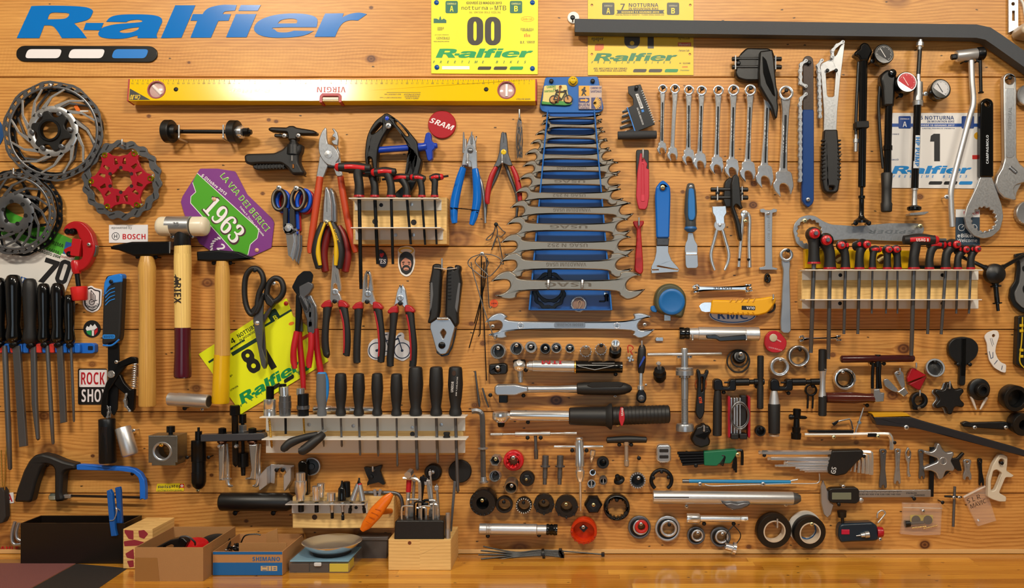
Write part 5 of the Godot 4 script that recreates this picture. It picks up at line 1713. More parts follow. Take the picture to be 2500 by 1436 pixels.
	P("rail_shelf","alu",[709,1222.5,899,1222.5,899,1225,709,1225],56,96,0,0.5)
	P("rail_flange","#cfccc8",[713,1224,898,1224,898,1253,713,1253],55.8,58.6,1.5,0.6)
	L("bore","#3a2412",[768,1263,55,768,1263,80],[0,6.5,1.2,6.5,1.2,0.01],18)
	L("rail_screw","gun",[870,1239,58,870,1239,80],[0,4.4,1.2,4,1.4,0.01],14)
	var gs := "sockets and bits on the small rack"
	T("socket","socket","tall chrome socket, leftmost on the small rack",734,1222,76,gs)
	L("socket","chrome",[734,1154,76,734,1222,76],[0,9,1,11,19,11,21,14,46,14,56,10.5,67,10.5],24)
	L("drive_end","gun",[735,1226,76,735,1250,76],[0,7,23,7,24,6],16)
	T("socket","socket","small chrome socket, second on the small rack",772,1222,78,gs)
	L("socket","chrome",[772,1187,78,772,1222,78],[0,8,1,9.5,14,9.5,20,8.5,34,9],24)
	L("drive_end","gun",[773,1226,78,773,1252,78],[0,5,25,5],16)
	T("socket","socket","small chrome socket standing behind the second one on the small rack",784,1214,62,gs)
	L("socket","chrome",[784,1180,62,784,1214,62],[0,8,1,9.5,20,9.5,24,8,33,8],24)
	T("bit_socket","socket","short chrome socket with a long hex bit below, in the middle of the small rack",809,1222,78,gs)
	L("socket","chrome",[809,1203,78,809,1223,78],[0,9,1,10.5,19,10.5],24)
	L("shaft","satin",[810,1226,78,811,1252,78],[0,6,10,6,12,5,25,5],16)
	L("hex_end","oxide",[811,1250,78,811,1267,78],[0,4,16,4],6)
	T("bit_holder","bit holder","glossy black bit holder with white print and steel shank on the small rack",835,1222,78,gs)
	L("sleeve","gloss",[835,1189,78,835,1223,78],[0,6,4,9,33,10],24)
	L("tip","gun",[835,1174,78,835,1192,78],[0,2,8,3,16,6],12)
	L("shank","satin",[836,1226,78,837,1250,78],[0,5.4,11,5.4,12,3.6,24,3.6],12)
	L("bit_end","gun",[837,1249,78,837,1271,78],[0,3.6,8,2.6,10,4,21,3.6],6)
	T("socket","socket","matte black socket standing behind the black bit holder",846,1214,62,gs)
	L("socket","gun",[846,1176,62,846,1214,62],[0,7,1,8.5,37,10],20)
	T("driver_bit","driver bit","steel cross bit leaning right on the small rack, left of a crossed pair",866,1222,78,gs)
	L("body","satin",[874,1182,74,860,1224,80],[0,4,1,6,42,7],16)
	L("tip","gun",[877,1168,73,873,1184,74],[0,1,8,3,16,3.4],8)
	L("shank","gun",[858,1226,79,854,1254,80],[0,4,14,3,16,4.6,27,4],6)
	T("driver_bit","driver bit","steel bit with a red ring leaning left on the small rack",882,1222,80,gs)
	L("body","satin",[877,1184,76,886,1224,80],[0,4,1,6,40,7],16)
	L("red_ring","#a81420",[876.6,1181,76,877.4,1185,76],[0,4.4,4,5.6],16)
	L("tip","gun",[874,1168,74,877,1183,76],[0,1,8,2.6,15,3.2],8)
	L("shank","gun",[886,1226,80,890,1254,80],[0,4,14,3,16,4.6,27,4],6)
	T("bent_rod","handle","dark bent steel rod lying along the top of the small rack",940,1205,40)
	B("rod","dark",[886,1203,40,940,1203,40,966,1204,42,978,1212,44,983,1228,44,983,1246,44],4.6,12)
	for x in [916,927]:
		T("steel_clip","clip","small flat steel clip standing on the small rack, " + ("left" if x < 920 else "right") + " of two",x,1208,50,"steel clips on the small rack")
		R("clip","steel",x,1206,7,22,48,52,-8 if x < 920 else 12,1,0.5)
	T("t_handle_key","hex key","orange plastic T-handle key stuck slantwise into the small rack",921,1250,110)
	B("handle","#e0700cs",[884,1294,112,900,1276,118,921,1248,122,942,1222,118,957,1206,112],[6,13,16.5,13,6],18,true,0.62)
	L("neck","#d0680c",[921,1250,112,942,1260,58],[0,8,20,7.6,60,6.6],18)
	Q("grip_line","#a84c04",[905,1256,921,1262,1.2,912,1246,930,1254,1.2,921,1238,936,1242,1.2,899,1268,911,1275,1.2],132.4)

func crate(x0: float,x1: float,y0: float,y1: float,zf: float,deep: float,t: float,mat: String,names := "side_wall") -> void: # an open box; its front face is written at its own depth zf
	P("front_wall",mat,[x0,y0,x1,y0,x1,y1,x0,y1],zf - t,zf,0,0.4)
	P("back_wall",mat,[x0,y0,x1,y0,x1,y1,x0,y1],zf - deep,zf - deep + t,0,0.4)
	P(names,mat,[x0,y0,x0 + t,y0,x0 + t,y1,x0,y1],zf - deep + t,zf - t,0,0.3)
	P(names,mat,[x1 - t,y0,x1,y0,x1,y1,x1 - t,y1],zf - deep + t,zf - t,0,0.3)
	P("floor_panel",mat,[x0 + t,y1 - t,x1 - t,y1 - t,x1 - t,y1,x0 + t,y1],zf - deep + t,zf - t,0,0.3)

func bench_things() -> void:
	var z := zb(1377.0)
	T("storage_box","box","open black rectangular box on the worktop at the left",178,1376,z)
	crate(50,306,1278,1376,z,z - 4,4,"#17110es")
	T("clothes_peg","clothes peg","blue clothes peg clipped on the rim of the black box",277,1260,z + 4)
	P("arm","#0f57aa",[262,1198,270,1195,276,1206,278,1232,283,1292,287,1308,273,1309,268,1270],z - 2,z + 8,1.5,1)
	P("arm","#0d4c98",[276,1193,288,1191,290,1200,291,1230,294,1290,286,1302,280,1280,280,1230],z - 12,z - 4,1.5,1)
	B("spring","satin",[270,1270,z + 9,282,1267,z + 10,288,1246,z + 9,284,1239,z + 6,288,1248,z - 4],1.2,6)
	T("u_bolt","U-bolt","bent chrome U-bolt leaning behind the left end of the black box",40,1310,12)
	B("rod","steel",[37,1274,12,30,1300,12,30,1322,12,38,1330,12,56,1328,12],4,10)
	B("rod","steel",[44,1278,8,38,1300,8,40,1316,8,50,1322,8],4,10)
	z = zb(1390.0)
	T("wood_block","wood block","offcut of timber with red stencil stamp on its end, between the black and cardboard boxes",340,1390,z)
	P("block","pine",[300,1292,372,1292,372,1389,300,1389],10,z,1.5,1.5)
	for q in [[304,1294,326,1296,326,1318,314,1316,304,1300],[338,1296,352,1294,362,1304,352,1316,340,1312],[302,1322,328,1318,352,1324,348,1332,304,1334],[306,1352,326,1340,328,1366,310,1362],[310,1370,326,1368,327,1384,316,1386]]: P("stencil_mark","#8c2330m",q,z - 0.3,z + 0.3,2,0)
	z = zb(1420.0)
	T("cardboard_box","box","open brown cardboard box holding black and red bike parts",412,1420,z)
	crate(329,496,1337,1420,z,z - 14,2.5,"#a5794ar")
	P("packing_tape","#946a3cs",[330,1362,384,1362,390,1420,331,1420],z,z + 0.6,0,0)
	T("part_plate","bike part","black plastic guard plate lying on top in the cardboard box",430,1330,z - 60)
	P("plate","#1a1614s",[350,1352,420,1316,450,1310,462,1322,452,1340,420,1350,380,1358],z - 70,z - 50,4,2,[[400,1336,424,1326,430,1332,404,1346]])
	for q in [["chainring","thin black plastic ring leaning in the cardboard box",522,1330,"#141212s",40.0,90.0],["red_disc","shiny red round part in the cardboard box",472,1336,"#b00c14g",36.0,120.0]]:
		T(q[0],"bike part",q[1],q[2],q[3],q[6])
		L("disc",q[4],[q[2],q[3] + 4,q[6],q[2] + 2,q[3] - 30,q[6] + 16],[0,q[5],6,q[5],8,q[5] - 4,5,q[5] - 12,4,0.01],36)
	T("cable_loop","cable","grey cable loop lying on the parts in the cardboard box",444,1318,z - 40)
	B("cable","#4a4c50s",[432,1328,z - 60,440,1312,z - 40,462,1308,z - 30,474,1322,z - 40,468,1336,z - 60],2.4,8)
	z = zb(1406.0)
	T("component_box","box","blue and brown cardboard box with a brand name printed on its front",605,1405,z)
	crate(519,690,1347,1405,z,z - 8,2.2,"#b07f4er")
	P("blue_band","#0d5fa0",[520,1347.5,689,1347.5,689,1354,520,1354],z,z + 0.5,0,0)
	P("blue_panel","#0d5fa0",[520,1374,689,1374,689,1404.5,520,1404.5],z,z + 0.5,0,0)
	X("#0d5fa0","SHIMANO",650,1365,67,10,z + 0.5)
	R("icon_panel","#c8a878",657,1388,40,12,z,z + 0.8,0,0,0)
	Q("icon_mark","#0d5fa0",[641,1384,651,1384,1.5,641,1392,651,1392,1.5,655,1383,655,1393,1.5,663,1383,663,1393,1.5,668,1386,674,1386,1.5,668,1390,674,1390,1.5],z + 1)
	P("inner_flap","#a97a48r",[560,1342,680,1342,680,1390,560,1390],z - 62,z - 60,0,0.3)
	P("inner_flap","#a97a48r",[612,1330,640,1318,644,1380,612,1390],z - 110,z - 108,0,0.3)
	T("cable_bits","cable bits","tangle of black clips and cable ends in the blue and brown box",585,1340,z - 90)
	rng.seed = 9
	for i in 26:
		var a := Vector3(562 + rng.randf()*46,1330 + rng.randf()*24,z - 100 + rng.randf()*30)
		B("clip","oxide" if i % 4 else "steel",[a.x,a.y,a.z,a.x + rng.randf_range(-12,12),a.y - rng.randf()*8,a.z + 8,a.x + rng.randf_range(-16,16),a.y + rng.randf_range(-8,8),a.z],rng.randf_range(1.4,3.0),6)
	B("cable_tie","black",[584,1330,z - 100,596,1310,z - 96,620,1306,z - 96,634,1308,z - 96],1.8,6)
	z = zb(1400.0)
	T("organiser","organiser","clear plastic organiser box with a light blue lid insert, under the steel dish",780,1400,z)
	crate(705,853,1373,1400,z,130,2.0,"clear")
	P("lid_card","#7fb4d2",[707,1370,851,1370,851,1372,707,1372],z - 128,z - 1,0,0.3)
	P("lid","clear",[705,1368,853,1368,853,1370,705,1370],z - 130,z,0,0.3)
	R("latch","#c8ccd0s",776,1378,18,9,z,z + 3,0,3,1)
	for q in [[730,"#3a2c22"],[778,"#2b2420"],[826,"#c8b414"]]: R("compartment",q[1],q[0],1388,46,20,z - 60,z - 4,0,1,0.5)
	T("magnetic_dish","dish","round stainless steel magnetic dish on the clear organiser",812,1349,z - 62)
	L("dish","chrome",[811,1345,z - 62,811,1300,z - 62],[2,46,3,48,12,60,22,71,24,72,24.5,70,22,67,12,56,6,46,5,0.01],56)
	L("base","rubber",[811,1349,z - 62,811,1300,z - 62],[0,44,1,46,7,46,8,44],40)
	T("plastic_tray","box","dark grey plastic box behind the steel dish, beside the pine block",910,1362,40)
	P("body","#4a4644s",[868,1318,946,1318,944,1366,870,1366],4,40,1,1.5)
	P("lid","#5a5654s",[866,1311,948,1311,948,1320,866,1320],2,43,1,1.5)
	z = zb(1393.0)
	T("pine_stand","wood block","square pine block with a knot, standing on the worktop under the Allen key holder",1025,1393,z)
	P("block","pine",[948,1318,1101,1318,1101,1393,948,1393],z - 128,z,0.5,1.2)
	L("knot","#6a3414m",[1000,1326,z - 1,1000,1326,z + 9],[0,5,1.2,4.4,1.3,0.01],16)
	var zt := z - 4
	T("key_holder","holder","black plastic block drilled to hold Allen keys, on the pine block",1022,1318,zt)
	P("block","black",[962,1318,964,1275,968,1271,1080,1271,1084,1275,1084,1318],zt - 54,zt,2,2.5)
	rng.seed = 21
	var keys := [[981,1236,1010,"chrome"],[994,1220,1024,"chrome"],[1003,1232,1006,"satin"],[1029,1236,1052,"satin"],[1040,1240,1018,"chrome"],[1050,1244,1062,"satin"],[1058,1228,1070,"satin"],[1068,1232,1050,"chrome"],[1020,1230,1046,"gun"],[1012,1226,1034,"oxide"],[1062,1222,1048,"steel"],[1034,1222,1056,"gun"]]
	var nth := ["leftmost","second","third","fourth","fifth","sixth","seventh","eighth","ninth","tenth","eleventh","twelfth"]
	for i in keys.size():
		var q = keys[i]
		T("allen_key","Allen key",nth[i] + " small " + ("black" if q[3] in ["gun","oxide"] else "bright") + " L-shaped Allen key in the black holder on the pine block",q[0],1271,zt - 8 - (i % 3)*15.0,"small Allen keys in the black holder")
		B("key",q[3],[q[0],1273,Z0,q[0],q[1] + 7,Z0,q[0] + (q[2] - q[0])*0.2,q[1],Z0,q[2],q[1] - 1,Z0 + 6],2.2 + (i % 3)*0.7,6)
	T("allen_key","Allen key","tall bright Allen key with its short arm pointing left over the holder",1022,1271,zt - 26,"tall tools in the black holder")
	B("key","satin",[1025,1273,zt - 26,1025,1190,zt - 26,1022,1175,zt - 26,1012,1169,zt - 26,984,1168,zt - 26],4.2,6)
	T("small_hammer","hammer","little hammer with hexagonal head and red sleeve in the black holder",1000,1271,zt - 36,"tall tools in the black holder")
	L("head","satin",[1001,1153,zt - 46,1000,1156,zt - 10],[0,8,34,9],6)
	L("shaft","satin",[997,1200,zt - 36,993,1272,zt - 36],[0,5,70,5],14)
	L("red_sleeve","#b01020",[999,1168,zt - 36,997,1202,zt - 36],[0,5,1,6.4,33,6.4],16)
	for q in [[1012,1160,1006,"steel","tall flat steel key standing behind the little hammer",3.6],[1043,1168,1058,"chrome","tall chrome driver leaning right in the black holder",5.0],[1034,1160,1020,"gun","dark flat wrench standing in the black holder",6.0],[1066,1182,1072,"steel","slim spanner with forked top at the right of the black holder",3.4],[1050,1146,1060,"satin","pointed scriber standing tallest at the right of the holder",2.4]]:
		T("hand_tool","hand tool",q[4],q[0],1271,zt - 40,"tall tools in the black holder")
		L("shaft",q[3],[q[0],q[1],zt - 40,q[2],1272,zt - 40],[0,q[5]*0.4,8,q[5]*0.7,24,q[5],1270 - q[1],q[5]*0.9],8)
		R("head",q[3],q[0],q[1] + 10,q[5]*3.0,12,zt - 43,zt - 37,rad_to_deg(atan2(q[0] - q[2],110.0)),3,1)
	T("steel_punch","punch","short round steel punch standing beside the Allen key holder",1093,1318,zt - 4)
	L("punch","steel",[1093,1253,zt - 8,1093,1318,zt - 8],[0,4,1,5.6,34,6,35,5.4,42,6.4,64,6],16)
	T("file","file","narrow flat needle file leaning up from the pine block to the wall",1106,1250,zt - 70)
	P("blade","dark",[1107,1175,1114,1176,1108,1238,1102,1312,1098,1312,1102,1238],zt - 74,zt - 70,0,0.6)
	# sandpaper at the front left
	T("sandpaper","sandpaper","worn reddish brown sheet of sandpaper lying on the worktop front left",90,1400,zb(1400))
	flat_sheet("#7a4a48r",[[-60,1376],[186,1376],[70,1440],[-60,1440]])
	T("sandpaper","sandpaper","black sheet of sandpaper lying beside the reddish one under the black box",210,1405,zb(1400))
	flat_sheet("#26211fr",[[186,1377],[312,1388],[236,1440],[72,1440]],0.6)
	T("paper_sheet","paper","brown paper sheet corner at the left edge of the worktop",20,1375,zb(1372))
	flat_sheet("#a5763er",[[-60,1366],[52,1366],[52,1376],[-60,1376]],0.3)

func flat_sheet(mat: String,corners: Array,lift := 1.0) -> void: # a sheet on the worktop,its corners given where they are seen
	var st := begin()
	var by := (718.0 - BENCH)*K
	var up := []
	for c in corners:
		var p := W(0,0,zb(c[1]))
		var f := 1.0 - zb(c[1])*K/DW
		p.x = cam.x + (c[0] - CX)*K*f
		p.y = by + lift*K
		up.append(p - cur.position)
	var h := Vector3(0,lift*K,0)
	var n := Vector3.UP
	for k in range(1,corners.size() - 1): tri(st,up[0],up[k],up[k + 1],n,n,n)
	for k in corners.size():
		var a: Vector3 = up[k]
		var b: Vector3 = up[(k + 1) % corners.size()]
		var s := (b - a).cross(Vector3.UP).normalized()
		quad(st,a,b,b - h,a - h,s,s,s,s)
	put("sheet",st.commit(),mat)

const HEAD := [-0.6,-0.18,-0.2,-0.44,0.14,-0.46,0.48,-0.33,0.48,-0.33,0.14,-0.23,-0.03,-0.03,0.07,0.16,0.6,0.12,0.6,0.12,0.33,0.38,0.0,0.48,-0.23,0.36,-0.6,0.18]

func head_at(x: float,y: float,h: float,deg: float,neck := 0.18) -> Array: # an open jaw: outline from one side of its neck to the other
	var a := HEAD.duplicate()
	a[1] = -neck
	a[-1] = neck
	return turned(a,0,0,deg,h,x,y)

func open_wrench(label: String,group: String,xl: float,xr: float,y: float,w: float,h: float,z: float,mat: String,mark := "") -> void:
	T("open_end_wrench","wrench",label,(xl + xr)*0.5,y,z,group)
	P("wrench",mat,head_at(xr - 0.6*h,y + h*0.02,h,0,w*0.5/h) + head_at(xl + 0.6*h,y + h*0.02,h,180,w*0.5/h),z - 8,z,-1,3.2)
	if mark: X("#5d564c",mark,(xl + xr)*0.5,y,(xr - xl)*0.3,w*0.36,z + 0.3,180)

func combo(label: String,x: float,y: float,r: float,xb: float,yb: float,w: float,plain := false) -> void:
	T("combination_wrench","wrench",label,x,y,26,"combination wrenches in a row")
	var h := w*1.06
	ring("ring_end","chrome",x,y,r*0.66,r,17,28,32)
	var hy := yb - 0.6*h
	P("shank","chrome",[x - r*0.7,y + r*0.6,x + r*0.7,y + r*0.6,x + r*0.5,y + r*2.4,lerpf(x,xb,0.5) + r*0.44,lerpf(y,hy,0.5),xb + w*0.2,hy - h*0.7,xb + w*0.4,hy - h*0.3,xb - w*0.4,hy - h*0.3,xb - w*0.2,hy - h*0.7,lerpf(x,xb,0.5) - r*0.44,lerpf(y,hy,0.5),x - r*0.5,y + r*2.4],17,25,6,2.4)
	if not plain: B("groove","gun",[lerpf(x,xb,0.18),y + r*3.0,24.8,lerpf(x,xb,0.8),hy - h*0.75,24.8],r*0.16,6)
	P("open_end","chrome",head_at(xb,hy,h,90,0.3),16,26,-1,2.0)
	if not plain: X("#e8ecf0","USAG 285",lerpf(x,xb,0.52),lerpf(y,hy,0.5),(hy - y)*0.3,r*0.42,25.6,-90)

func wrench_wall() -> void:
	T("wrench_rack","rack","blue sheet-metal rack tapering downwards with rows of open-end wrenches",1395,470,14)
	P("head_plate","#1560b0s",[1331,188,1460,186,1474,265,1466,273,1450,275,1339,275,1323,271,1317,262],2,12,6,1.2)
	P("back_plate","#0f54a4s",[1339,272,1450,272,1493,757,1293,757],2,8,0,0.8)
	P("side_flange","#1560b0s",[1337,275,1340,275,1296,757,1292,757],8,46,0,0.5)
	P("side_flange","#1560b0s",[1449,275,1452,275,1494,757,1490,757],8,46,0,0.5)
	P("bottom_flange","#0d4a90s",[1293,754,1493,754,1493,758,1293,758],8,40,0,0.5)
	screw(1346,198,"b","top left in the blue wrench rack",5.5,16)
	screw(1447,198,"b","top right in the blue wrench rack",5.5,16)
	var ws := [[1322,1471,287,8,24],[1321,1473,307,11,28],[1306,1483,333,12,36],[1294,1489,355,13,36],[1281,1499,382,15,44],[1275,1516,411,16,44],[1266,1516,443,18,48],[1256,1523,477,19,48],[1245,1548,513,21,54],[1236,1541,554,22,56],[1222,1549,599,24,62],[1220,1545,646,25,64],[1198,1576,695,28,74]]
	var nth := ["smallest","second smallest","third smallest","fourth smallest","fifth smallest","sixth smallest","middle","sixth largest","fifth largest","fourth largest","third largest","second largest","largest"]
	for i in ws.size():
		var q = ws[i]
		open_wrench(nth[i] + " of the thirteen double open-end wrenches in the blue rack","open-end wrenches in the blue rack",q[0],q[1],q[2],q[3],q[4],30.0 + i*2.4,"worn",["USAG","USAG N 252","VANADIUM USAG"][i % 3] if i > 4 else "")
	open_wrench("long grey double open-end wrench lying level below the blue rack","",1183,1600,794,23,66,26,"steel")
	R("name_panel","#8f9398x",1391,794,76,13,25.6,26.6,0,5,0.4)
	X("#5a6068","GEDORE SCHLÜSSEL",1391,794,66,8,27,180)
	for x in [1271,1506]:
		ring("size_ring","chrome",x,795,6,8,25.5,26.6,20)
		X("#4a4e54","18",x,795,7,7,26.5,90)
	screw(1203,797,"s","in the left jaw of the long grey wrench",5,30)
	screw(1574,793,"s","in the right jaw of the long grey wrench",5,30)
	# magnets on the rack
	T("smiley_magnet","magnet","round yellow smiling-face magnet at the top of the blue rack",1399,198,16)
	L("dome","#d8b414s",[1399,198,10,1399,198,40],[0,12,3,12.5,7,11,11,6.5,13,0.01],28)
	B("smile","#2a2208",[1391,200,20.6,1395,205,20,1399,206.5,19.8,1403,205,20,1407,200,20.6],0.9,6)
	for x in [1397,1402]: L("eye","#2a2208",[x,193,21,x,193,30],[0,1.2,2.2,1.0,2.4,0.01],8)
	T("bicycle_magnet","magnet","rubber souvenir magnet with a black bicycle and green lettering on the blue rack",1362,232,16)
	P("base","#d8c878",[1328,209,1384,207,1387,232,1398,236,1396,256,1322,254,1325,240],11,17,5,1.5)
	P("green_edge","#3a8a34",[1322,247,1340,250,1360,246,1396,250,1394,256,1380,258,1322,255],12,18,3,1)
	for c in [[1352,244],[1387,243]]:
		L("tyre","#16120e",[c[0],c[1],16,c[0],c[1],30],[0,11.5,3,11,3.5,9,0,9,0,11.5],24)
		L("wheel_face","#c08a4c",[c[0],c[1],16,c[0],c[1],30],[0,9,2,9,2,0.01],20)
	Q("frame_line","#16120e",[1352,244,1359,225,3,1359,225,1381,224,3,1381,224,1387,243,2.4,1359,230,1371,244,3,1371,244,1381,226,3,1371,244,1352,244,2,1355,222,1363,220,2.4,1376,222,1384,222,3],19.6)
	B("staff","#8a4420",[1362,252,20,1367,220,20,1366,212,20,1370,211,20,1370,215,20],1.3,6)
	XX("#2a8a30",17.6,[["CAMINO",1346,212,22,6,-4],["DE",1354,218,6,4],["SANTIAGO",1341,223,24,5,-2]])
	T("souvenir_magnet","magnet","square souvenir magnet with a pilgrim, an arrow and a shell on the blue rack",1441,238,16)
	R("base","#c0a898",1441,238,57,58,11,16.5,0,1.5,1)
	R("pilgrim_panel","#d8a02c",1426,222,26,25,16,17,0,0,0)
	P("pilgrim_mark","#2a2018",[1425,213,1428,212,1430,215,1428,218,1432,222,1430,226,1428,224,1428,228,1432,233,1429,234,1425,229,1422,234,1419,234,1422,227,1422,222,1419,222,1421,217,1424,217],16.8,17.3,0.6,0)
	R("arrow_panel","#34386e",1426,245,26,12,16,17,0,2,0)
	P("arrow_mark","#d8a02c",[1417,243,1429,243,1429,240,1437,245,1429,250,1429,247,1417,247],16.8,17.3,0,0)
	R("shell_panel","#34386e",1456,252,25,27,16,17,0,0,0)
	var fan := []
	for i in 9:
		var e := polar(1450,252,15,-75 + i*18.7)
		fan.append_array([1449,252,minf(e.x + 3,1467),e.y,2.6])
	Q("shell_mark","#d8a83c",fan,17.2)
	XX("#34306a",17.0,[["BUEN",1426,256.5,26,7],["CAMINO",1426,264,26,5],["CAMINO DE",1455,215,26,5.5],["SANTIAGO",1455,223.5,26,5.5]])
	# things in the rack's foot
	for q in [[1338,691,"left"],[1421,691,"right"]]:
		T("driver_bit","driver bit","small steel driver bit held magnetically on the largest wrench, " + q[2] + " one",q[0],q[1],66,"driver bits on the largest wrench")
		L("bit","satin",[q[0] + 1,684,62,q[0],706,66],[0,4,8,4.4,9,3,12,3,13,4,20,2.6,23,1],12)
	T("lock_ring","ring","black castellated lock ring hanging in the foot of the blue rack",1341,716,20)
	P("ring","gun",star(1341,716,38,41,10),9,20,2,1,[star(1341,716,29,32,10)])
	T("lock_ring","ring","second dark lock ring, higher, mostly behind the largest wrench",1342,702,14)
	P("ring","oxide",star(1342,702,36,39,8,0.3),8,15,2,1,[circ(1342,702,29,28)])
	R("cross_strip","gun",1342,668,10,22,8,18,0,1)
	T("medal","magnet","round pewter medal with a knurled rim at the foot of the blue rack",1413,743,30)
	P("rim","satin",star(1413,743,18.4,20.4,32),9,28,0,1.2,[circ(1413,743,15.5,28)])
	L("picture","#8a6a58s",[1413,743,10,1413,743,40],[0,16,14,16,15,0.01],28)
	B("relief","#a58a74s",[1409,752,25,1410,740,26,1416,734,26,1420,742,26,1414,754,25],1.6,6)
	T("valve_part","valve","small black valve fitting in the lower right corner of the blue rack",1478,727,22)
	L("stem","black",[1480,716,20,1481,738,20],[0,4,3,5.5,8,5.5,10,4,20,4.6],12)
	R("lever","black",1470,736,14,4,14,20,0,1)
	L("cap","chrome",[1479,717,18,1479,717,40],[0,4.6,6,4.4,6.6,0.01],12)
	# bundle of wire hooks left of the rack
	var wires := [["wire hook with a coiled eye hanging highest left of the blue rack",[1211,548,22,1200,580,16,1187,586,16,1190,580,16,1206,566,22,1212,548,24,1226,562,20,1233,568,20,1222,578,18,1214,574,18]],["thin crossed wire tool below the coiled eye hook",[1211,549,18,1214,572,18,1200,610,14,1214,578,14,1226,630,14,1228,645,14,1220,640,14]],["square bent wire hook on a silver screw, foremost",[1176,620,26,1149,630,22,1144,648,22,1178,676,22,1190,672,24,1160,640,24,1176,620,26]],["second square bent wire hook on the silver screw",[1177,620,24,1206,624,22,1224,640,22,1196,674,20,1184,662,20,1192,640,20,1178,620,24]],["long grey wire hook with a curled foot, ending on the long wrench",[1150,640,26,1156,668,26,1182,755,30,1206,822,32,1212,824,32,1213,818,32]],["wire hook with a short curled foot above the orange dot",[1186,625,22,1190,680,20,1193,740,18,1196,752,18,1201,748,18]],["dark straight spoke hanging from the silver screw",[1175,625,16,1176,700,14,1182,800,12,1187,930,10]],["thin wire slanting down to the left end",[1182,640,14,1178,720,14,1165,780,12,1145,850,12]],["thin dark wire with a hooked tip, behind the others",[1176,640,12,1174,740,12,1172,815,12,1168,822,12]],["grey wire slanting to the lower left, nearly hidden",[1190,630,12,1182,700,12,1166,760,10,1158,790,10]]]
	for q in wires:
		T("wire_hook","wire hook",q[0],q[1][0],q[1][1],q[1][2],"bent wire hooks left of the blue rack")
		B("wire","dark" if q[1].size() > 13 else "gun",q[1],1.4,6,q[1].size() > 13)
	screw(1211,548,"b","carrying the coiled wire hook",5,26)
	screw(1177,620,"s","carrying the bunch of bent wires",5.5,32)
	T("orange_dot","sticker","small round orange sticker with black print among the wire hooks",1206,741,0)
	L("base","#e0541c",[1206,741,0,1206,741,4],[0,10,1,10,1,0.01],24)
	XX("#4a1a08",1.3,[["22-086 MM",1206,741,14,3.4]])
	T("steel_pick","pick","small hinged steel pick, upright, left of the ratchet handles",1168,960,14)
	B("arm","dark",[1156,908,14,1160,906,14,1164,940,14,1170,985,14],[1.4,2.4,2.6,3.4],8,false)
	B("leg","dark",[1178,948,14,1186,975,14,1193,995,12],[2.4,2.6,1.8],8)
	L("foot","dark",[1169,980,14,1171,995,14],[0,3.4,10,2.6,14,1.6],10)
	T("cranked_bar","bar","long grey hexagonal bar with a bent top and a collar, beside the lower rack",1175,1080,30)
	B("bar","dark",[1152,1004,34,1164,1003,32,1174,1008,30,1178,1024,30,1179,1100,30,1180,1168,30],7,6)
	L("collar","steel",[1179,1092,30,1179,1098,30],[0,9,2,13,4,13,6,9],24)
	L("foot","steel",[1180,1164,30,1181,1180,30],[0,7,10,8,12,12,15,11],24)
	# combination wrenches
	var cs := [[1618,217,11,1616,378,24],[1648,217,12,1642,394,27],[1682,220,12.5,1681,404,31],[1713,221,12.5,1709,416,33],[1754,221,13,1750,426,34],[1791,220,14,1787,434,36],[1832,220,14,1826,444,39],[1874,220,14.5,1867,460,44],[1919,227,18,1913,482,50]]
	var cn := ["smallest combination wrench, leftmost of the row of nine","second combination wrench from the left, flat-shanked","third combination wrench from the left","fourth combination wrench from the left","middle combination wrench of the nine","fourth combination wrench from the right","third combination wrench from the right","second largest combination wrench, under the black rope clamp","largest combination wrench, rightmost of the row of nine"]
	for i in 9:
		var q = cs[i]
		combo("chrome " + cn[i],q[0],q[1],q[2],q[3],q[4],q[5],i == 1)
		screw(q[0] + 1,q[1] - q[2]*0.35,"b","in the ring of the " + cn[i].split(",")[0],5,36)
	for q in [["shock_guide","black grooved shock adjusting tool card with white print, blue line and a bar handle",0]]:
		T("chain_gauge","gauge","black fork gauge with six stepped prongs, white print and a barcode",1560,272,22)
		P("plate","#16171as",[1533,211,1564,206,1599,304,1556,321,1551,324,1518,334,1514,324,1548,314,1546,308,1514,316,1513,309,1544,300,1542,294,1518,302,1517,296,1541,288,1539,282,1519,289,1518,283,1537,277,1536,272,1520,277,1519,272,1531,264,1546,257,1545,240,1534,228],18,23,1.5,1)
		var tk := []
		for i in 15: tk.append_array([1565 + i*2.1,223 + i*5.4,1570 + i*2.1,221 + i*5.4,1.6])
		Q("scale_mark","#b8babc",tk,23.2).set_meta("kind","stuff")
		Q("blue_line","#1c78d0",[1531,262,1551,323,2.4],23.2)
		P("white_label","#dcdee0",[1551,230,1558,229,1571,264,1564,266],22.8,23.4,1.5,0)
		X("#16171a","SR SUNTOUR",1561,247,32,5,23.7,71)
		X("#c8cacc","SAG TOOL REAR SHOCKS",1563,284,44,4,23.4,71)
		R("blue_square","#1c78d0",1569,271,6,6,22.8,23.4,-18,0,0)
		Q("prong_mark","#b8babc",[1518,272,1530,268,1,1518,283,1530,279,1,1517,297,1530,292,1,1514,310,1530,304,1,1515,325,1530,319,1],23.2)
		screw(1554,213,"b","in the slot of the black fork gauge",5,30)
	T("small_bar","bar","short dark chipped bar lying level under the black fork gauge",1556,330,24)
	L("bar","#2c2e32r",[1508,331,24,1604,329,24],[0,9,1,10,40,10.5,94,10,95,9],20)
	# tyre levers
	T("tyre_lever","tyre lever","red plastic tyre lever lying over a black one on a nail hook",1569,440,20,"tyre levers")
	P("lever","#b8283a",[1563,374,1567,374,1575,392,1581,400,1578,411,1585,414,1585,480,1581,504,1576,512,1560,511,1556,498,1553,480,1556,420],14,21,3,2,[])
	P("rib","#c83448",[1565,396,1573,396,1574,492,1565,492],20.5,22.4,2,0.8,[[1567,400,1571,400,1572,476,1567,476]])
	T("tyre_lever","tyre lever","black tyre lever behind the red one",1569,420,10,"tyre levers")
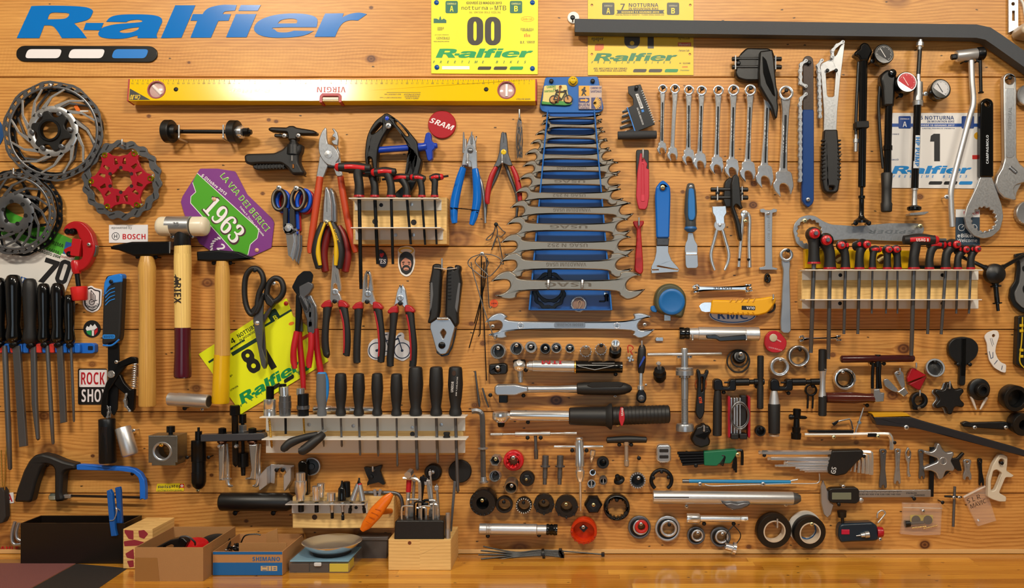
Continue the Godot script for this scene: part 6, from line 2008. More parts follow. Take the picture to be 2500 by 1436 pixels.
	P("lever","black",[1553,366,1584,366,1584,412,1580,505,1558,505,1553,412],6,13,5,1.5)
	hook(1570,375,"holding the red and black tyre levers",22,32)
	T("tyre_lever","tyre lever","slim red tyre lever with a flared top on a nail hook",1559,600,20,"tyre levers")
	P("lever","#a81c20",[1545,540,1573,539,1571,549,1564,556,1566,580,1570,640,1570,664,1564,671,1552,664,1549,655,1553,600,1555,560,1547,550],13,22,4,2.5)
	hook(1560,541,"holding the slim red tyre lever",20,32)
	# pad tools
	T("flat_tool","scraper","flat steel slotted scraper with a long blue dipped handle",1623,560,20)
	P("blade","steel",[1602,600,1632,600,1632,616,1640,636,1657,655,1657,664,1590,668,1590,652,1598,634,1602,616],14,20,2,1,[[1604,648,1657,658,1656,660,1604,651],[1590.5,658,1608,658,1608,660,1590.5,660]])
	P("handle","#0c62bcg",[1601,458,1610,446,1618,440,1627,446,1636,456,1637,480,1634,582,1602,582,1599,480],11,26,6,4,[[1618.5,460,6]])
	P("grey_band","#3c4048s",[1602,582,1634,582,1632,600,1603,600],12,24,1,2)
	screw(1618,457,"g","in the blue handle of the flat scraper",5.5,34)
	T("curved_scraper","scraper","short curved steel scraper with a grey and blue rubber handle",1686,550,24)
	L("handle","#45484as",[1686,448,24,1686,556,24],[0,6,3,9,20,13,70,16,92,13,104,14,108,12],24)
	P("blue_inlay","#1a6cb4",[1680,462,1692,462,1695,490,1696,530,1692,540,1681,540,1678,530,1678,490],34,41,5,2)
	L("blue_collar","#1a5c98",[1686,554,24,1686,568,24],[0,14,5,16,8,14,13,8],24)
	P("blade","steel",[1680,568,1692,568,1696,586,1703,598,1704,634,1705,650,1701,655,1677,655,1674,648,1672,605,1674,594,1678,586],19,23,3,1)
	R("highlight_bend","chrome",1688,619,30,8,22,25,0,2,2)
	screw(1687,456,"s","at the top of the grey and blue scraper handle",4.5,38)
	# little pliers and brake-cable tools
	T("cutter_pliers","pliers","small chrome pliers with a square punch head and curved handles",1757,580,24)
	P("head","chrome",[1738,504,1772,503,1774,520,1768,530,1769,548,1748,548,1745,530,1739,520],17,28,2,1.5)
	L("joint","satin",[1757,550,18,1757,550,60],[0,14,8,14,9,13,9,4,12,3,12.6,0.01],24)
	B("handle","chrome",[1750,562,24,1743,590,24,1736,618,24,1738,640,24,1745,660,24],[4.5,4.5,4.5,4.5,3.5],12)
	B("handle","chrome",[1764,562,24,1772,590,24,1779,618,24,1777,640,24,1769,660,24],[4.5,4.5,4.5,4.5,3.5],12)
	T("spanner_arms","spanner","two jointed chrome arms hanging like a pair of compasses",1817,590,22)
	B("arm","chrome",[1817,523,24,1812,540,24,1808,590,24,1804,640,24,1803,652,24],[7,5,4.4,4,5],12)
	B("arm","chrome",[1824,520,20,1830,535,20,1829,590,20,1830,640,20,1830,653,20],[6,5,4.6,5,6],12)
	L("joint","chrome",[1817,523,24,1817,523,60],[0,10,4,9,5,4,8,3,8.4,0.01],20)
	screw(1820,540,"g","in the fork of the jointed chrome arms",5,34)
	for q in [[1803,652],[1830,652]]: L("eye","gun",[q[0],q[1],26,q[0],q[1],60],[0,4.5,4,4,4.4,2,3,0.01],14)
	for q in [[1870,1.0,150.0,"larger black plastic rope clamp with twin pegs and a long lever, under the grey bar"],[1782,0.82,470.0,"smaller black plastic rope clamp with twin pegs and a bent lever"]]:
		var x: float = q[0]
		var y: float = q[2]
		var big: bool = q[1] == 1.0
		T("rope_clamp","clamp",q[3],x,y,30)
		for d in [-8.0,12.0]: L("peg","black",[x - (82 if big else 46),y + d,22,x + (40 if big else 46),y + d,22],[0,4,1,5.5,80,5.5,(121 if big else 91),5.5,(122 if big else 92),4],14)
		if big:
			P("body","black",[1808,130,1824,115,1880,116,1890,126,1897,150,1896,175,1880,196,1820,196,1801,190,1796,178,1800,150],4,26,6,4)
			P("hollow","#070707",[1806,134,1836,130,1850,150,1846,162,1812,160],25.4,26.4,5,0)
			P("lever","black",[1853,128,1884,124,1888,150,1893,212,1897,226,1896,250,1898,264,1895,290,1890,292,1880,262,1864,236,1852,214,1850,180],22,44,4,4)
			P("lever_face","gloss",[1858,140,1868,150,1885,210,1890,240,1884,236,1868,208,1860,180],43,46,4,1.5)
		else:
			P("body","black",[1770,444,1778,434,1788,432,1796,446,1795,505,1772,506,1766,490],6,26,5,3)
			P("lever","black",[1788,430,1796,426,1802,434,1806,470,1808,500,1812,510,1806,512,1796,500,1790,505,1800,530,1808,556,1809,590,1802,586,1794,545,1784,512,1783,450],24,44,4,3)
		for d in ([-74,24] if big else [-30,30]): R("binding","#c8ccd0s",x + d,y + 2,2.4,34,17,30,0,0,0.3)
	for q in [[1803,154,"left in the larger rope clamp"],[1752,471,"left in the smaller rope clamp"],[1810,473,"right in the smaller rope clamp"]]: screw(q[0],q[1],"b",q[2],5.5,28)
	T("spoke_gauge","gauge","flat galvanised I-shaped gauge bar hanging on a screw",1876,585,12)
	P("gauge","steel",[1855,511,1864,509,1870,513,1882,513,1889,509,1898,512,1896,518,1886,520,1885,590,1886,652,1898,655,1898,659,1854,659,1854,653,1868,650,1867,520,1857,519],6,12,1.5,0.8)
	XX("#7a8086",12.3,[["PUNKT ROT",1877,560,60,6,90]])
	screw(1876,521,"s","at the top of the flat I-shaped gauge",4,20)
	T("cable_clip","clip","tiny black two-hole clip below the I-shaped gauge",1874,679,12)
	P("clip","black",[1868,670,1874,667,1880,671,1883,684,1878,692,1870,690,1866,684],4,14,3,2,[[1874,675,2.6],[1873,684,2.6]])
	open_wrench("small chrome double flare wrench lying level above the yellow knife","",1689,1839,704,12,24,22,"chrome","HALKE")
	for x in [1697,1832]: screw(x,704,"s","in the " + ("left" if x < 1750 else "right") + " end of the small flare wrench",4,28)
	T("tape_measure","tape measure","round tape measure with a blue face and olive rubber casing",1637,740,40)
	P("case","#4a4a34",[1597,735,1602,712,1615,697,1635,691,1655,696,1672,712,1677,735,1672,760,1666,778,1650,774,1630,770,1610,764,1600,752],4,40,12,6)
	L("blue_face","#0f62a8",[1640,737,36,1640,737,80],[0,32,5,32,7,30,7.4,24,7,23,7.4,0.01],40)
	P("blue_lug","#1566b0",[1590,748,1598,746,1608,752,1604,764,1594,762,1589,756],14,30,3,2)
	R("tape_end","#a8adb0x",1631,776,17,16,20,24,0,1)
	T("oval_sticker","sticker","white oval sticker with blue rim half hidden under the yellow knife",1789,770,0)
	P("base","#dfe2e8",oval(1789,768,58,22),0,1,0,0.2)
	P("blue_rim","#1a5ca8",oval(1789,768,56,20.5),0.8,1.3,0,0,[oval(1789,768,53,18)])
	X("#1a4c98","KMC",1789,770,74,18,1.6)
	T("utility_knife","knife","yellow plastic snap-off knife with its steel blade tip to the left",1800,748,30)
	P("body","#e2a60c",[1738,732,1800,734,1860,728,1882,724,1893,727,1894,736,1884,752,1872,765,1850,771,1733,766],20,36,6,4)
	P("blade","chrome",[1737,738,1737,762,1722,763,1712,760,1706,748,1712,741,1720,738],24,30,1,1)
	for i in 5: B("grip_ridge","#c88c08",[1786 + i*14,730.5 - i*0.6,35.8,1781 + i*14,738,36.4],1.6,6)
	for i in 6: B("grip_ridge","#c88c08",[1776 + i*12,762,36.4,1782 + i*12,769,35.8],1.6,6)
	R("label","#15171c",1826,752,33,10,35.5,36.6,2,1,0)
	X("#e8e8ec","OLFA",1831,752,20,6,37,182)
	ring("black_ring","rubber",1880,748,13,17,10,18,32)
	hook(1888,725,"through the hole of the yellow knife",12,46)
	T("ring_wrench","wrench","tall single ring wrench with a plain flat handle beside the hex key rack",1918,710,20)
	ring("ring_end","steel",1919,623,10,16,14,27)
	P("shank","steel",[1908,632,1928,632,1930,645,1928,660,1931,790,1931,808,1926,814,1912,814,1906,808,1905,790,1912,660,1908,645],15,22,6,2)
	screw(1924,612,"b","in the ring of the tall plain ring wrench",5,30)

# a hollow round tool hung mouth outwards: front circle at (x,y),its back shifted by (tx,ty)
func cup(called: String,cat: String,label: String,x: float,y: float,r: float,bore: float,dep: float,tx: float,ty: float,mat: String,n := 28,deep := 0.3,group := "round sockets and tools in rows") -> void:
	T(called,cat,label,x,y,dep + 6,group)
	var pr := [0,r*0.88,dep*0.12,r*0.95,dep - 1.2,r,dep,r - 0.9,dep,bore + 0.6,dep - 0.8,bore]
	L("body",mat,[x + tx,y + ty,6,x,y,dep + 6],pr + ([0,bore,0,r*0.88] if deep == 0.0 else [dep*deep,bore,dep*deep,0.01]),n)
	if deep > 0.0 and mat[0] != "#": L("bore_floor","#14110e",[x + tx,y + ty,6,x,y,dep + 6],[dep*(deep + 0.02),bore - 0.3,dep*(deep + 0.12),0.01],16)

func teeth(x: float,y: float,r: float,n: int,w: float,mat: String,z: float,h := 2.0) -> void:
	var st := begin()
	for i in n:
		var q := polar(x,y,r,360.0*i/n)
		plate_into(st,rect(q.x,q.y,w*1.5,w,360.0*i/n),z - 2,z + h,0.0,0.3)
	put("teeth",st.commit(),mat).set_meta("kind","stuff")

func low_mid() -> void:
	for q in [["large twelve-point chrome socket, leftmost under the long grey wrench",1215,858,19,15.5,34,5,2,"chrome",12],["twelve-point chrome socket, second in the socket row",1260,851,16,13.5,34,5,3,"chrome",12],["bright chrome socket with a square drive showing, third in the row",1296,847,14.5,9,40,2,8,"chrome",4],["dark worn socket, fourth in the row",1331,851,13,10.5,30,0,5,"dark",12],["bright chrome hex socket, fifth in the row",1358,849,13,10.5,34,2,6,"chrome",6],["chrome socket with a white rim, sixth in the row",1391,850,11.5,9.5,36,1,8,"chrome",6]]:
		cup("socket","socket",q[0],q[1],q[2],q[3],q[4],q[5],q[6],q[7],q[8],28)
		screw(q[1] + (1 if q[9] > 6 else 0),q[2] - (8 if q[3] > 15 else 1),"s","inside the " + q[0].split(",")[0],4.5,q[5] + 4.0)
	for q in [["thin-walled hexagonal ring socket, left of two",1430,858,14,12],["thin-walled hexagonal ring socket, right of two",1467,853,14,12]]:
		T("ring_socket","socket",q[0],q[1],q[2],30,"round sockets and tools in rows")
		P("sleeve","chrome",star(q[1],q[2],13,15,12),4,30,1,0.8,[star(q[1],q[2],11.4,12.8,12)])
		screw(q[1] + 1,q[2] - 10,"s" if q[1] < 1450 else "b","in the hexagonal ring socket, " + q[0].split(", ")[1],5,28)
	T("socket","socket","tall socket with chrome mouth and black lower body, last in the row",1503,840,46,"round sockets and tools in rows")
	L("body","gun",[1503,868,10,1503,846,34],[0,13,2,15,20,15,22,12],24)
	L("mouth","chrome",[1503,856,20,1503,838,46],[0,11,29,11,31.6,10.4,31.6,8,20,8,20,0.01],24)
	T("joint_bar","joint","short black drive joint with rounded ends, below the first socket",1216,901,30)
	P("bar","black",[1194,890,1232,887,1238,892,1239,908,1234,914,1198,916,1193,910],8,30,4,3,[[1215,903,6]])
	screw(1215,898,"s","in the short black drive joint",5.5,36)
	# ratchets and torque wrenches
	T("torque_wrench","torque wrench","short torque wrench with chrome body and black scale grip, topmost of three",1386,896,36)
	L("shaft","satin",[1286,894,34,1410,896,34],[0,9,4,9,5,12,14,12,15,14,118,15,124,15],24)
	L("head","chrome",[1268,893,16,1268,892,54],[0,13,2,15,30,15,34,12,38,0.01],24)
	L("black_cap","oxide",[1268,878,34,1268,890,34],[0,13,3,16,11,15],24)
	L("drive","satin",[1269,900,34,1271,934,34],[0,8,20,7,21,6,33,6,34,5],12)
	L("grip","gloss",[1404,896,34,1520,897,34],[0,16,2,17,4,15.5,96,15.5,98,14,115,14,116,12],24)
	L("brass_ring","brass",[1402,896,34,1406,896,34],[0,16,1,17.4,4,17.4],24)
	X("#b02028","ITM",1348,884,50,8,48.4,180)
	Q("scale_line","#b8bcc0",[1412,893,1452,902,1,1452,902,1498,892,1,1445,886,1500,886,0.8],49.8)
	T("ratchet","ratchet","satin steel ratchet handle with black rubber grip, second of three",1376,949,36)
	P("head","steel",[1208,944,1214,939,1258,938,1272,941,1290,944,1290,956,1272,960,1258,965,1214,965,1208,958],20,48,3,3)
	L("shaft","steel",[1268,951,34,1414,950,34],[0,11,10,9,90,8,130,10,145,10],20)
	L("grip","soft",[1408,949,34,1545,949,34],[0,10,2,14,20,16,100,17,118,14,130,9,135,3],24)
	P("grip_panel","rubber",[1432,940,1444,933,1516,932,1522,936,1516,944,1444,945],46,51,4,1)
	R("drive","oxide",1229,974,21,18,24,44,0,2,1.5)
	T("torque_wrench","torque wrench","long torque wrench with chrome tube, black ribbed grip and red band",1418,1016,38)
	L("head","chrome",[1222,1006,34,1222,1030,34],[0,17,2,20,6,21,16,21,24,16,26,12],28)
	L("drive","oxide",[1223,1026,34,1223,1044,34],[0,8,2,9,13,8.5,17,7],12)
	L("tube","chrome",[1238,1014,36,1394,1016,36],[0,7,6,7,8,12,12,13,156,13],28)
	L("grip","soft",[1389,1016,38,1480,1017,38],[0,18,3,21,20,22,88,24,91,24],28)
	L("flange","rubber",[1476,1017,38,1496,1017,38],[0,23,6,26,13,32,17,32,19,24],28)
	var pr := [0,22]
	for i in 15: pr.append_array([4 + i*9,23,5 + i*9,22.2,8 + i*9,22.2])
	pr.append_array([140,22,143,18,144,10])
	L("ribbed_grip","soft",[1492,1016,38,1640,1011,38],pr,28)
	P("red_band","#b01824",[1514,992,1520,992,1524,1008,1524,1022,1519,1037,1515,1037,1510,1022,1510,1008],58,62,2,1)
	X("#e8e4e4","USAG",1518,1003,18,5,62.4,-90)
	T("tap_wrench","tap wrench","slim steel tap wrench with knurled ends and a thin stem, under the long torque wrench",1303,1060,30)
	L("bar","satin",[1197,1061,30,1409,1058,30],[0,3,1,4,30,4,31,3,60,3,61,6,84,6,92,5,120,5,128,6,146,6,147,3.2,180,3.2,181,4,211,4],16)
	L("stem","dark",[1307,1064,26,1309,1122,26],[0,4,34,4,35,5.6,56,5,58,4],14)
	T("tap_wrench","tap wrench","T-handled chrome tap wrench with a long tapering blade",1416,1150,32)
	L("cross_bar","chrome",[1352,1091,32,1473,1091,32],[0,3,2,4,119,4,121,3],16)
	L("body","chrome",[1414,1068,32,1418,1250,32],[0,8,3,10,8,9,12,11,70,11.5,71,9,80,9,81,12,94,11,108,6,109,3,150,3,160,2,180,1.6],20)
	T("t_handle_key","hex key","black T-handle key with short steel stem and black tip",1529,1100,30)
	B("handle","soft",[1482,1075,30,1530,1073,30,1578,1074,30],[7.5,9,7.5],14)
	L("stem","satin",[1529,1078,30,1530,1142,26],[0,8,9,7,10,5,46,5,47,6.4,60,6,63,3],14)
	for q in [[1197,965,"b","beside the steel ratchet's head"],[1278,966,"b","under the steel ratchet's shaft"],[1502,968,"s","under the steel ratchet's grip"],[1284,904,"b","under the short torque wrench's neck"],[1503,914,"b","under the short torque wrench's grip"],[1289,1031,"b","under the long torque wrench's tube"],[1508,1037,"g","under the long torque wrench's red band"],[1288,1069,"b","left of the slim tap wrench's stem"],[1320,1069,"b","right of the slim tap wrench's stem"],[1397,1100,"b","left of the T-handled tap wrench"],[1432,1100,"b","right of the T-handled tap wrench"],[1512,1086,"b","left of the black T-handle's stem"],[1541,1086,"b","right of the black T-handle's stem"],[1560,1119,"b","standing alone below the black T-handle"]]: screw(q[0],q[1],q[2],q[3],5,30)
	# small turned parts
	for q in [["hexagonal worn socket below the cranked bar's collar",1208,1126,14,11,30,4,-2,"steel","g"],["thin-walled twelve-point hex nut socket under the worn one",1207,1163,14,12,26,4,4,"chrome","b"],["worn slotted round tool with silver screw",1247,1192,17,13,34,1,-8,"worn","s"],["black round cap with a stepped centre, near the chrome bits",1472,1130,15,8,18,0,0,"black","b"],["tiny chrome socket, upper of the little column",1447,1154,8,5.5,18,0,3,"chrome","b"],["tiny chrome socket with a blade inside, lower of the column",1444,1182,10.5,8,20,0,1,"chrome",""],["small dark round tool with a steel pin",1473,1175,10,6,22,0,-2,"dark",""],["splined freewheel remover with toothed rim",1557,1174,18,15,30,0,0,"dark","s"],["largest black stepped socket at the lower left",1178,1229,32,15,44,3,-3,"black","g"],["black round ring tool, second in the bottom row",1231,1233,21,15,18,0,-1,"black","b"],["black ring tool with white-edged teeth, third in the bottom row",1279,1234,20,14.5,18,0,-1,"black","b"],["black notched bottom-bracket tool, fourth in the bottom row",1328,1232,25,13.5,22,0,-2,"black","b"],["black notched bottom-bracket tool, fifth and wider",1383,1238,28,14,22,0,-2,"black","g"],["orange anodised bearing cup tool with a square hole",1425,1299,32.5,26,26,2,-5,"#c2320cs","s"]]:
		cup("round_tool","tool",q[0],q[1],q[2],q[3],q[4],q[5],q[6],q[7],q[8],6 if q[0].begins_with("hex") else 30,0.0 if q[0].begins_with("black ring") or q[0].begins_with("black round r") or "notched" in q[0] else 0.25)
		if "toothed rim" in q[0]: teeth(q[1],q[2],18,20,2.6,"steel",35)
		if "white-edged" in q[0]: teeth(q[1],q[2],17.5,20,2,"#b8b8b4s",32)
		if "notched" in q[0]: teeth(q[1],q[2],q[3] - 2,8,4,"black",q[5] + 6,2)
		if "stepped socket" in q[0]: teeth(1178,1229,28,18,3,"gloss",50,1)
		if "orange" in q[0]:
			teeth(1425,1299,29.5,16,3,"#a02808s",32,1)
			R("square_hole","#0c0806",1425,1294,15,15,12,14,45,0,0)
		if "blade" in q[0] or "steel pin" in q[0]: R("blade","satin",q[1],q[2],3,14,18,27,0,1)
		if q[9]: screw(q[1] + (2 if q[3] < 20 else -1),q[2] - q[4]*0.45,q[9],"in the " + q[0].split(",")[0],4.5,q[5] + 4.0)
	T("round_tool","tool","bright red star-holed cassette ring tool",1253,1128,34,"round sockets and tools in rows")
	P("ring","#c01820s",circ(1253,1127,25,36),6,26,0,3,[star(1253,1127,11,14,9)])
	P("step","#c81c24s",circ(1252,1128,18,32),24,34,0,2,[star(1252,1128,11,14,9)])
	screw(1253,1118,"s","in the bright red star-holed tool",5,38)
	T("round_tool","tool","black round cap tool with a hexagonal boss",1286,1171,26,"round sockets and tools in rows")
	L("disc","black",[1287,1170,6,1286,1171,30],[0,18,13,18.5,15,17,15,0.01],32)
	L("hex_boss","black",[1286,1170,18,1286,1170,40],[0,12,8,11,9,9,9,0.01],6)
	screw(1285,1171,"g","in the black cap with a hexagonal boss",3.4,30)
	T("round_tool","tool","black hexagonal nut tool with a square hole, in the bottom row",1449,1235,30,"round sockets and tools in rows")
	L("nut","gun",[1448,1234,6,1449,1235,40],[0,22,20,22,25,18,25,0.01],6)
	R("square_hole","#080808",1448,1236,15,15,30,31.4,45,0,0)
	screw(1449,1233,"g","in the square hole of the black nut tool",4.5,34)
	T("round_tool","tool","large black ring tool with scalloped inside, rightmost in the bottom row",1506,1241,26,"round sockets and tools in rows")
	P("ring","black",circ(1506,1241,32,40),5,26,0,4,[star(1506,1242,22,24.5,16)])
	screw(1506,1221,"b","in the large scalloped black ring tool",5,24)
	T("round_tool","tool","small dark mushroom-shaped tool on its side",1509,1166,24,"round sockets and tools in rows")
	L("cap","gun",[1513,1176,18,1506,1160,30],[0,12,3,14,6,13,9,8,16,7,21,5,22,0.01],24)
	for x in [1331,1367]:
		T("pin_tool","pin tool",("left" if x < 1350 else "right") + " of two upright steel tools with splined tops and a collar",x,1150,26,"upright splined steel tools")
		L("spline","dark",[x + 1,1112,26,x - 1,1184,26],[0,7,1,8,24,8,25,12,28,12,30,6,56,6,57,5,71,5],12)
	T("bit_socket","socket","little chrome socket bit leaning right beside the T-handled tap wrench",1446,1114,26)
	L("body","chrome",[1448,1099,28,1443,1131,22],[0,5,0,7,12,7,14,5,24,5,28,3,33,1],16)
	T("c_ring","ring","black C-shaped ring hanging on three screws",1614,1172,14)
	var arc := []
	for i in 13:
		var q := polar(1615,1173,25,130 + i*23.5)
		arc.append_array([q.x,q.y,12])
	B("ring","gun",arc,4.6,10)
	for q in [[1595,1167,"left"],[1615,1152,"top"],[1632,1166,"right"]]: screw(q[0],q[1],"b","carrying the black C-shaped ring, " + q[2],4.5,24)
	T("cartridge","canister","satin aluminium cylinder with a black threaded end, low on the wall",1266,1293,34)
	L("tube","alu",[1170,1292,34,1340,1294,34],[0,12,2,14,18,14,19,13,21,14,24,13,26,14,29,13,30,14,140,14,142,12,168,12],28)
	L("black_end","gloss",[1334,1293,34,1362,1294,34],[0,13,4,14,8,12,12,14,16,12,20,14,27,13],24)
	screw(1191,1309,"b","left below the lower aluminium cylinder",5,24)
	screw(1316,1307,"b","right below the lower aluminium cylinder",5,24)
	rng.seed = 4
	for i in 9:
		T("cable_tie","cable tie",["longest black cable tie, its head far out on the right","black cable tie at the top of the bundle","black cable tie fanning upwards in the bundle","black cable tie under the top one","black cable tie in the bundle's middle","black cable tie lying front in the bundle","black cable tie with its tip lowest left","black cable tie near the bundle's bottom","short black cable tie in the bundle"][i],1300,1356,34.0,"cable ties in the black bundle")
		var y := 1342.0 + i*3.4
		var e := 1472.0 if i == 0 else 1366.0 + rng.randf()*8
		B("strap","black",[1166 + rng.randf()*14,y + (i - 4)*1.2,24 + (i*5) % 9*4,1260,1354 + (i - 4)*1.2,32 + i,1330,1350 + (i - 4)*1.6,34,e,(1354.0 if i == 0 else 1342 + i*2.4),34],1.8,6)
		R("lock_head","black",e,1354.0 if i == 0 else 1342 + i*2.4,8,9,29,39,0,1.5,1)
	T("cable_tie","cable tie","short black cable tie wound round the bundle of ties",1328,1352,34)
	L("band","black",[1324,1353,34,1331,1352,34],[0,13,6,13],14)
	# between the torque wrenches and the chain tools
	T("key_ring_bits","bits","little bundle of steel bits on a red wire loop",1539,872,20)
	B("red_wire","#b02014s",[1534,862,20,1533,846,18,1540,844,16,1546,850,18,1540,858,18,1545,866,20],1.4,6)
	for c in [[1535,875],[1542,872],[1538,882],[1545,880],[1540,877]]: L("bit","steel",[c[0],c[1],12,c[0] - 1,c[1] - 2,30],[0,4,14,4,16,3,16.4,0.01],6)
	T("mini_ratchet","ratchet","small ratchet with a black and blue grip hanging head down",1566,910,26)
	L("grip","soft",[1568,842,26,1565,912,26],[0,4,3,7,12,10,40,11,64,8,69,7],20)
	P("blue_stripe","#1a3c9c",[1571,868,1575,872,1564,892,1559,898,1560,890],35,37.5,1,0.8)
	L("shaft","chrome",[1565,910,26,1564,952,26],[0,5,30,5,32,8,41,9],14)
	P("head","gun",[1554,962,1560,950,1570,950,1577,962,1578,974,1573,983,1562,984,1553,976],16,36,4,3)
	L("drive","dark",[1565,971,34,1565,971,60],[0,8,3,7.4,4,4,3,3,3,0.01],18)
	hook(1567,840,"carrying the small black and blue ratchet",16,34)
	screw(1577,940,"s","beside the small ratchet's neck",3.4,24)
	T("small_key","key","tiny flat steel key with square teeth under the long wrench's right jaw",1610,829,6)
	P("key","steel",[1602,824,1619,824,1619,833,1602,833,1600,828],2,6,1,0.5)
	T("chuck","chuck","knurled steel drive chuck with a chrome pin pointing out",1612,908,44)
	L("body","gun",[1614,930,10,1611,902,36],[0,12,8,13,9,16,24,16,26,14,36,13],20)
	L("pin","chrome",[1611,900,30,1607,884,48],[0,6,20,6,22,4],14)
	T("headset_press","headset press","steel headset press with a long T-bar, threaded rod and round bases",1671,950,36)
	L("cross_bar","satin",[1580,866,38,1762,864,38],[0,3,2,4.5,180,4.5,182,3],16)
	var th := [0,8,3,9,46,9,47,21,50,22,54,21,55,22,66,22,67,14,72,14,73,9,122,9]
	for i in 26: th.append_array([124 + i*2.3,9,125.2 + i*2.3,7.8])
	th.append_array([184,10,185,20,190,22,202,22,203,20])
	L("rod","steel",[1671,850,36,1672,1052,36],th,28)
	for x in [1657,1685]: screw(x,871,"s",("left" if x < 1670 else "right") + " under the headset press's T-bar",5,36)
	T("rotor_fork","fork tool","black forked rotor tool with orange lettering hanging head up",1712,960,20)
	P("fork","black",[1700,906,1704,901,1709,905,1711,914,1720,914,1723,904,1729,903,1731,909,1722,930,1721,970,1720,1006,1716,1018,1709,1025,1702,1018,1698,1006,1702,960,1704,930],8,20,3,2,[[1712,921,1716,921,1716,956,1713,958]])
	X("#d84812","KTM",1710,977,15,7,20.3,80)
	ring("orange_band","#b0501cs",1713,938,12.6,14.6,4,8)
	for q in [["thin black rubber ring, larger, hanging round the black plug",1803,882,29],["thin black rubber ring, smaller, inside the larger one",1806,876,22]]:
		T("rubber_ring","rubber ring",q[0],q[1],q[2],20,"black rubber rings")
		ring("ring","rubber",q[1],q[2],q[3] - 3.4,q[3],14,19)
	T("rubber_plug","plug","black stepped rubber plug on a silver screw with two rings round it",1806,872,26)
	L("plug","black",[1806,876,6,1808,868,30],[0,15,12,16,16,14,17,10,22,10,22,0.01],24)
	screw(1809,864,"s","in the black stepped rubber plug",5,36)
	for q in [[0.0,"black chain tool with a plain black handle and a crosswise black lever","black"],[138.0,"black chain tool with grey-collared rubber handle and matching lever","rubber"]]:
		var d: float = q[0]
		T("chain_tool","chain tool",q[1],1770 + d,960,36,"chain tools")
		P("body","gun",[1741+d,931,1746+d,925,1756+d,925,1762+d,930,1764+d,944,1778+d,944,1780+d,928,1786+d,925,1796+d,926,1796+d,950,1792+d,954,1744+d,954,1741+d,948],20,46,3,3)
		L("spindle","gun",[1768 + d,934,36,1870 + d,932,36],[0,2,14,2.5,26,3,27,9,60,9,62,6,72,6,73,8,97,8,98,6],18)
		if d < 1.0:
			L("handle","soft",[1752,952,36,1751,1064,36],[0,8,20,10,40,11,111,11,112,9],20)
			L("lever","soft",[1856,868,40,1855,998,40],[0,6,2,8,50,8,56,7,72,7,78,8,128,8,130,6],18)
		else:
			L("collar","alu",[1890,954,36,1890,990,36],[0,8,10,10,34,14],20)
			L("handle","soft",[1890,986,36,1890,1062,36],[0,14,3,15,72,14],20)
			L("end_cap","alu",[1890,1061,36,1890,1066,36],[0,13,4,12,5,8],20)
			for s in [[852,906],[964,1015]]:
				L("lever_grip","soft",[2007,s[0],42,2006,s[1],42],[0,7,2,10,s[1] - s[0] - 2,10,s[1] - s[0],8],18)
			L("lever_core","alu",[2007,900,42,2006,968,42],[0,10,18,7,50,7,68,10],18)
	for q in [[1767,958,"b","under the plain-handled chain tool"],[1847,944,"b","under the plain-handled chain tool's lever"],[1925,960,"b","under the grey-collared chain tool"],[1985,943,"b","under the grey-collared chain tool's spindle"]]: screw(q[0],q[1],q[2],q[3],5,30)
	T("multi_tool","multi-tool","folding multi-tool with red side plates and bright blades, hung with a coil of wire",1804,1020,34)
	for x in [1780,1829]: P("side_plate","#a01428s",[x-3,970,x,966,x+3,970,x+3,1066,x,1071,x-3,1066],8,36,2,1.5)
	for i in 4: R("blade","satin",1787 + i*7,1018,5,92,12,26 + (i % 2)*4,0,1)
	R("black_blade","soft",1816,1008,14,84,12,32,0,2,2)
	for x in [1794,1815]: R("end_block","soft",x,1066,19,14,10,36,0,3,2)
	T("wire_coil","wire","loose coil of thin grey wire hanging over the multi-tool",1806,1015,42)
	for i in 4:
		var a := []
		for k in 12:
			var t := TAU*k/12
			a.append_array([1806 + cos(t)*(20 + i),1015 + sin(t)*(30 + i*2 - (i % 2)*4),40 + i])
		B("loop","dark",a,1.1,6,true,1.0,true)
	T("grip_clamp","clamp","small black moulded clamp with stepped top on a hook",1716,1068,30)
	P("body","black",[1690,1064,1702,1042,1712,1040,1714,1036,1722,1035,1724,1040,1732,1040,1738,1054,1730,1066,1735,1078,1732,1088,1712,1094,1696,1088,1687,1074],6,30,4,4)
	P("front_face","gloss",[1698,1062,1730,1052,1732,1060,1720,1074,1698,1066],29,32,3,1)
	hook(1719,1046,"in the small black moulded clamp",14,44)
	cup("round_tool","tool","small black ring tool between the two chain tool handles",1857,1053,13,9,22,0,0,"black")
	screw(1859,1047,"b","in the small black ring tool between the chain tools",4,30)
	T("pump_canister","canister","satin aluminium canister with a black nozzle and a black clip along it",1756,816,34)
	L("tube","alu",[1680,814,34,1854,816,34],[0,13,24,14,25,16,138,17,140,16,142,17,146,16,148,17,172,17,174,14],28)
	L("nozzle","gloss",[1658,814,34,1684,814,34],[0,14,3,15,12,15,13,13,20,15,25,14],24)
	P("clip","gloss",[1721,817,1744,816,1754,822,1818,816,1820,830,1754,833,1746,828,1722,826],48,55,3,2)
	for x in [1691,1822]: hook(x,824,"under the satin aluminium canister, " + ("left" if x < 1700 else "right"),14,52)
	T("spoke_key","spoke key","red rounded disc tool with a round cream button",1895,838,16)
	P("disc","#b01824s",[1866,840,1868,822,1878,810,1892,807,1905,812,1921,832,1921,844,1914,856,1900,862,1884,861,1872,854],6,15,5,1.5)
	L("button","#b8ae94s",[1888,825,12,1888,825,40],[0,10,5,9.4,5.6,8,5.6,0.01],24)
	R("slot","#c88c90s",1902,832,12,3,14.6,15.6,28,1,0)
	X("#d89aa0","QUICK REPLACE",1893,852,34,4,15.5,14)
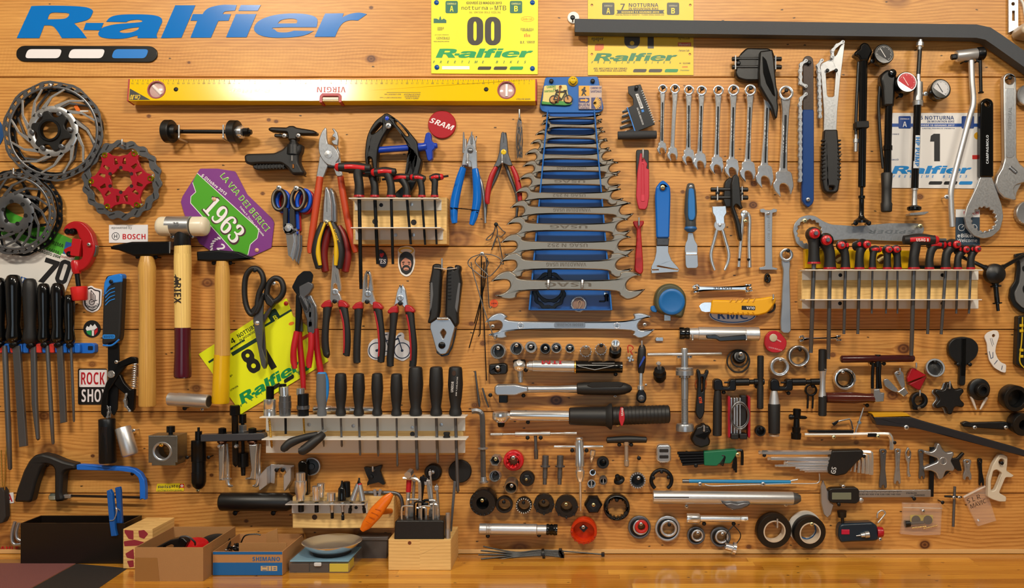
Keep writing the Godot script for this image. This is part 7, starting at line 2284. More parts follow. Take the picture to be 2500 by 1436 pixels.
	for q in [["bright spacer ring with a narrow ring inside, on a silver screw",1904,896,23,16,"steel","s",896.0 - 16],["wider dark-edged steel ring hanging on a black screw",1951,870,26,20,"dark","b",870.0 - 16]]:
		T("spacer_ring","ring",q[0],q[1],q[2],26,"spacer rings")
		ring("ring",q[5],q[1],q[2],q[4],q[3],6,26)
		ring("bright_rim","chrome",q[1],q[2],q[3] - 3,q[3] - 0.5,25,26.6)
		screw(q[1] + 2,q[7],q[6],"in the " + q[0].split(" ring")[0] + " ring",4.5,30)
	# lower right of the middle
	T("pedal_clamp","clamp","bright barrel-shaped steel clamp with three slots",1620,1108,30)
	P("body","chrome",[1603,1092,1608,1086,1634,1086,1639,1092,1639,1126,1632,1132,1610,1132,1602,1126],8,28,4,4)
	for i in 2: R("slot","#1a1612",1621,1101 + i*15,22,8,27,28.6,0,2,0)
	T("hex_key_set","hex key set","fold-flat set of black hex keys in a green plastic holder",1735,1122,26)
	P("holder","#0a6a48",[1718,1103,1798,1097,1801,1106,1784,1132,1756,1132,1750,1138,1719,1137],8,28,3,2)
	for i in 5: L("key","gun",[1654 + i*3,1107 + i*7,22,1720,1106 + i*6.4,22],[0,3.6,70,3.4],6)
	B("bent_key","gun",[1790,1101,24,1808,1100,24,1812,1106,24,1812,1136,24],4,6)
	for i in 3: B("bent_key","gun",[1784 + i*4,1112,24,1796 - i*1,1118,24,1797 - i*4,1154 - i*5,24],3,6)
	for i in 3: B("bent_key","gun",[1762 + i*2,1112,27,1770 - i,1116,27,1764 - i*4,1138 - i*2,27],1.8,6)
	screw(1699,1137,"b","under the black keys of the green holder",5,26)
	screw(1801,1110,"g","at the right of the green holder",5,34)
	T("blue_rod","rod tool","long chipped blue painted rod tool with thin steel arms",1800,1176,20)
	L("rod","#1a80b8s",[1680,1175,20,1931,1177,20],[0,4.5,250,4.5],14)
	L("steel_tip","dark",[1666,1175,20,1684,1175,20],[0,5,16,5],12)
	B("wire_arm","satin",[1720,1182,24,1740,1186,24,1800,1184,24,1924,1181,22,1985,1181,20,1998,1178,20,2001,1170,20,2000,1156,20],1.6,8)
	L("tip_pin","satin",[1926,1175,20,1948,1171,20],[0,2.6,22,2.4],10)
	screw(1709,1182,"s","left under the blue rod tool",5,28)
	screw(1863,1182,"s","right under the blue rod tool",5,28)
	T("cone_tube","tube","long bright slotted steel tube with a dark bullet tip",1776,1216,34)
	L("tube","alu",[1594,1214,34,1938,1217,34],[0,13,1,16,340,16,342,15],28)
	L("bullet_tip","dark",[1936,1217,34,1956,1217,34],[0,15.6,10,13,18,8,20,0.01],24)
	Q("saw_slot","#241c16",[1596,1211,1680,1211,2.2],50.5)
	T("ornament","ornament","small dark bowl-shaped silver ornament against the slotted tube",1796,1233,52)
	P("bowl","dark",[1760,1224,1772,1228,1784,1226,1800,1230,1816,1226,1833,1228,1826,1236,1808,1243,1790,1245,1774,1238],44,56,3,3)
	screw(1676,1236,"s","left under the long slotted tube",5,30)
	screw(1919,1232,"s","right under the long slotted tube",5.5,36)
	T("extension_bar","socket extension","short chrome drive extension bar with a wide socket end",1750,1267,30)
	L("bar","chrome",[1676,1266,30,1826,1267,30],[0,10,1,13,30,13,33,11,34,8,130,8,131,7,134,8,149,8],24)
	L("ball","satin",[1819,1267,34,1819,1267,60],[0,4,5,3,6,0.01],12)
	for x in [1719,1791]: screw(x,1279,"b","under the chrome extension bar, " + ("left" if x < 1750 else "right"),5,26)
	for q in [["stack of steel rings round a red ring",1562,1291,28,"dark","#b82014s"],["single wide conical steel bearing ring",1631,1294,31,"steel",""],["pair of small dark bearings with a red seal edge",1701,1311,22,"dark",""],["pile of dark bearings under the looped black cord",1761,1314,25,"dark",""]]:
		T("bearing","bearing",q[0],q[1],q[2],24,"bearings hung along the bottom")
		ring("outer_ring",q[4],q[1],q[2],q[3]*0.8,q[3],4,14)
		ring("seal","gun",q[1],q[2],q[3]*0.66,q[3]*0.8,5,15)
		ring("inner_ring","satin",q[1] + 2,q[2] - 2,q[3]*0.48,q[3]*0.66,8,22)
		if q[5]: ring("red_ring",q[5],q[1] + 4,q[2] - 5,9,16,18,28)
		screw(q[1] + 3,q[2] - q[3]*0.4,"b" if q[3] == 31 else "s","in the " + q[0],4.5,32)
	T("cord_plug","plug","chrome expander plug hanging on a loop of black cord",1788,1336,34)
	L("plug","chrome",[1770,1334,34,1796,1340,34],[0,8,1,9,18,9,19,15,26,15,27,12],24)
	B("cord","black",[1790,1284,34,1776,1300,34,1772,1316,34,1782,1332,34],1.4,6)
	B("cord","black",[1792,1284,34,1806,1300,34,1807,1314,34,1796,1330,34],1.4,6)
	for q in [["black insulating tape roll on a hook, left of two",1891,1298,43,27],["black insulating tape roll with a blue and a white roll behind it",1978,1302,40,26]]:
		T("tape_roll","tape roll",q[0],q[1],q[2],30,"rolls of tape")
		if q[1] > 1950: L("white_roll","#d8d4ccs",[1970,1293,0,1971,1294,8],[0,40,0,41,8,41,8,28,0,28,0,40],44)
		L("tape","black",[q[1] - 2,q[2] - 2,8,q[1],q[2],30],[0,q[3] - 1,1,q[3],20,q[3],22,q[3] - 1.5,22,q[4],0,q[4],0,q[3] - 1],48)
		L("core","#c8b8a4m",[q[1] - 2,q[2] - 2,8,q[1],q[2],31],[0,q[4] - 2.4,0,q[4] + 0.5,23,q[4] + 0.5,23,q[4] - 2.4,0,q[4] - 2.4],44)
	L("blue_core","#1a60a0s",[1976,1300,1,1977,1301,8],[0,21,0,24,7,24,7,21,0,21],40)
	hook(1898,1278,"carrying the left roll of black tape",22,40)
	screw(1982,1280,"g","carrying the right rolls of tape",5,38)

func dial(x: float,y: float,r: float,z: float,face: String,ink: String) -> void: # a pressure gauge turned to the room
	var c := L("gauge_case","gloss",[x - 2,y + 3,z - 26,x,y,z],[0,r*0.9,4,r,25,r,27,r - 2,27,r - 4,24,r - 4.4,24,0.01],36)
	L("gauge_face",face,[x,y,z - 3,x,y,z],[0,r - 4.4,1.8,r - 4.4,2,0.01],32,c)
	var tk := []
	for i in 25:
		var a := polar(x,y,r - 6,130 + i*11.6)
		var b := polar(x,y,r - (10 if i % 4 == 0 else 8),130 + i*11.6)
		tk.append_array([a.x,a.y,b.x,b.y,0.8])
	Q("gauge_marks",ink,tk,z - 0.8,c).set_meta("kind","stuff")
	Q("needle",ink,[x + 4,y + 8,x - 9,y - 13,1.6],z - 0.4,c)

func flat_spanner(label: String,x: float,y0: float,y1: float,w: float,mat: String,lean := 0.0) -> void:
	T("flat_spanner","spanner",label,x,y0,16,"small flat spanners")
	P("spanner",mat,[x - w,y0 + 4,x - w*0.6,y0,x + w*0.6,y0,x + w,y0 + 4,x + w*0.8,y0 + 14,x + w*0.6 + lean*0.5,(y0 + y1)*0.5,x + w + lean,y1 - 14,x + w + lean,y1 - 3,x + w*0.5 + lean,y1,x + w*0.4 + lean,y1 - 7,x + lean,y1 - 10,x - w*0.4 + lean,y1 - 7,x - w*0.5 + lean,y1,x - w + lean,y1 - 3,x - w + lean,y1 - 14,x - w*0.6 + lean*0.5,(y0 + y1)*0.5,x - w*0.8,y0 + 14],8,14,2,1,[[x,y0 + 7,w*0.3]])

func right_side() -> void:
	T("race_plate","race plate","white and blue race plate with number 1 behind the pumps",2292,368,0.4)
	P("panel","#dcdad8",[2176,276,2392,276,2391,461,2176,459],0.3,2,2,0.4)
	R("blue_band","#1c4a98",2283,306,215,8,1.8,2.4,0,0,0)
	for x in [2208,2362]: R("control_box","#173e86",x,299,30,30,2,2.8,0,3,0)
	XX("#e4e4e8",3,[["A",2208,304,10,13],["CONTROLLO",2208,291,22,3],["GIOVEDÌ 15 GIUGNO 2017",2283,306,92,5]])
	XX("#1c3a70",2.4,[["5 NOTTURNA",2287,288,82,9],["IN MOUNTAIN BIKE",2296,297,66,5],["CASTELFRANCO VENETO",2290,314,80,2.4],["COMUNE DI",2186,328,16,3],["coccO",2184,390,18,4]])
	P("digit","#1b1b1e",[2272,332,2279,327,2294,327,2294,394,2280,394,2280,346,2270,346],1.8,2.5,0.5,0)
	logo("#1480c8",2176,405,196,20,2.4)
	plate_marks(2.4,2182,436,176,6,"#1480c8")
	for c in [[2283,"#1b1b1e"],[2320,"#1b1b1e"],[2357,"#1480c8"]]: capsule(c[1],c[0],447,32,8,2.4)
	R("sponsor_tag","#c83028",2384,384,22,10,1.8,2.5,0,1,0)
	P("sponsor_spot","#d8a018",circ(2386,332,9,16),1.8,2.5,0,0)
	T("bike_sticker","sticker","dark blue and white sticker reading Welcome, partly under the big ring spanner",2362,555,0)
	R("base","#2c3e50",2362,555,59,88,0,1.2,0,1,0.2)
	R("white_top","#dcdcdc",2362,521,59,19,1,1.5,0,0,0)
	X("#b82030","BOSCH",2370,520,36,8,1.8)
	XX("#e4e6e8",1.5,[["eBiker",2358,575,42,10],["Welcome",2361,587,48,9,0,0,1]])
	for x in [2347.0,2377.0]: ring("wheel_mark","#e4e6e8",x,556,7,8.4,1,1.6,20)
	Q("frame_mark","#e4e6e8",[2347,556,2358,546,1.4,2358,546,2370,546,1.4,2370,546,2377,556,1.4,2358,542,2362,556,1.4],1.5)
	# chain whips
	T("chain_whip","chain whip","chain whip with a flat blue handle and rusty steel top",1972,320,22)
	P("bar","#4a4340x",[1961,145,1966,137,1976,135,1985,141,1987,156,1987,270,1961,270],14,20,4,1)
	P("handle","#103a78s",[1959,268,1987,268,1987,490,1983,499,1973,507,1963,499,1958,490],10,24,4,2)
	chain([[1966,150],[1955,158],[1953,174],[1953,190],[1953,205],[1966,212]],"chain_link",28,4.6)
	var ch := [[1966,231],[1955,241]]
	for i in 13: ch.append([1952 + (i % 2),257 + i*15.4])
	chain(ch,"chain_link",28,4.6)
	screw(1973,487,"s","at the foot of the blue chain whip",5,30)
	screw(1976,153,"b","at the top of the blue chain whip",5,26)
	T("chain_whip","chain whip","chain whip with a bright steel cut-out head and ribbed black handle",2028,290,22)
	P("head","satin",[2064,99,2058,99,2043,133,2031,143,2006,154,2003,163,2007,205,2012,271,2012,320,2043,320,2045,271,2052,195,2059,140],12,20,2,1,[[2017,179,2042,169,2038,233,2034,236,2023,236,2020,231]])
	P("handle","soft",[2012,317,2044,317,2046,345,2050,400,2050,440,2046,466,2040,472,2018,472,2011,466,2006,440,2006,400,2010,345],8,28,4,4,[[2022,456,2036,456,2034,464,2022,463]])
	for i in 11: for s in [-1,1]: R("rib","rubber",2028 + s*19,344 + i*9.4,9,4,18,30,0,1.5,1)
	chain([[2056,104],[2041,113],[2031,125],[2031,141]],"chain_link",28,4.6)
	ch = [[2005,149],[1996,161]]
	for i in 8: ch.append([1998 + i*0.4,176 + i*15.8])
	chain(ch,"chain_link",28,4.6)
	for x in [2020,2041]: screw(x,172,"b","in the cut-out of the bright chain whip, " + ("left" if x < 2030 else "right"),4.5,24)
	# pumps
	T("shock_pump","pump","tall black shock pump with a black-faced gauge, leftmost of three",2107,300,34,"shock pumps")
	L("tube","gloss",[2108,138,34,2104,458,34],[0,11,10,10,318,9,320,7],20)
	P("head","gloss",[2083,132,2088,126,2096,122,2098,112,2106,106,2116,108,2122,116,2128,128,2122,140,2117,152,2098,152,2094,142,2084,138],20,46,4,5)
	B("hose","black",[2098,150,28,2094,220,30,2091,290,30,2091,330,30],4,10)
	L("fitting","satin",[2091,328,30,2090,371,30],[0,4,10,4,11,7,20,7,21,5,42,4.6],12)
	R("strap","rubber",2103,306,31,17,18,46,-2,3,2)
	L("rod","gloss",[2104,456,34,2104,545,30],[0,4,20,4,22,8,28,8,30,6,70,6,76,9,82,18,88,18],20)
	dial(2153,136,25,50,"#111214","#d8d8d8")
	T("shock_pump","pump","black shock pump with a red-faced gauge and ribbed grip, middle of three",2168,340,34,"shock pumps")
	L("tube","gloss",[2170,255,34,2166,425,34],[0,9,100,9,101,11,112,11,113,9,168,9],20)
	P("head","black",[2146,196,2150,182,2162,172,2178,172,2186,182,2184,200,2180,262,2154,262,2152,220],20,46,6,6)
	L("knob","gloss",[2174,182,40,2174,182,70],[0,11,8,10,9,8,12,7,14,0.01],20)
	B("hose","black",[2150,210,28,2148,260,26,2152,340,26,2158,410,28],4,10)
	L("grip","soft",[2165,422,34,2164,518,34],[0,12,3,14,40,12,72,12,76,14,94,13,96,10],24)
	dial(2206,206,26,56,"#b81c2a","#f0d0d0")
	T("shock_pump","pump","slim shock pump with chrome body, printed black barrel and white-faced gauge",2240,330,34,"shock pumps")
	L("tip","satin",[2247,97,34,2245,122,34],[0,5,6,6,7,9,16,9,17,6,25,5],14)
	L("hose","black",[2246,118,34,2242,184,34],[0,5,66,5],14)
	L("body","satin",[2242,182,34,2241,258,34],[0,5,18,6,19,11,64,11,66,13,76,12],20)
	L("barrel","gloss",[2240,256,34,2233,462,34],[0,9,204,9],20)
	L("label_band","#c4c8cc",[2238,332,34,2235,414,34],[0,9.3,80,9.3],20)
	X("#1a70b8","HP PUMP",2236,372,70,10,44.2,92)
	L("foot","satin",[2233,460,34,2232,508,34],[0,8,5,8,6,6,40,7,46,8],16)
	L("foot_disc","gloss",[2232,502,34,2232,516,34],[0,10,4,17,10,17,13,13],24)
	P("foot_plate","steel",[2216,522,2258,518,2262,520,2250,526,2216,527],20,50,1,0.6)
	dial(2292,220,25,48,"#c8c8cc","#26282c")
	for q in [[2130,149,"b","beside the black gauge"],[2199,233,"b","under the red gauge"],[2260,229,"s","beside the white gauge"],[2089,545,"b","left of the tall pump's foot"],[2121,545,"b","right of the tall pump's foot"],[2358,147,"b","left under the grey T-head tool"],[2389,147,"b","right under the grey T-head tool"],[2311,481,"s","beside the bent grey tube handle"],[1703,76,"s","under the grey bar near its left end"],[2382,82,"b","in the bend of the grey bar"],[430,219,"b","at the left of the yellow level"],[1187,219,"b","at the right of the yellow level"],[1398,43,"b","in the white washer"],[1965,539,"g","in the ring of the flat grey spanner"],[2247,552,"g","at the tail of the flat grey spanner"]]: screw(q[0],q[1],q[2],q[3],6,34.0 if q[1] > 20 else 10.0)
	T("crank_tool","tool","grey T-head tool with a long bent tubular handle",2365,300,34)
	L("head","alu",[2334,138,34,2392,131,34],[0,12,2,14,52,14,54,13],24)
	L("pin","gun",[2322,140,34,2338,138,34],[0,6,1,7,15,7],6)
	L("black_end","oxide",[2384,132,34,2406,130,34],[0,14,3,16,16,16,20,12],24)
	B("handle","alu",[2371,148,34,2373,200,34,2376,250,34,2366,290,34,2332,420,34,2322,465,34,2322,500,34,2325,554,34],7,14)
	L("side_pin","oxide",[2393,148,34,2395,229,34],[0,4,76,4,77,7,80,6],12)
	T("ring_spanner","spanner","large steel ring spanner with black dipped handle and toothed hole",2405,430,26)
	P("blade","satin",[2396,430,2424,430,2430,450,2448,500,2452,530,2444,560,2424,578,2403,583,2380,576,2362,556,2357,530,2362,506,2386,456],14,22,6,1.2,[star(2404,535,28,31.5,16)])
	P("handle","gloss",[2394,250,2401,242,2410,239,2420,242,2426,250,2426,432,2393,432],10,27,5,3,[[2410,254,6]])
	X("#c8d0d8","CAMPAGNOLO",2410,365,70,6,27.3,-90)
	T("adjustable_wrench","wrench","large satin adjustable wrench hanging at the right edge",2470,330,26)
	P("body","satin",[2449,190,2454,181,2464,178,2475,181,2481,190,2482,385,2490,400,2504,412,2520,420,2520,440,2480,452,2474,462,2482,486,2474,490,2452,484,2438,470,2430,450,2434,430,2446,410,2452,390],12,28,4,2.5,[[2465,195,11]])
	P("panel","steel",[2454,216,2475,216,2476,380,2470,386,2458,386,2455,380],27.5,29,5,0.6)
	X("#70757a","VERSHEAL",2464,290,54,8,29.3,-88)
	L("worm","dark",[2464,408,24,2482,424,24],[0,6,3,7,4,6,7,7,8,6,11,7,12,6,15,7,16,6,19,7,20,6,23,6],16)
	P("jaw","satin",[2462,470,2484,430,2500,440,2484,470,2482,488,2468,489],10,24,3,2)
	screw(2466,190,"b","in the eye of the adjustable wrench",5,34)
	for q in [["round steel disc cut off by the right edge beside the adjustable wrench",2510,232,26],["grey steel ring at the right edge under the adjustable wrench",2512,520,30]]:
		T("steel_disc","disc",q[0],q[1],q[2],20)
		L("disc","steel",[q[1],q[2],4,q[1],q[2],30],[0,q[3],14,q[3],16,q[3] - 2,15,q[3] - 7,15,0.01],36)
	T("lamp_bracket","bracket","slotted galvanised bracket with a beige lamp housing in the upper right corner",2475,36,10)
	P("bracket","steel",[2463,-20,2487,-20,2487,68,2463,80],4,9,1,0.6,[[2474,9,4],[2472,26,2478,26,2478,50,2472,50]])
	P("housing","#b8a890s",[2470,84,2476,72,2500,56,2540,52,2540,104,2500,100,2474,94],8,60,4,4)
	B("white_cable","#d8d4cc",[2486,-10,10,2496,10,14,2500,40,16,2504,60,18],3,8)
	# flat spanner and small level behind the rack
	T("ring_spanner","spanner","long flat grey bottom-bracket spanner lying level above the right rack",2090,565,12)
	P("blade","steel",[1936,562,1940,545,1954,530,1972,525,1990,527,2010,540,2030,548,2090,552,2170,545,2240,545,2255,552,2257,562,2248,578,2220,590,2150,588,2080,584,2030,588,2002,606,1985,611,1960,607,1944,594],6,12,6,1,[star(1976,566,28,31,16)])
	X("#5c6268","SPIDER",2175,566,110,9,12.3,180,0.4)
	T("small_level","spirit level","short yellow spirit level lying behind the handles of the right rack",2104,632,24)
	P("body","#d8ac08s",[1966,608,2243,612,2243,656,1966,655],4,24,1,1.5,[[2051,633,12],[2153,633,12]])
	for x in [2051,2153]: B("vial","#c8b070g",[x - 8,638,16,x + 8,628,16],5,10)
	T("black_bar","bar","flat black bar lying behind the right rack's handles",2240,651,12)
	R("bar","gun",2240,652,120,7,4,14,0,1)
	T("tool_rack","rack","long pine block with two white rails holding twelve hex keys, at the right",2170,706,40)
	P("block","pine",[1957,657,2388,657,2388,755,1957,755],0,40,1,1.5)
	rail(1966,2400,659.5,0,684,1958,2388,40,92)
	rail(1966,2398,732,0,754,1958,2388,40,92)
	for q in [[2051,672],[2300,672],[2050,741],[2300,741]]: L("rail_screw","gun",[q[0],q[1],42,q[0],q[1],60],[0,5,1.2,4.2,1.4,0.01],14)
	var g := "hex keys with black and red handles in the right rack"
	grip_key("tallest red-ended hex key, leftmost in the right rack",g,1987,645,[1984,572,0],[1987,574],17,1981,862,5.4)
	grip_key("second hex key in the right rack, round head turned left",g,2026,658,[2013,588,0],[2018,588],17,2024,877,5)
	grip_key("third hex key in the right rack, bright key end to the left",g,2064,658,[2051,600,0],[2061,600],13,2062,816,4)
	grip_key("fourth hex key in the right rack, bright key end to the right",g,2098,658,[2111,598,0],[2100,598],13,2096,816,4)
	grip_key("fifth hex key in the right rack, small, head to the right",g,2130,658,[2147,609],[2124,611],10,2130,766,2.6)
	grip_key("sixth hex key in the right rack, smallest round head",g,2166,658,[2166,610,0],[2167,611],11,2165,766,2.6)
	grip_key("seventh hex key in the right rack, beside the big pistol grip",g,2191,658,[2185,610,0],[2190,611],11,2193,766,2.6)
	grip_key("biggest pistol-grip hex key with white lettering in the right rack",g,2231,658,[2284,586],[2206,586],15,2227,869,5.2,74)
	X("#e8dcdc","USAG 8",2246,587,30,7,90.5)
	grip_key("ninth hex key in the right rack, half behind the pistol grip",g,2269,658,[2304,598],[2264,598],12,2267,816,4)
	grip_key("tenth hex key in the right rack, with a long ball-ended shaft",g,2309,658,[2329,598,0],[2319,598],13,2300,817,4)
	grip_key("eleventh hex key in the right rack, small round head",g,2338,658,[2353,610,0],[2345,610],11,2337,766,3)
	grip_key("last hex key at the right end of the right rack",g,2370,658,[2381,609,0],[2374,610],11,2368,766,3)
	T("spoke_key","tool","black ball-headed three-armed tool with two steel washers on its stem",2430,670,34)
	L("ball","black",[2428,670,12,2428,668,60],[0,14,6,22,20,26,30,24,36,16,38,0.01],28)
	L("stem","gloss",[2430,690,34,2437,762,34],[0,8,6,8,7,13,11,13,12,6,48,6,49,11,52,11,53,4,70,4],18)
	for e in [[2346,624],[2506,622]]: L("arm","gloss",[2428,664,34,e[0],e[1],26],[0,8,26,7,30,5,90,4.6],14)
	T("chainring","chainring","grey and black toothed chainring cut off by the right edge",2510,700,20)
	P("ring","black",[2480,620,2530,612,2530,770,2496,762,2478,748,2468,726,2470,704,2482,686,2486,650],6,14,5,1)
	P("grey_arm","#66686as",[2490,622,2520,630,2530,760,2498,752,2482,736,2478,716,2490,692,2494,660],13,18,6,1,[[2512,706,14],[2506,656,9]])
	T("parts_case","case","black and yellow plastic parts case at the right edge",2508,840,20)
	P("case","black",[2484,772,2540,768,2540,906,2496,900,2480,890],4,24,4,2)
	for y in [795,808,855,870]: R("yellow_catch","#c8a818s",2491,y,9,7,23,28,0,1)
	B("yellow_edge","#c8a818s",[2494,774,25,2492,830,25,2487,880,25,2498,898,25],1.6,6)
	open_wrench("tiny chrome double-ended spanner lying behind two hex key shafts","",1950,2056,826,6,17,16,"chrome")
	# mid right
	T("chain_breaker","chain tool","old chain tool with dark red wooden handle and crosswise dark red bar",2120,920,34)
	L("cross_bar","#3c1518g",[2052,877,34,2233,875,34],[0,6,3,9,176,9,180,6],20)
	L("spindle","gun",[2143,866,34,2142,960,34],[0,7,30,7,31,4,92,4],14)
	for x in [2130,2147]: B("guide","oxide",[x,886,40,x - 2,918,40,x + (1 if x > 2140 else -2),948,40],4,8)
	P("jaw","steel",[2130,950,2144,948,2146,958,2156,958,2154,980,2134,982,2130,970],22,46,2,2)
	L("handle","#4a1e18g",[2015,971,34,2134,972,34],[0,10,3,13,70,14,100,11,118,12],20)
	for q in [[2128,887,"left"],[2158,888,"right"]]: screw(q[0],q[1],"b","under the dark red crossbar, " + q[2],5,24)
	screw(2117,990,"b","under the dark red wooden handle",5,24)
	T("seat_clamp","ring","polished steel clamp ring with a black inner band and a lever",2064,925,26)
	ring("ring","chrome",2064,926,20,26,6,26)
	ring("black_band","gloss",2062,925,17.5,21,8,27)
	P("lever","chrome",[2078,904,2088,914,2090,930,2082,942,2084,926],10,30,3,2)
	screw(2058,909,"s","in the polished clamp ring",4.5,32)
	T("pad_spreader","tool","two-legged flat steel spreader with a shiny bent foot",2190,935,16)
	P("leg","steel",[2158,930,2163,925,2170,926,2194,952,2190,959,2178,955,2162,944],6,12,4,1)
	P("leg","steel",[2184,912,2190,906,2202,906,2207,912,2211,944,2202,948],8,14,3,1,[[2195,913,3.4]])
	P("foot","chrome",[2190,957,2208,945,2218,960,2206,970],10,18,2,2)
	hook(2197,906,"carrying the two-legged steel spreader",14,26)
	T("spoke_cutter","tool","red folded triangular plastic tool on a nail",2240,926,18)
	P("upper","#a01420s",[2226,899,2234,900,2263,917,2217,934,2215,924],6,18,2,1.5)
	P("lower","#8c101cs",[2218,938,2263,919,2245,953,2236,950],8,20,2,1.5)
	hook(2237,893,"carrying the red triangular tool",14,24)
	T("clamp_ring","ring","small dark clamp ring with a brass bolt on a nail",2244,980,18)
	ring("ring","gun",2244,978,12,20,6,22)
	P("lug","gun",[2226,986,2238,992,2246,992,2246,1002,2228,1000],6,20,2,1.5)
	L("bolt","#a08a70x",[2242,996,18,2242,997,40],[0,5,6,4.4,6.6,0.01],12)
	hook(2246,960,"carrying the small dark clamp ring",14,24)
	cup("round_tool","tool","short bright steel cup ring above the black star knob",2284,898,23,18,20,2,4,"steel")
	screw(2284,884,"b","in the bright steel cup ring",4.5,28)
	T("paddle","tool","round black plastic paddle with a short handle",2354,870,20)
	P("paddle","black",[2316,854,2318,838,2330,826,2354,822,2376,827,2389,840,2391,856,2384,874,2368,886,2360,892,2358,942,2343,943,2345,892,2334,884,2320,870],6,18,8,2)
	R("spine","gloss",2353,872,11,92,17,20,1,2,1)
	for x in [2340,2368]: screw(x,890,"b","under the black paddle's disc, " + ("left" if x < 2350 else "right"),5,22)
	T("wear_gauge","gauge","white curved plastic wear gauge with printed scale",2430,860,10)
	P("gauge","#dcd8d4",[2404,822,2412,812,2428,806,2438,808,2441,820,2433,845,2431,860,2437,876,2446,886,2458,890,2457,911,2446,909,2428,898,2416,880,2412,858,2411,840],4,8,5,0.6,[[2427,820,4]])
	Q("gauge_mark","#2a3a5c",[2416,858,2420,876,1.4,2425,860,2425,872,1.4,2420,876,2426,872,1.4,2428,890,2436,880,1.4,2446,903,2448,893,1.4,2418,826,2424,846,0.8,2422,826,2427,842,0.8],8.2)
	T("star_handwheel","knob","black six-lobed star knob with silvery edge on a nail",2319,972,22)
	P("knob","black",star(2319,973,26,40,6,0.35),8,22,8,3)
	P("worn_back","steel",star(2316,974,26,39,6,0.35),4,8,8,1)
	hook(2319,940,"carrying the black star knob",18,30)
	T("cap_remover","tool","black stepped plug with two white tweezers legs below",2398,960,30)
	L("cup","black",[2396,952,6,2399,953,40],[0,26,12,27,14,24,15,17,28,16,30,14,30,9,20,9,20,0.01],28)
	for q in [[2378,970,2390,1002],[2416,972,2400,1002]]: B("leg","#c8bcb0s",[q[0],q[1],14,(q[0] + q[2])*0.5,(q[1] + q[3])*0.5,14,q[2],q[3],14],[4,3.4,2],8)
	for q in [["big black plastic cup with ribs, cut off at the right edge",2482,974,32,22],["round black knob at the right edge under the ribbed cup",2500,1038,28,12]]: cup("round_tool","tool",q[0],q[1],q[2],q[3],q[4],34,-4,-4,"black")
	T("tyre_lever","tool","slim black lever tool with hooked ends lying level on two screws",2410,1042,20)
	P("lever","black",[2348,1034,2356,1030,2362,1029,2370,1032,2450,1030,2460,1031,2464,1036,2473,1036,2472,1044,2464,1046,2456,1050,2400,1046,2352,1042],8,20,2,2)
	for x in [2380,2456]: screw(x,1044,"s","under the slim black lever, " + ("left" if x < 2400 else "right"),5,30)
	T("pry_bar","bar","long angled black bar with a yellow top edge, running off to the right",2300,1060,40)
	P("bar","#26262as",[2127,1012,2134,1018,2222,1018,2260,1030,2480,1092,2510,1102,2510,1118,2480,1110,2240,1046,2205,1044,2140,1038,2136,1028],10,40,2,2)
	P("yellow_strip","#c8960a",[2127,1009,2214,1009,2224,1017,2134,1019],12,41,1,1)
	screw(2213,1044,"s","under the long angled black bar",6,46)
	# little hooks and keys
	T("valve_tool","tool","black blocky chain rivet tool hanging upright beside the grey-collared handle",1945,1036,30)
	L("body","oxide",[1946,998,30,1943,1075,30],[0,8,2,10,22,9,24,7,44,8,45,11,58,10,60,13,74,12],14)
	L("cross","oxide",[1926,1018,30,1970,1020,30],[0,5,4,7,14,5,40,4,44,2],12)
	T("fork_ring","tool","black ring with two prongs hanging behind the grey lever",1978,970,16)
	ring("ring","gun",1981,953,11,15,6,14)
	for x in [1974,1986]: B("prong","gun",[x,966,10,x,980,10,x - 1,998,10],2.4,8)
	T("bent_hook","hook","thin bent steel hook tool with a folded tip",2060,1035,14)
	B("wire","dark",[2034,1034,12,2050,1028,14,2074,1023,14,2078,1030,14,2082,1048,14],2,6,false)
	P("tip","gun",[2031,1034,2048,1026,2044,1034,2036,1040],10,16,0,0.6)
	T("cross_pin","pin","slim tapered steel pin crossing a bit over the long hex key",2098,1032,24)
	L("pin","satin",[2108,995,26,2085,1070,22],[0,1.4,14,2.4,64,2.4,78,1.2],10)
	L("collar","#9ab8d0x",[2098,1032,20,2098,1032,40],[0,4.6,8,4,8.4,0.01],14)
	T("long_hex_key","hex key","long L-shaped chrome hex key with black sleeves lying level on screws",2080,1062,24)
	B("key","chrome",[1964,1062,24,2080,1061,24,2160,1060,24,2172,1064,24,2176,1076,24,2176,1098,24],5.4,6)
	for q in [[2028,1053,110,6],[2128,1062,22,9]]: R("sleeve","gun",q[0],q[1],q[2],q[3],17,30,0,1)
	for q in [[2036,1068,"g","left"],[2144,1066,"g","right"]]: screw(q[0],q[1],q[2],"under the long L-shaped hex key, " + q[3],5,30)
	T("hex_key_set","hex key set","chrome ball-end hex key set in a black plastic clip",1990,1130,28)
	P("clip","black",[2030,1100,2104,1098,2108,1104,2106,1116,2090,1130,2064,1158,2042,1162,2024,1158,2020,1146],8,32,4,3)
	var ys := [1106,1121,1131,1138,1144,1149,1153]
	for i in 7:
		var rr := 6.0 - i*0.8
		L("key","chrome",[1852 + [0,22,62,40,90,101,113][i],ys[i],24,2040,ys[i],24],[0,rr*0.6,3,rr,7,rr*0.7,10,rr,180 - i*14,rr],6)
		B("bent_end","chrome",[2082 - i*2,1106 + i*3,22,2122 - i*9,1106 + i*5,22,2128 - i*9.6,1114 + i*5,22,2128 - i*10,1160 - i*1.6,22],rr,6)
	X("#b8bcc0","GS",2034,1148,16,12,32.4,-80)
	T("caliper","caliper","digital caliper with grey screen and engraved steel scale",2140,1205,26)
	P("beam","steel",[2095,1199,2276,1198,2276,1216,2095,1217],10,18,1,0.8)
	P("jaws","steel",[2006,1190,2012,1175,2022,1200,2026,1204,2028,1228,2037,1234,2030,1258,2022,1266,2014,1258,2007,1230],10,20,1,1)
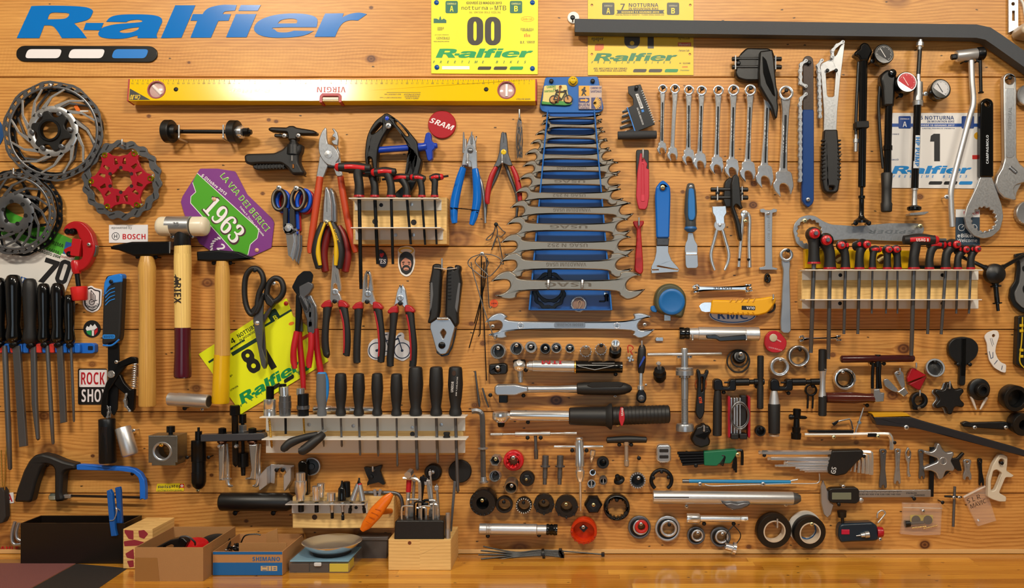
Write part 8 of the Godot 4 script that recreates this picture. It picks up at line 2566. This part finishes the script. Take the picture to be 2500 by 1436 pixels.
	P("sliding_box","black",[2023,1196,2030,1192,2090,1190,2097,1196,2098,1224,2090,1230,2030,1228,2023,1222],8,28,4,2)
	R("screen","#6f7462s",2054,1211,47,17,27.6,29,0,1,0.3)
	L("thumb_wheel","satin",[2104,1223,14,2104,1223,40],[0,6,8,6,9,5,9.4,0.01],18)
	XX("#2c2e30",18.3,[["STAINLESS",2228,1206,26,4],["HARDENED",2248,1211,26,4],["70 80 90 100 110 120 130 140 150",2149,1209,104,3.4]])
	var tk := []
	for i in 50: tk.append_array([2100 + i*2.1,1200,2100 + i*2.1,1203 if i % 5 else 1205,0.7])
	Q("scale_marks","#2c2e30",tk,18.2).set_meta("kind","stuff")
	R("depth_end","gun",2280,1155,11,122,8,14,1,1)
	flat_spanner("long dark flat spanner, leftmost of the little row",2157,1097,1194,9,"dark")
	flat_spanner("grey flat spanner with a notched foot, second of the row",2193,1096,1184,8,"steel",-1.0)
	T("flat_spanner","spanner","slim satin teardrop key with an open loop",2218,1130,16,"small flat spanners")
	P("key","satin",[2211,1106,2218,1091,2226,1104,2226,1116,2221,1134,2222,1156,2226,1164,2218,1167,2216,1158,2217,1134,2212,1120],8,14,4,1.5,[oval(2219,1108,4,8,12)])
	flat_spanner("grey flat spanner half behind the star-shaped wrench",2250,1098,1172,7,"dark",2.0)
	T("star_wrench","wrench","cast grey six-lobed star wrench with a slit and embossed oval",2292,1128,22)
	P("star","steel",[2289,1083,2295,1083,2302,1098,2312,1106,2328,1103,2330,1110,2322,1126,2332,1144,2328,1152,2310,1150,2302,1170,2292,1172,2286,1156,2274,1150,2256,1150,2256,1142,2290,1128,2290,1120,2256,1108,2256,1100,2274,1104,2284,1098],6,22,4,2.5)
	ring("emblem","satin",2303,1126,8,9.4,21.4,22.6,24)
	X("#5c6064","MAVIC",2303,1126,14,5,22.5,-80)
	T("three_arm_key","key","black three-armed key behind the grey star wrench",2330,1130,10)
	P("key","black",[2318,1120,2336,1118,2350,1104,2355,1108,2342,1124,2346,1140,2348,1150,2338,1150,2330,1142,2300,1168,2296,1160,2318,1138],4,12,2,1.5)
	flat_spanner("short grey bone-shaped spanner right of the star wrench",2363,1122,1174,10,"steel")
	flat_spanner("slim black spanner with a red tip, beside the white lever",2394,1120,1188,6,"gun",4.0)
	T("plastic_lever","lever","cream white plastic triangular lever with holes at the right",2440,1170,20)
	P("lever","#cfc4b0s",[2440,1110,2450,1109,2461,1116,2460,1136,2458,1150,2477,1162,2470,1167,2456,1166,2440,1204,2458,1214,2457,1226,2440,1226,2422,1220,2412,1214,2413,1170,2424,1136],6,20,4,2,[oval(2446,1129,7,8,14),[2426,1150,2434,1147,2447,1156,2438,1180,2430,1198,2420,1200,2420,1176]])
	screw(2446,1131,"b","in the white plastic lever",4.5,26)
	T("t_pin","pin","upright dark steel rod clamped to a short crosspiece",2330,1236,16)
	L("rod","dark",[2331,1188,16,2327,1286,16],[0,3.4,98,3.4],10)
	L("crosspiece","gun",[2306,1212,16,2348,1214,16],[0,2.6,42,2.6],8)
	for x in [2329,2342]: screw(x,1215,"s","in the steel rod's crosspiece, " + ("left" if x < 2335 else "right"),4,26)
	T("small_bag","bag","clear zip bag with small bolts and gold pins, low on the wall",2248,1266,10)
	P("bag","film",[2204,1228,2300,1230,2296,1306,2240,1308,2198,1304,2204,1270],3,12,2,1)
	P("bag_edge","#cdbfb0s",[2204,1238,2300,1240,2300,1242,2204,1240],11,12.4,0,0.2)
	R("yellow_card","#c0aa3c",2252,1268,56,18,4,5,0,1,0.2)
	for x in [2238,2267]: L("rubber_button","rubber",[x,1271,5,x,1271,30],[0,11,4,10,5.6,0.01],20)
	L("bolt","black",[2210,1280,8,2256,1276,8],[0,9,12,8,13,4,46,4],12)
	for q in [[2226,1290,2262,1286],[2254,1292,2288,1284]]: L("gold_pin","brass",[q[0],q[1],8,q[2],q[3],8],[0,2.4,36,2.4],10)
	screw(2254,1248,"s","through the left zip bag",4.5,18)
	T("small_bag","bag","clear zip bag with black handwriting hanging tilted at the right",2396,1236,10)
	P("bag","film",[2352,1214,2404,1184,2412,1206,2433,1272,2388,1286],3,10,2,1)
	P("bag_edge","#d8ccc0s",[2352,1212,2405,1186,2406,1189,2353,1216],9,10.4,0,0.2)
	XX("#14121a",10.4,[["S L R",2377,1218,34,11,-22,0.1,1],["MAVIC",2388,1230,40,10,-22,0.1,1]])
	L("clear_bead","chrome",[2390,1272,5,2390,1272,30],[0,4,4,3,5,0.01],12)
	T("bleed_tool","tool","dark blue and black bleed clamp with red knobs and a steel hook",2105,1292,34)
	P("body","#0e2434s",[2048,1290,2054,1280,2076,1278,2130,1276,2142,1284,2146,1318,2136,1322,2080,1324,2054,1326,2047,1312],8,34,5,4)
	R("red_tab","#b8183cs",2064,1299,20,12,33,36,0,1)
	L("red_knob","#a81020s",[2144,1302,22,2162,1302,22],[0,12,2,13,14,12,16,9],16)
	L("needle_tip","satin",[2090,1308,36,2122,1304,36],[0,1,10,2,11,5,20,6,21,8,31,8],12)
	L("wing_screw","black",[2060,1280,24,2058,1248,24],[0,4,14,4,15,10,30,12],10)
	B("hook","satin",[2148,1280,20,2160,1266,20,2166,1256,20,2158,1250,20,2148,1256,20,2146,1268,20],2.2,8)
	for q in [[2149,1317,"s","under the blue bleed clamp's red knob"],[2059,1188,"s","above the digital caliper's screen"],[2232,1218,"b","under the caliper's beam"],[2048,1232,"b","under the caliper's screen"],[2301,1227,"b","standing alone beside the left zip bag"],[2109,1114,"b","in the black clip of the chrome hex set"],[2184,1081,"b","beside the long hex key's bent end"],[1866,1112,"b","under the largest key of the chrome hex set"]]: screw(q[0],q[1],q[2],q[3],4.6,26)
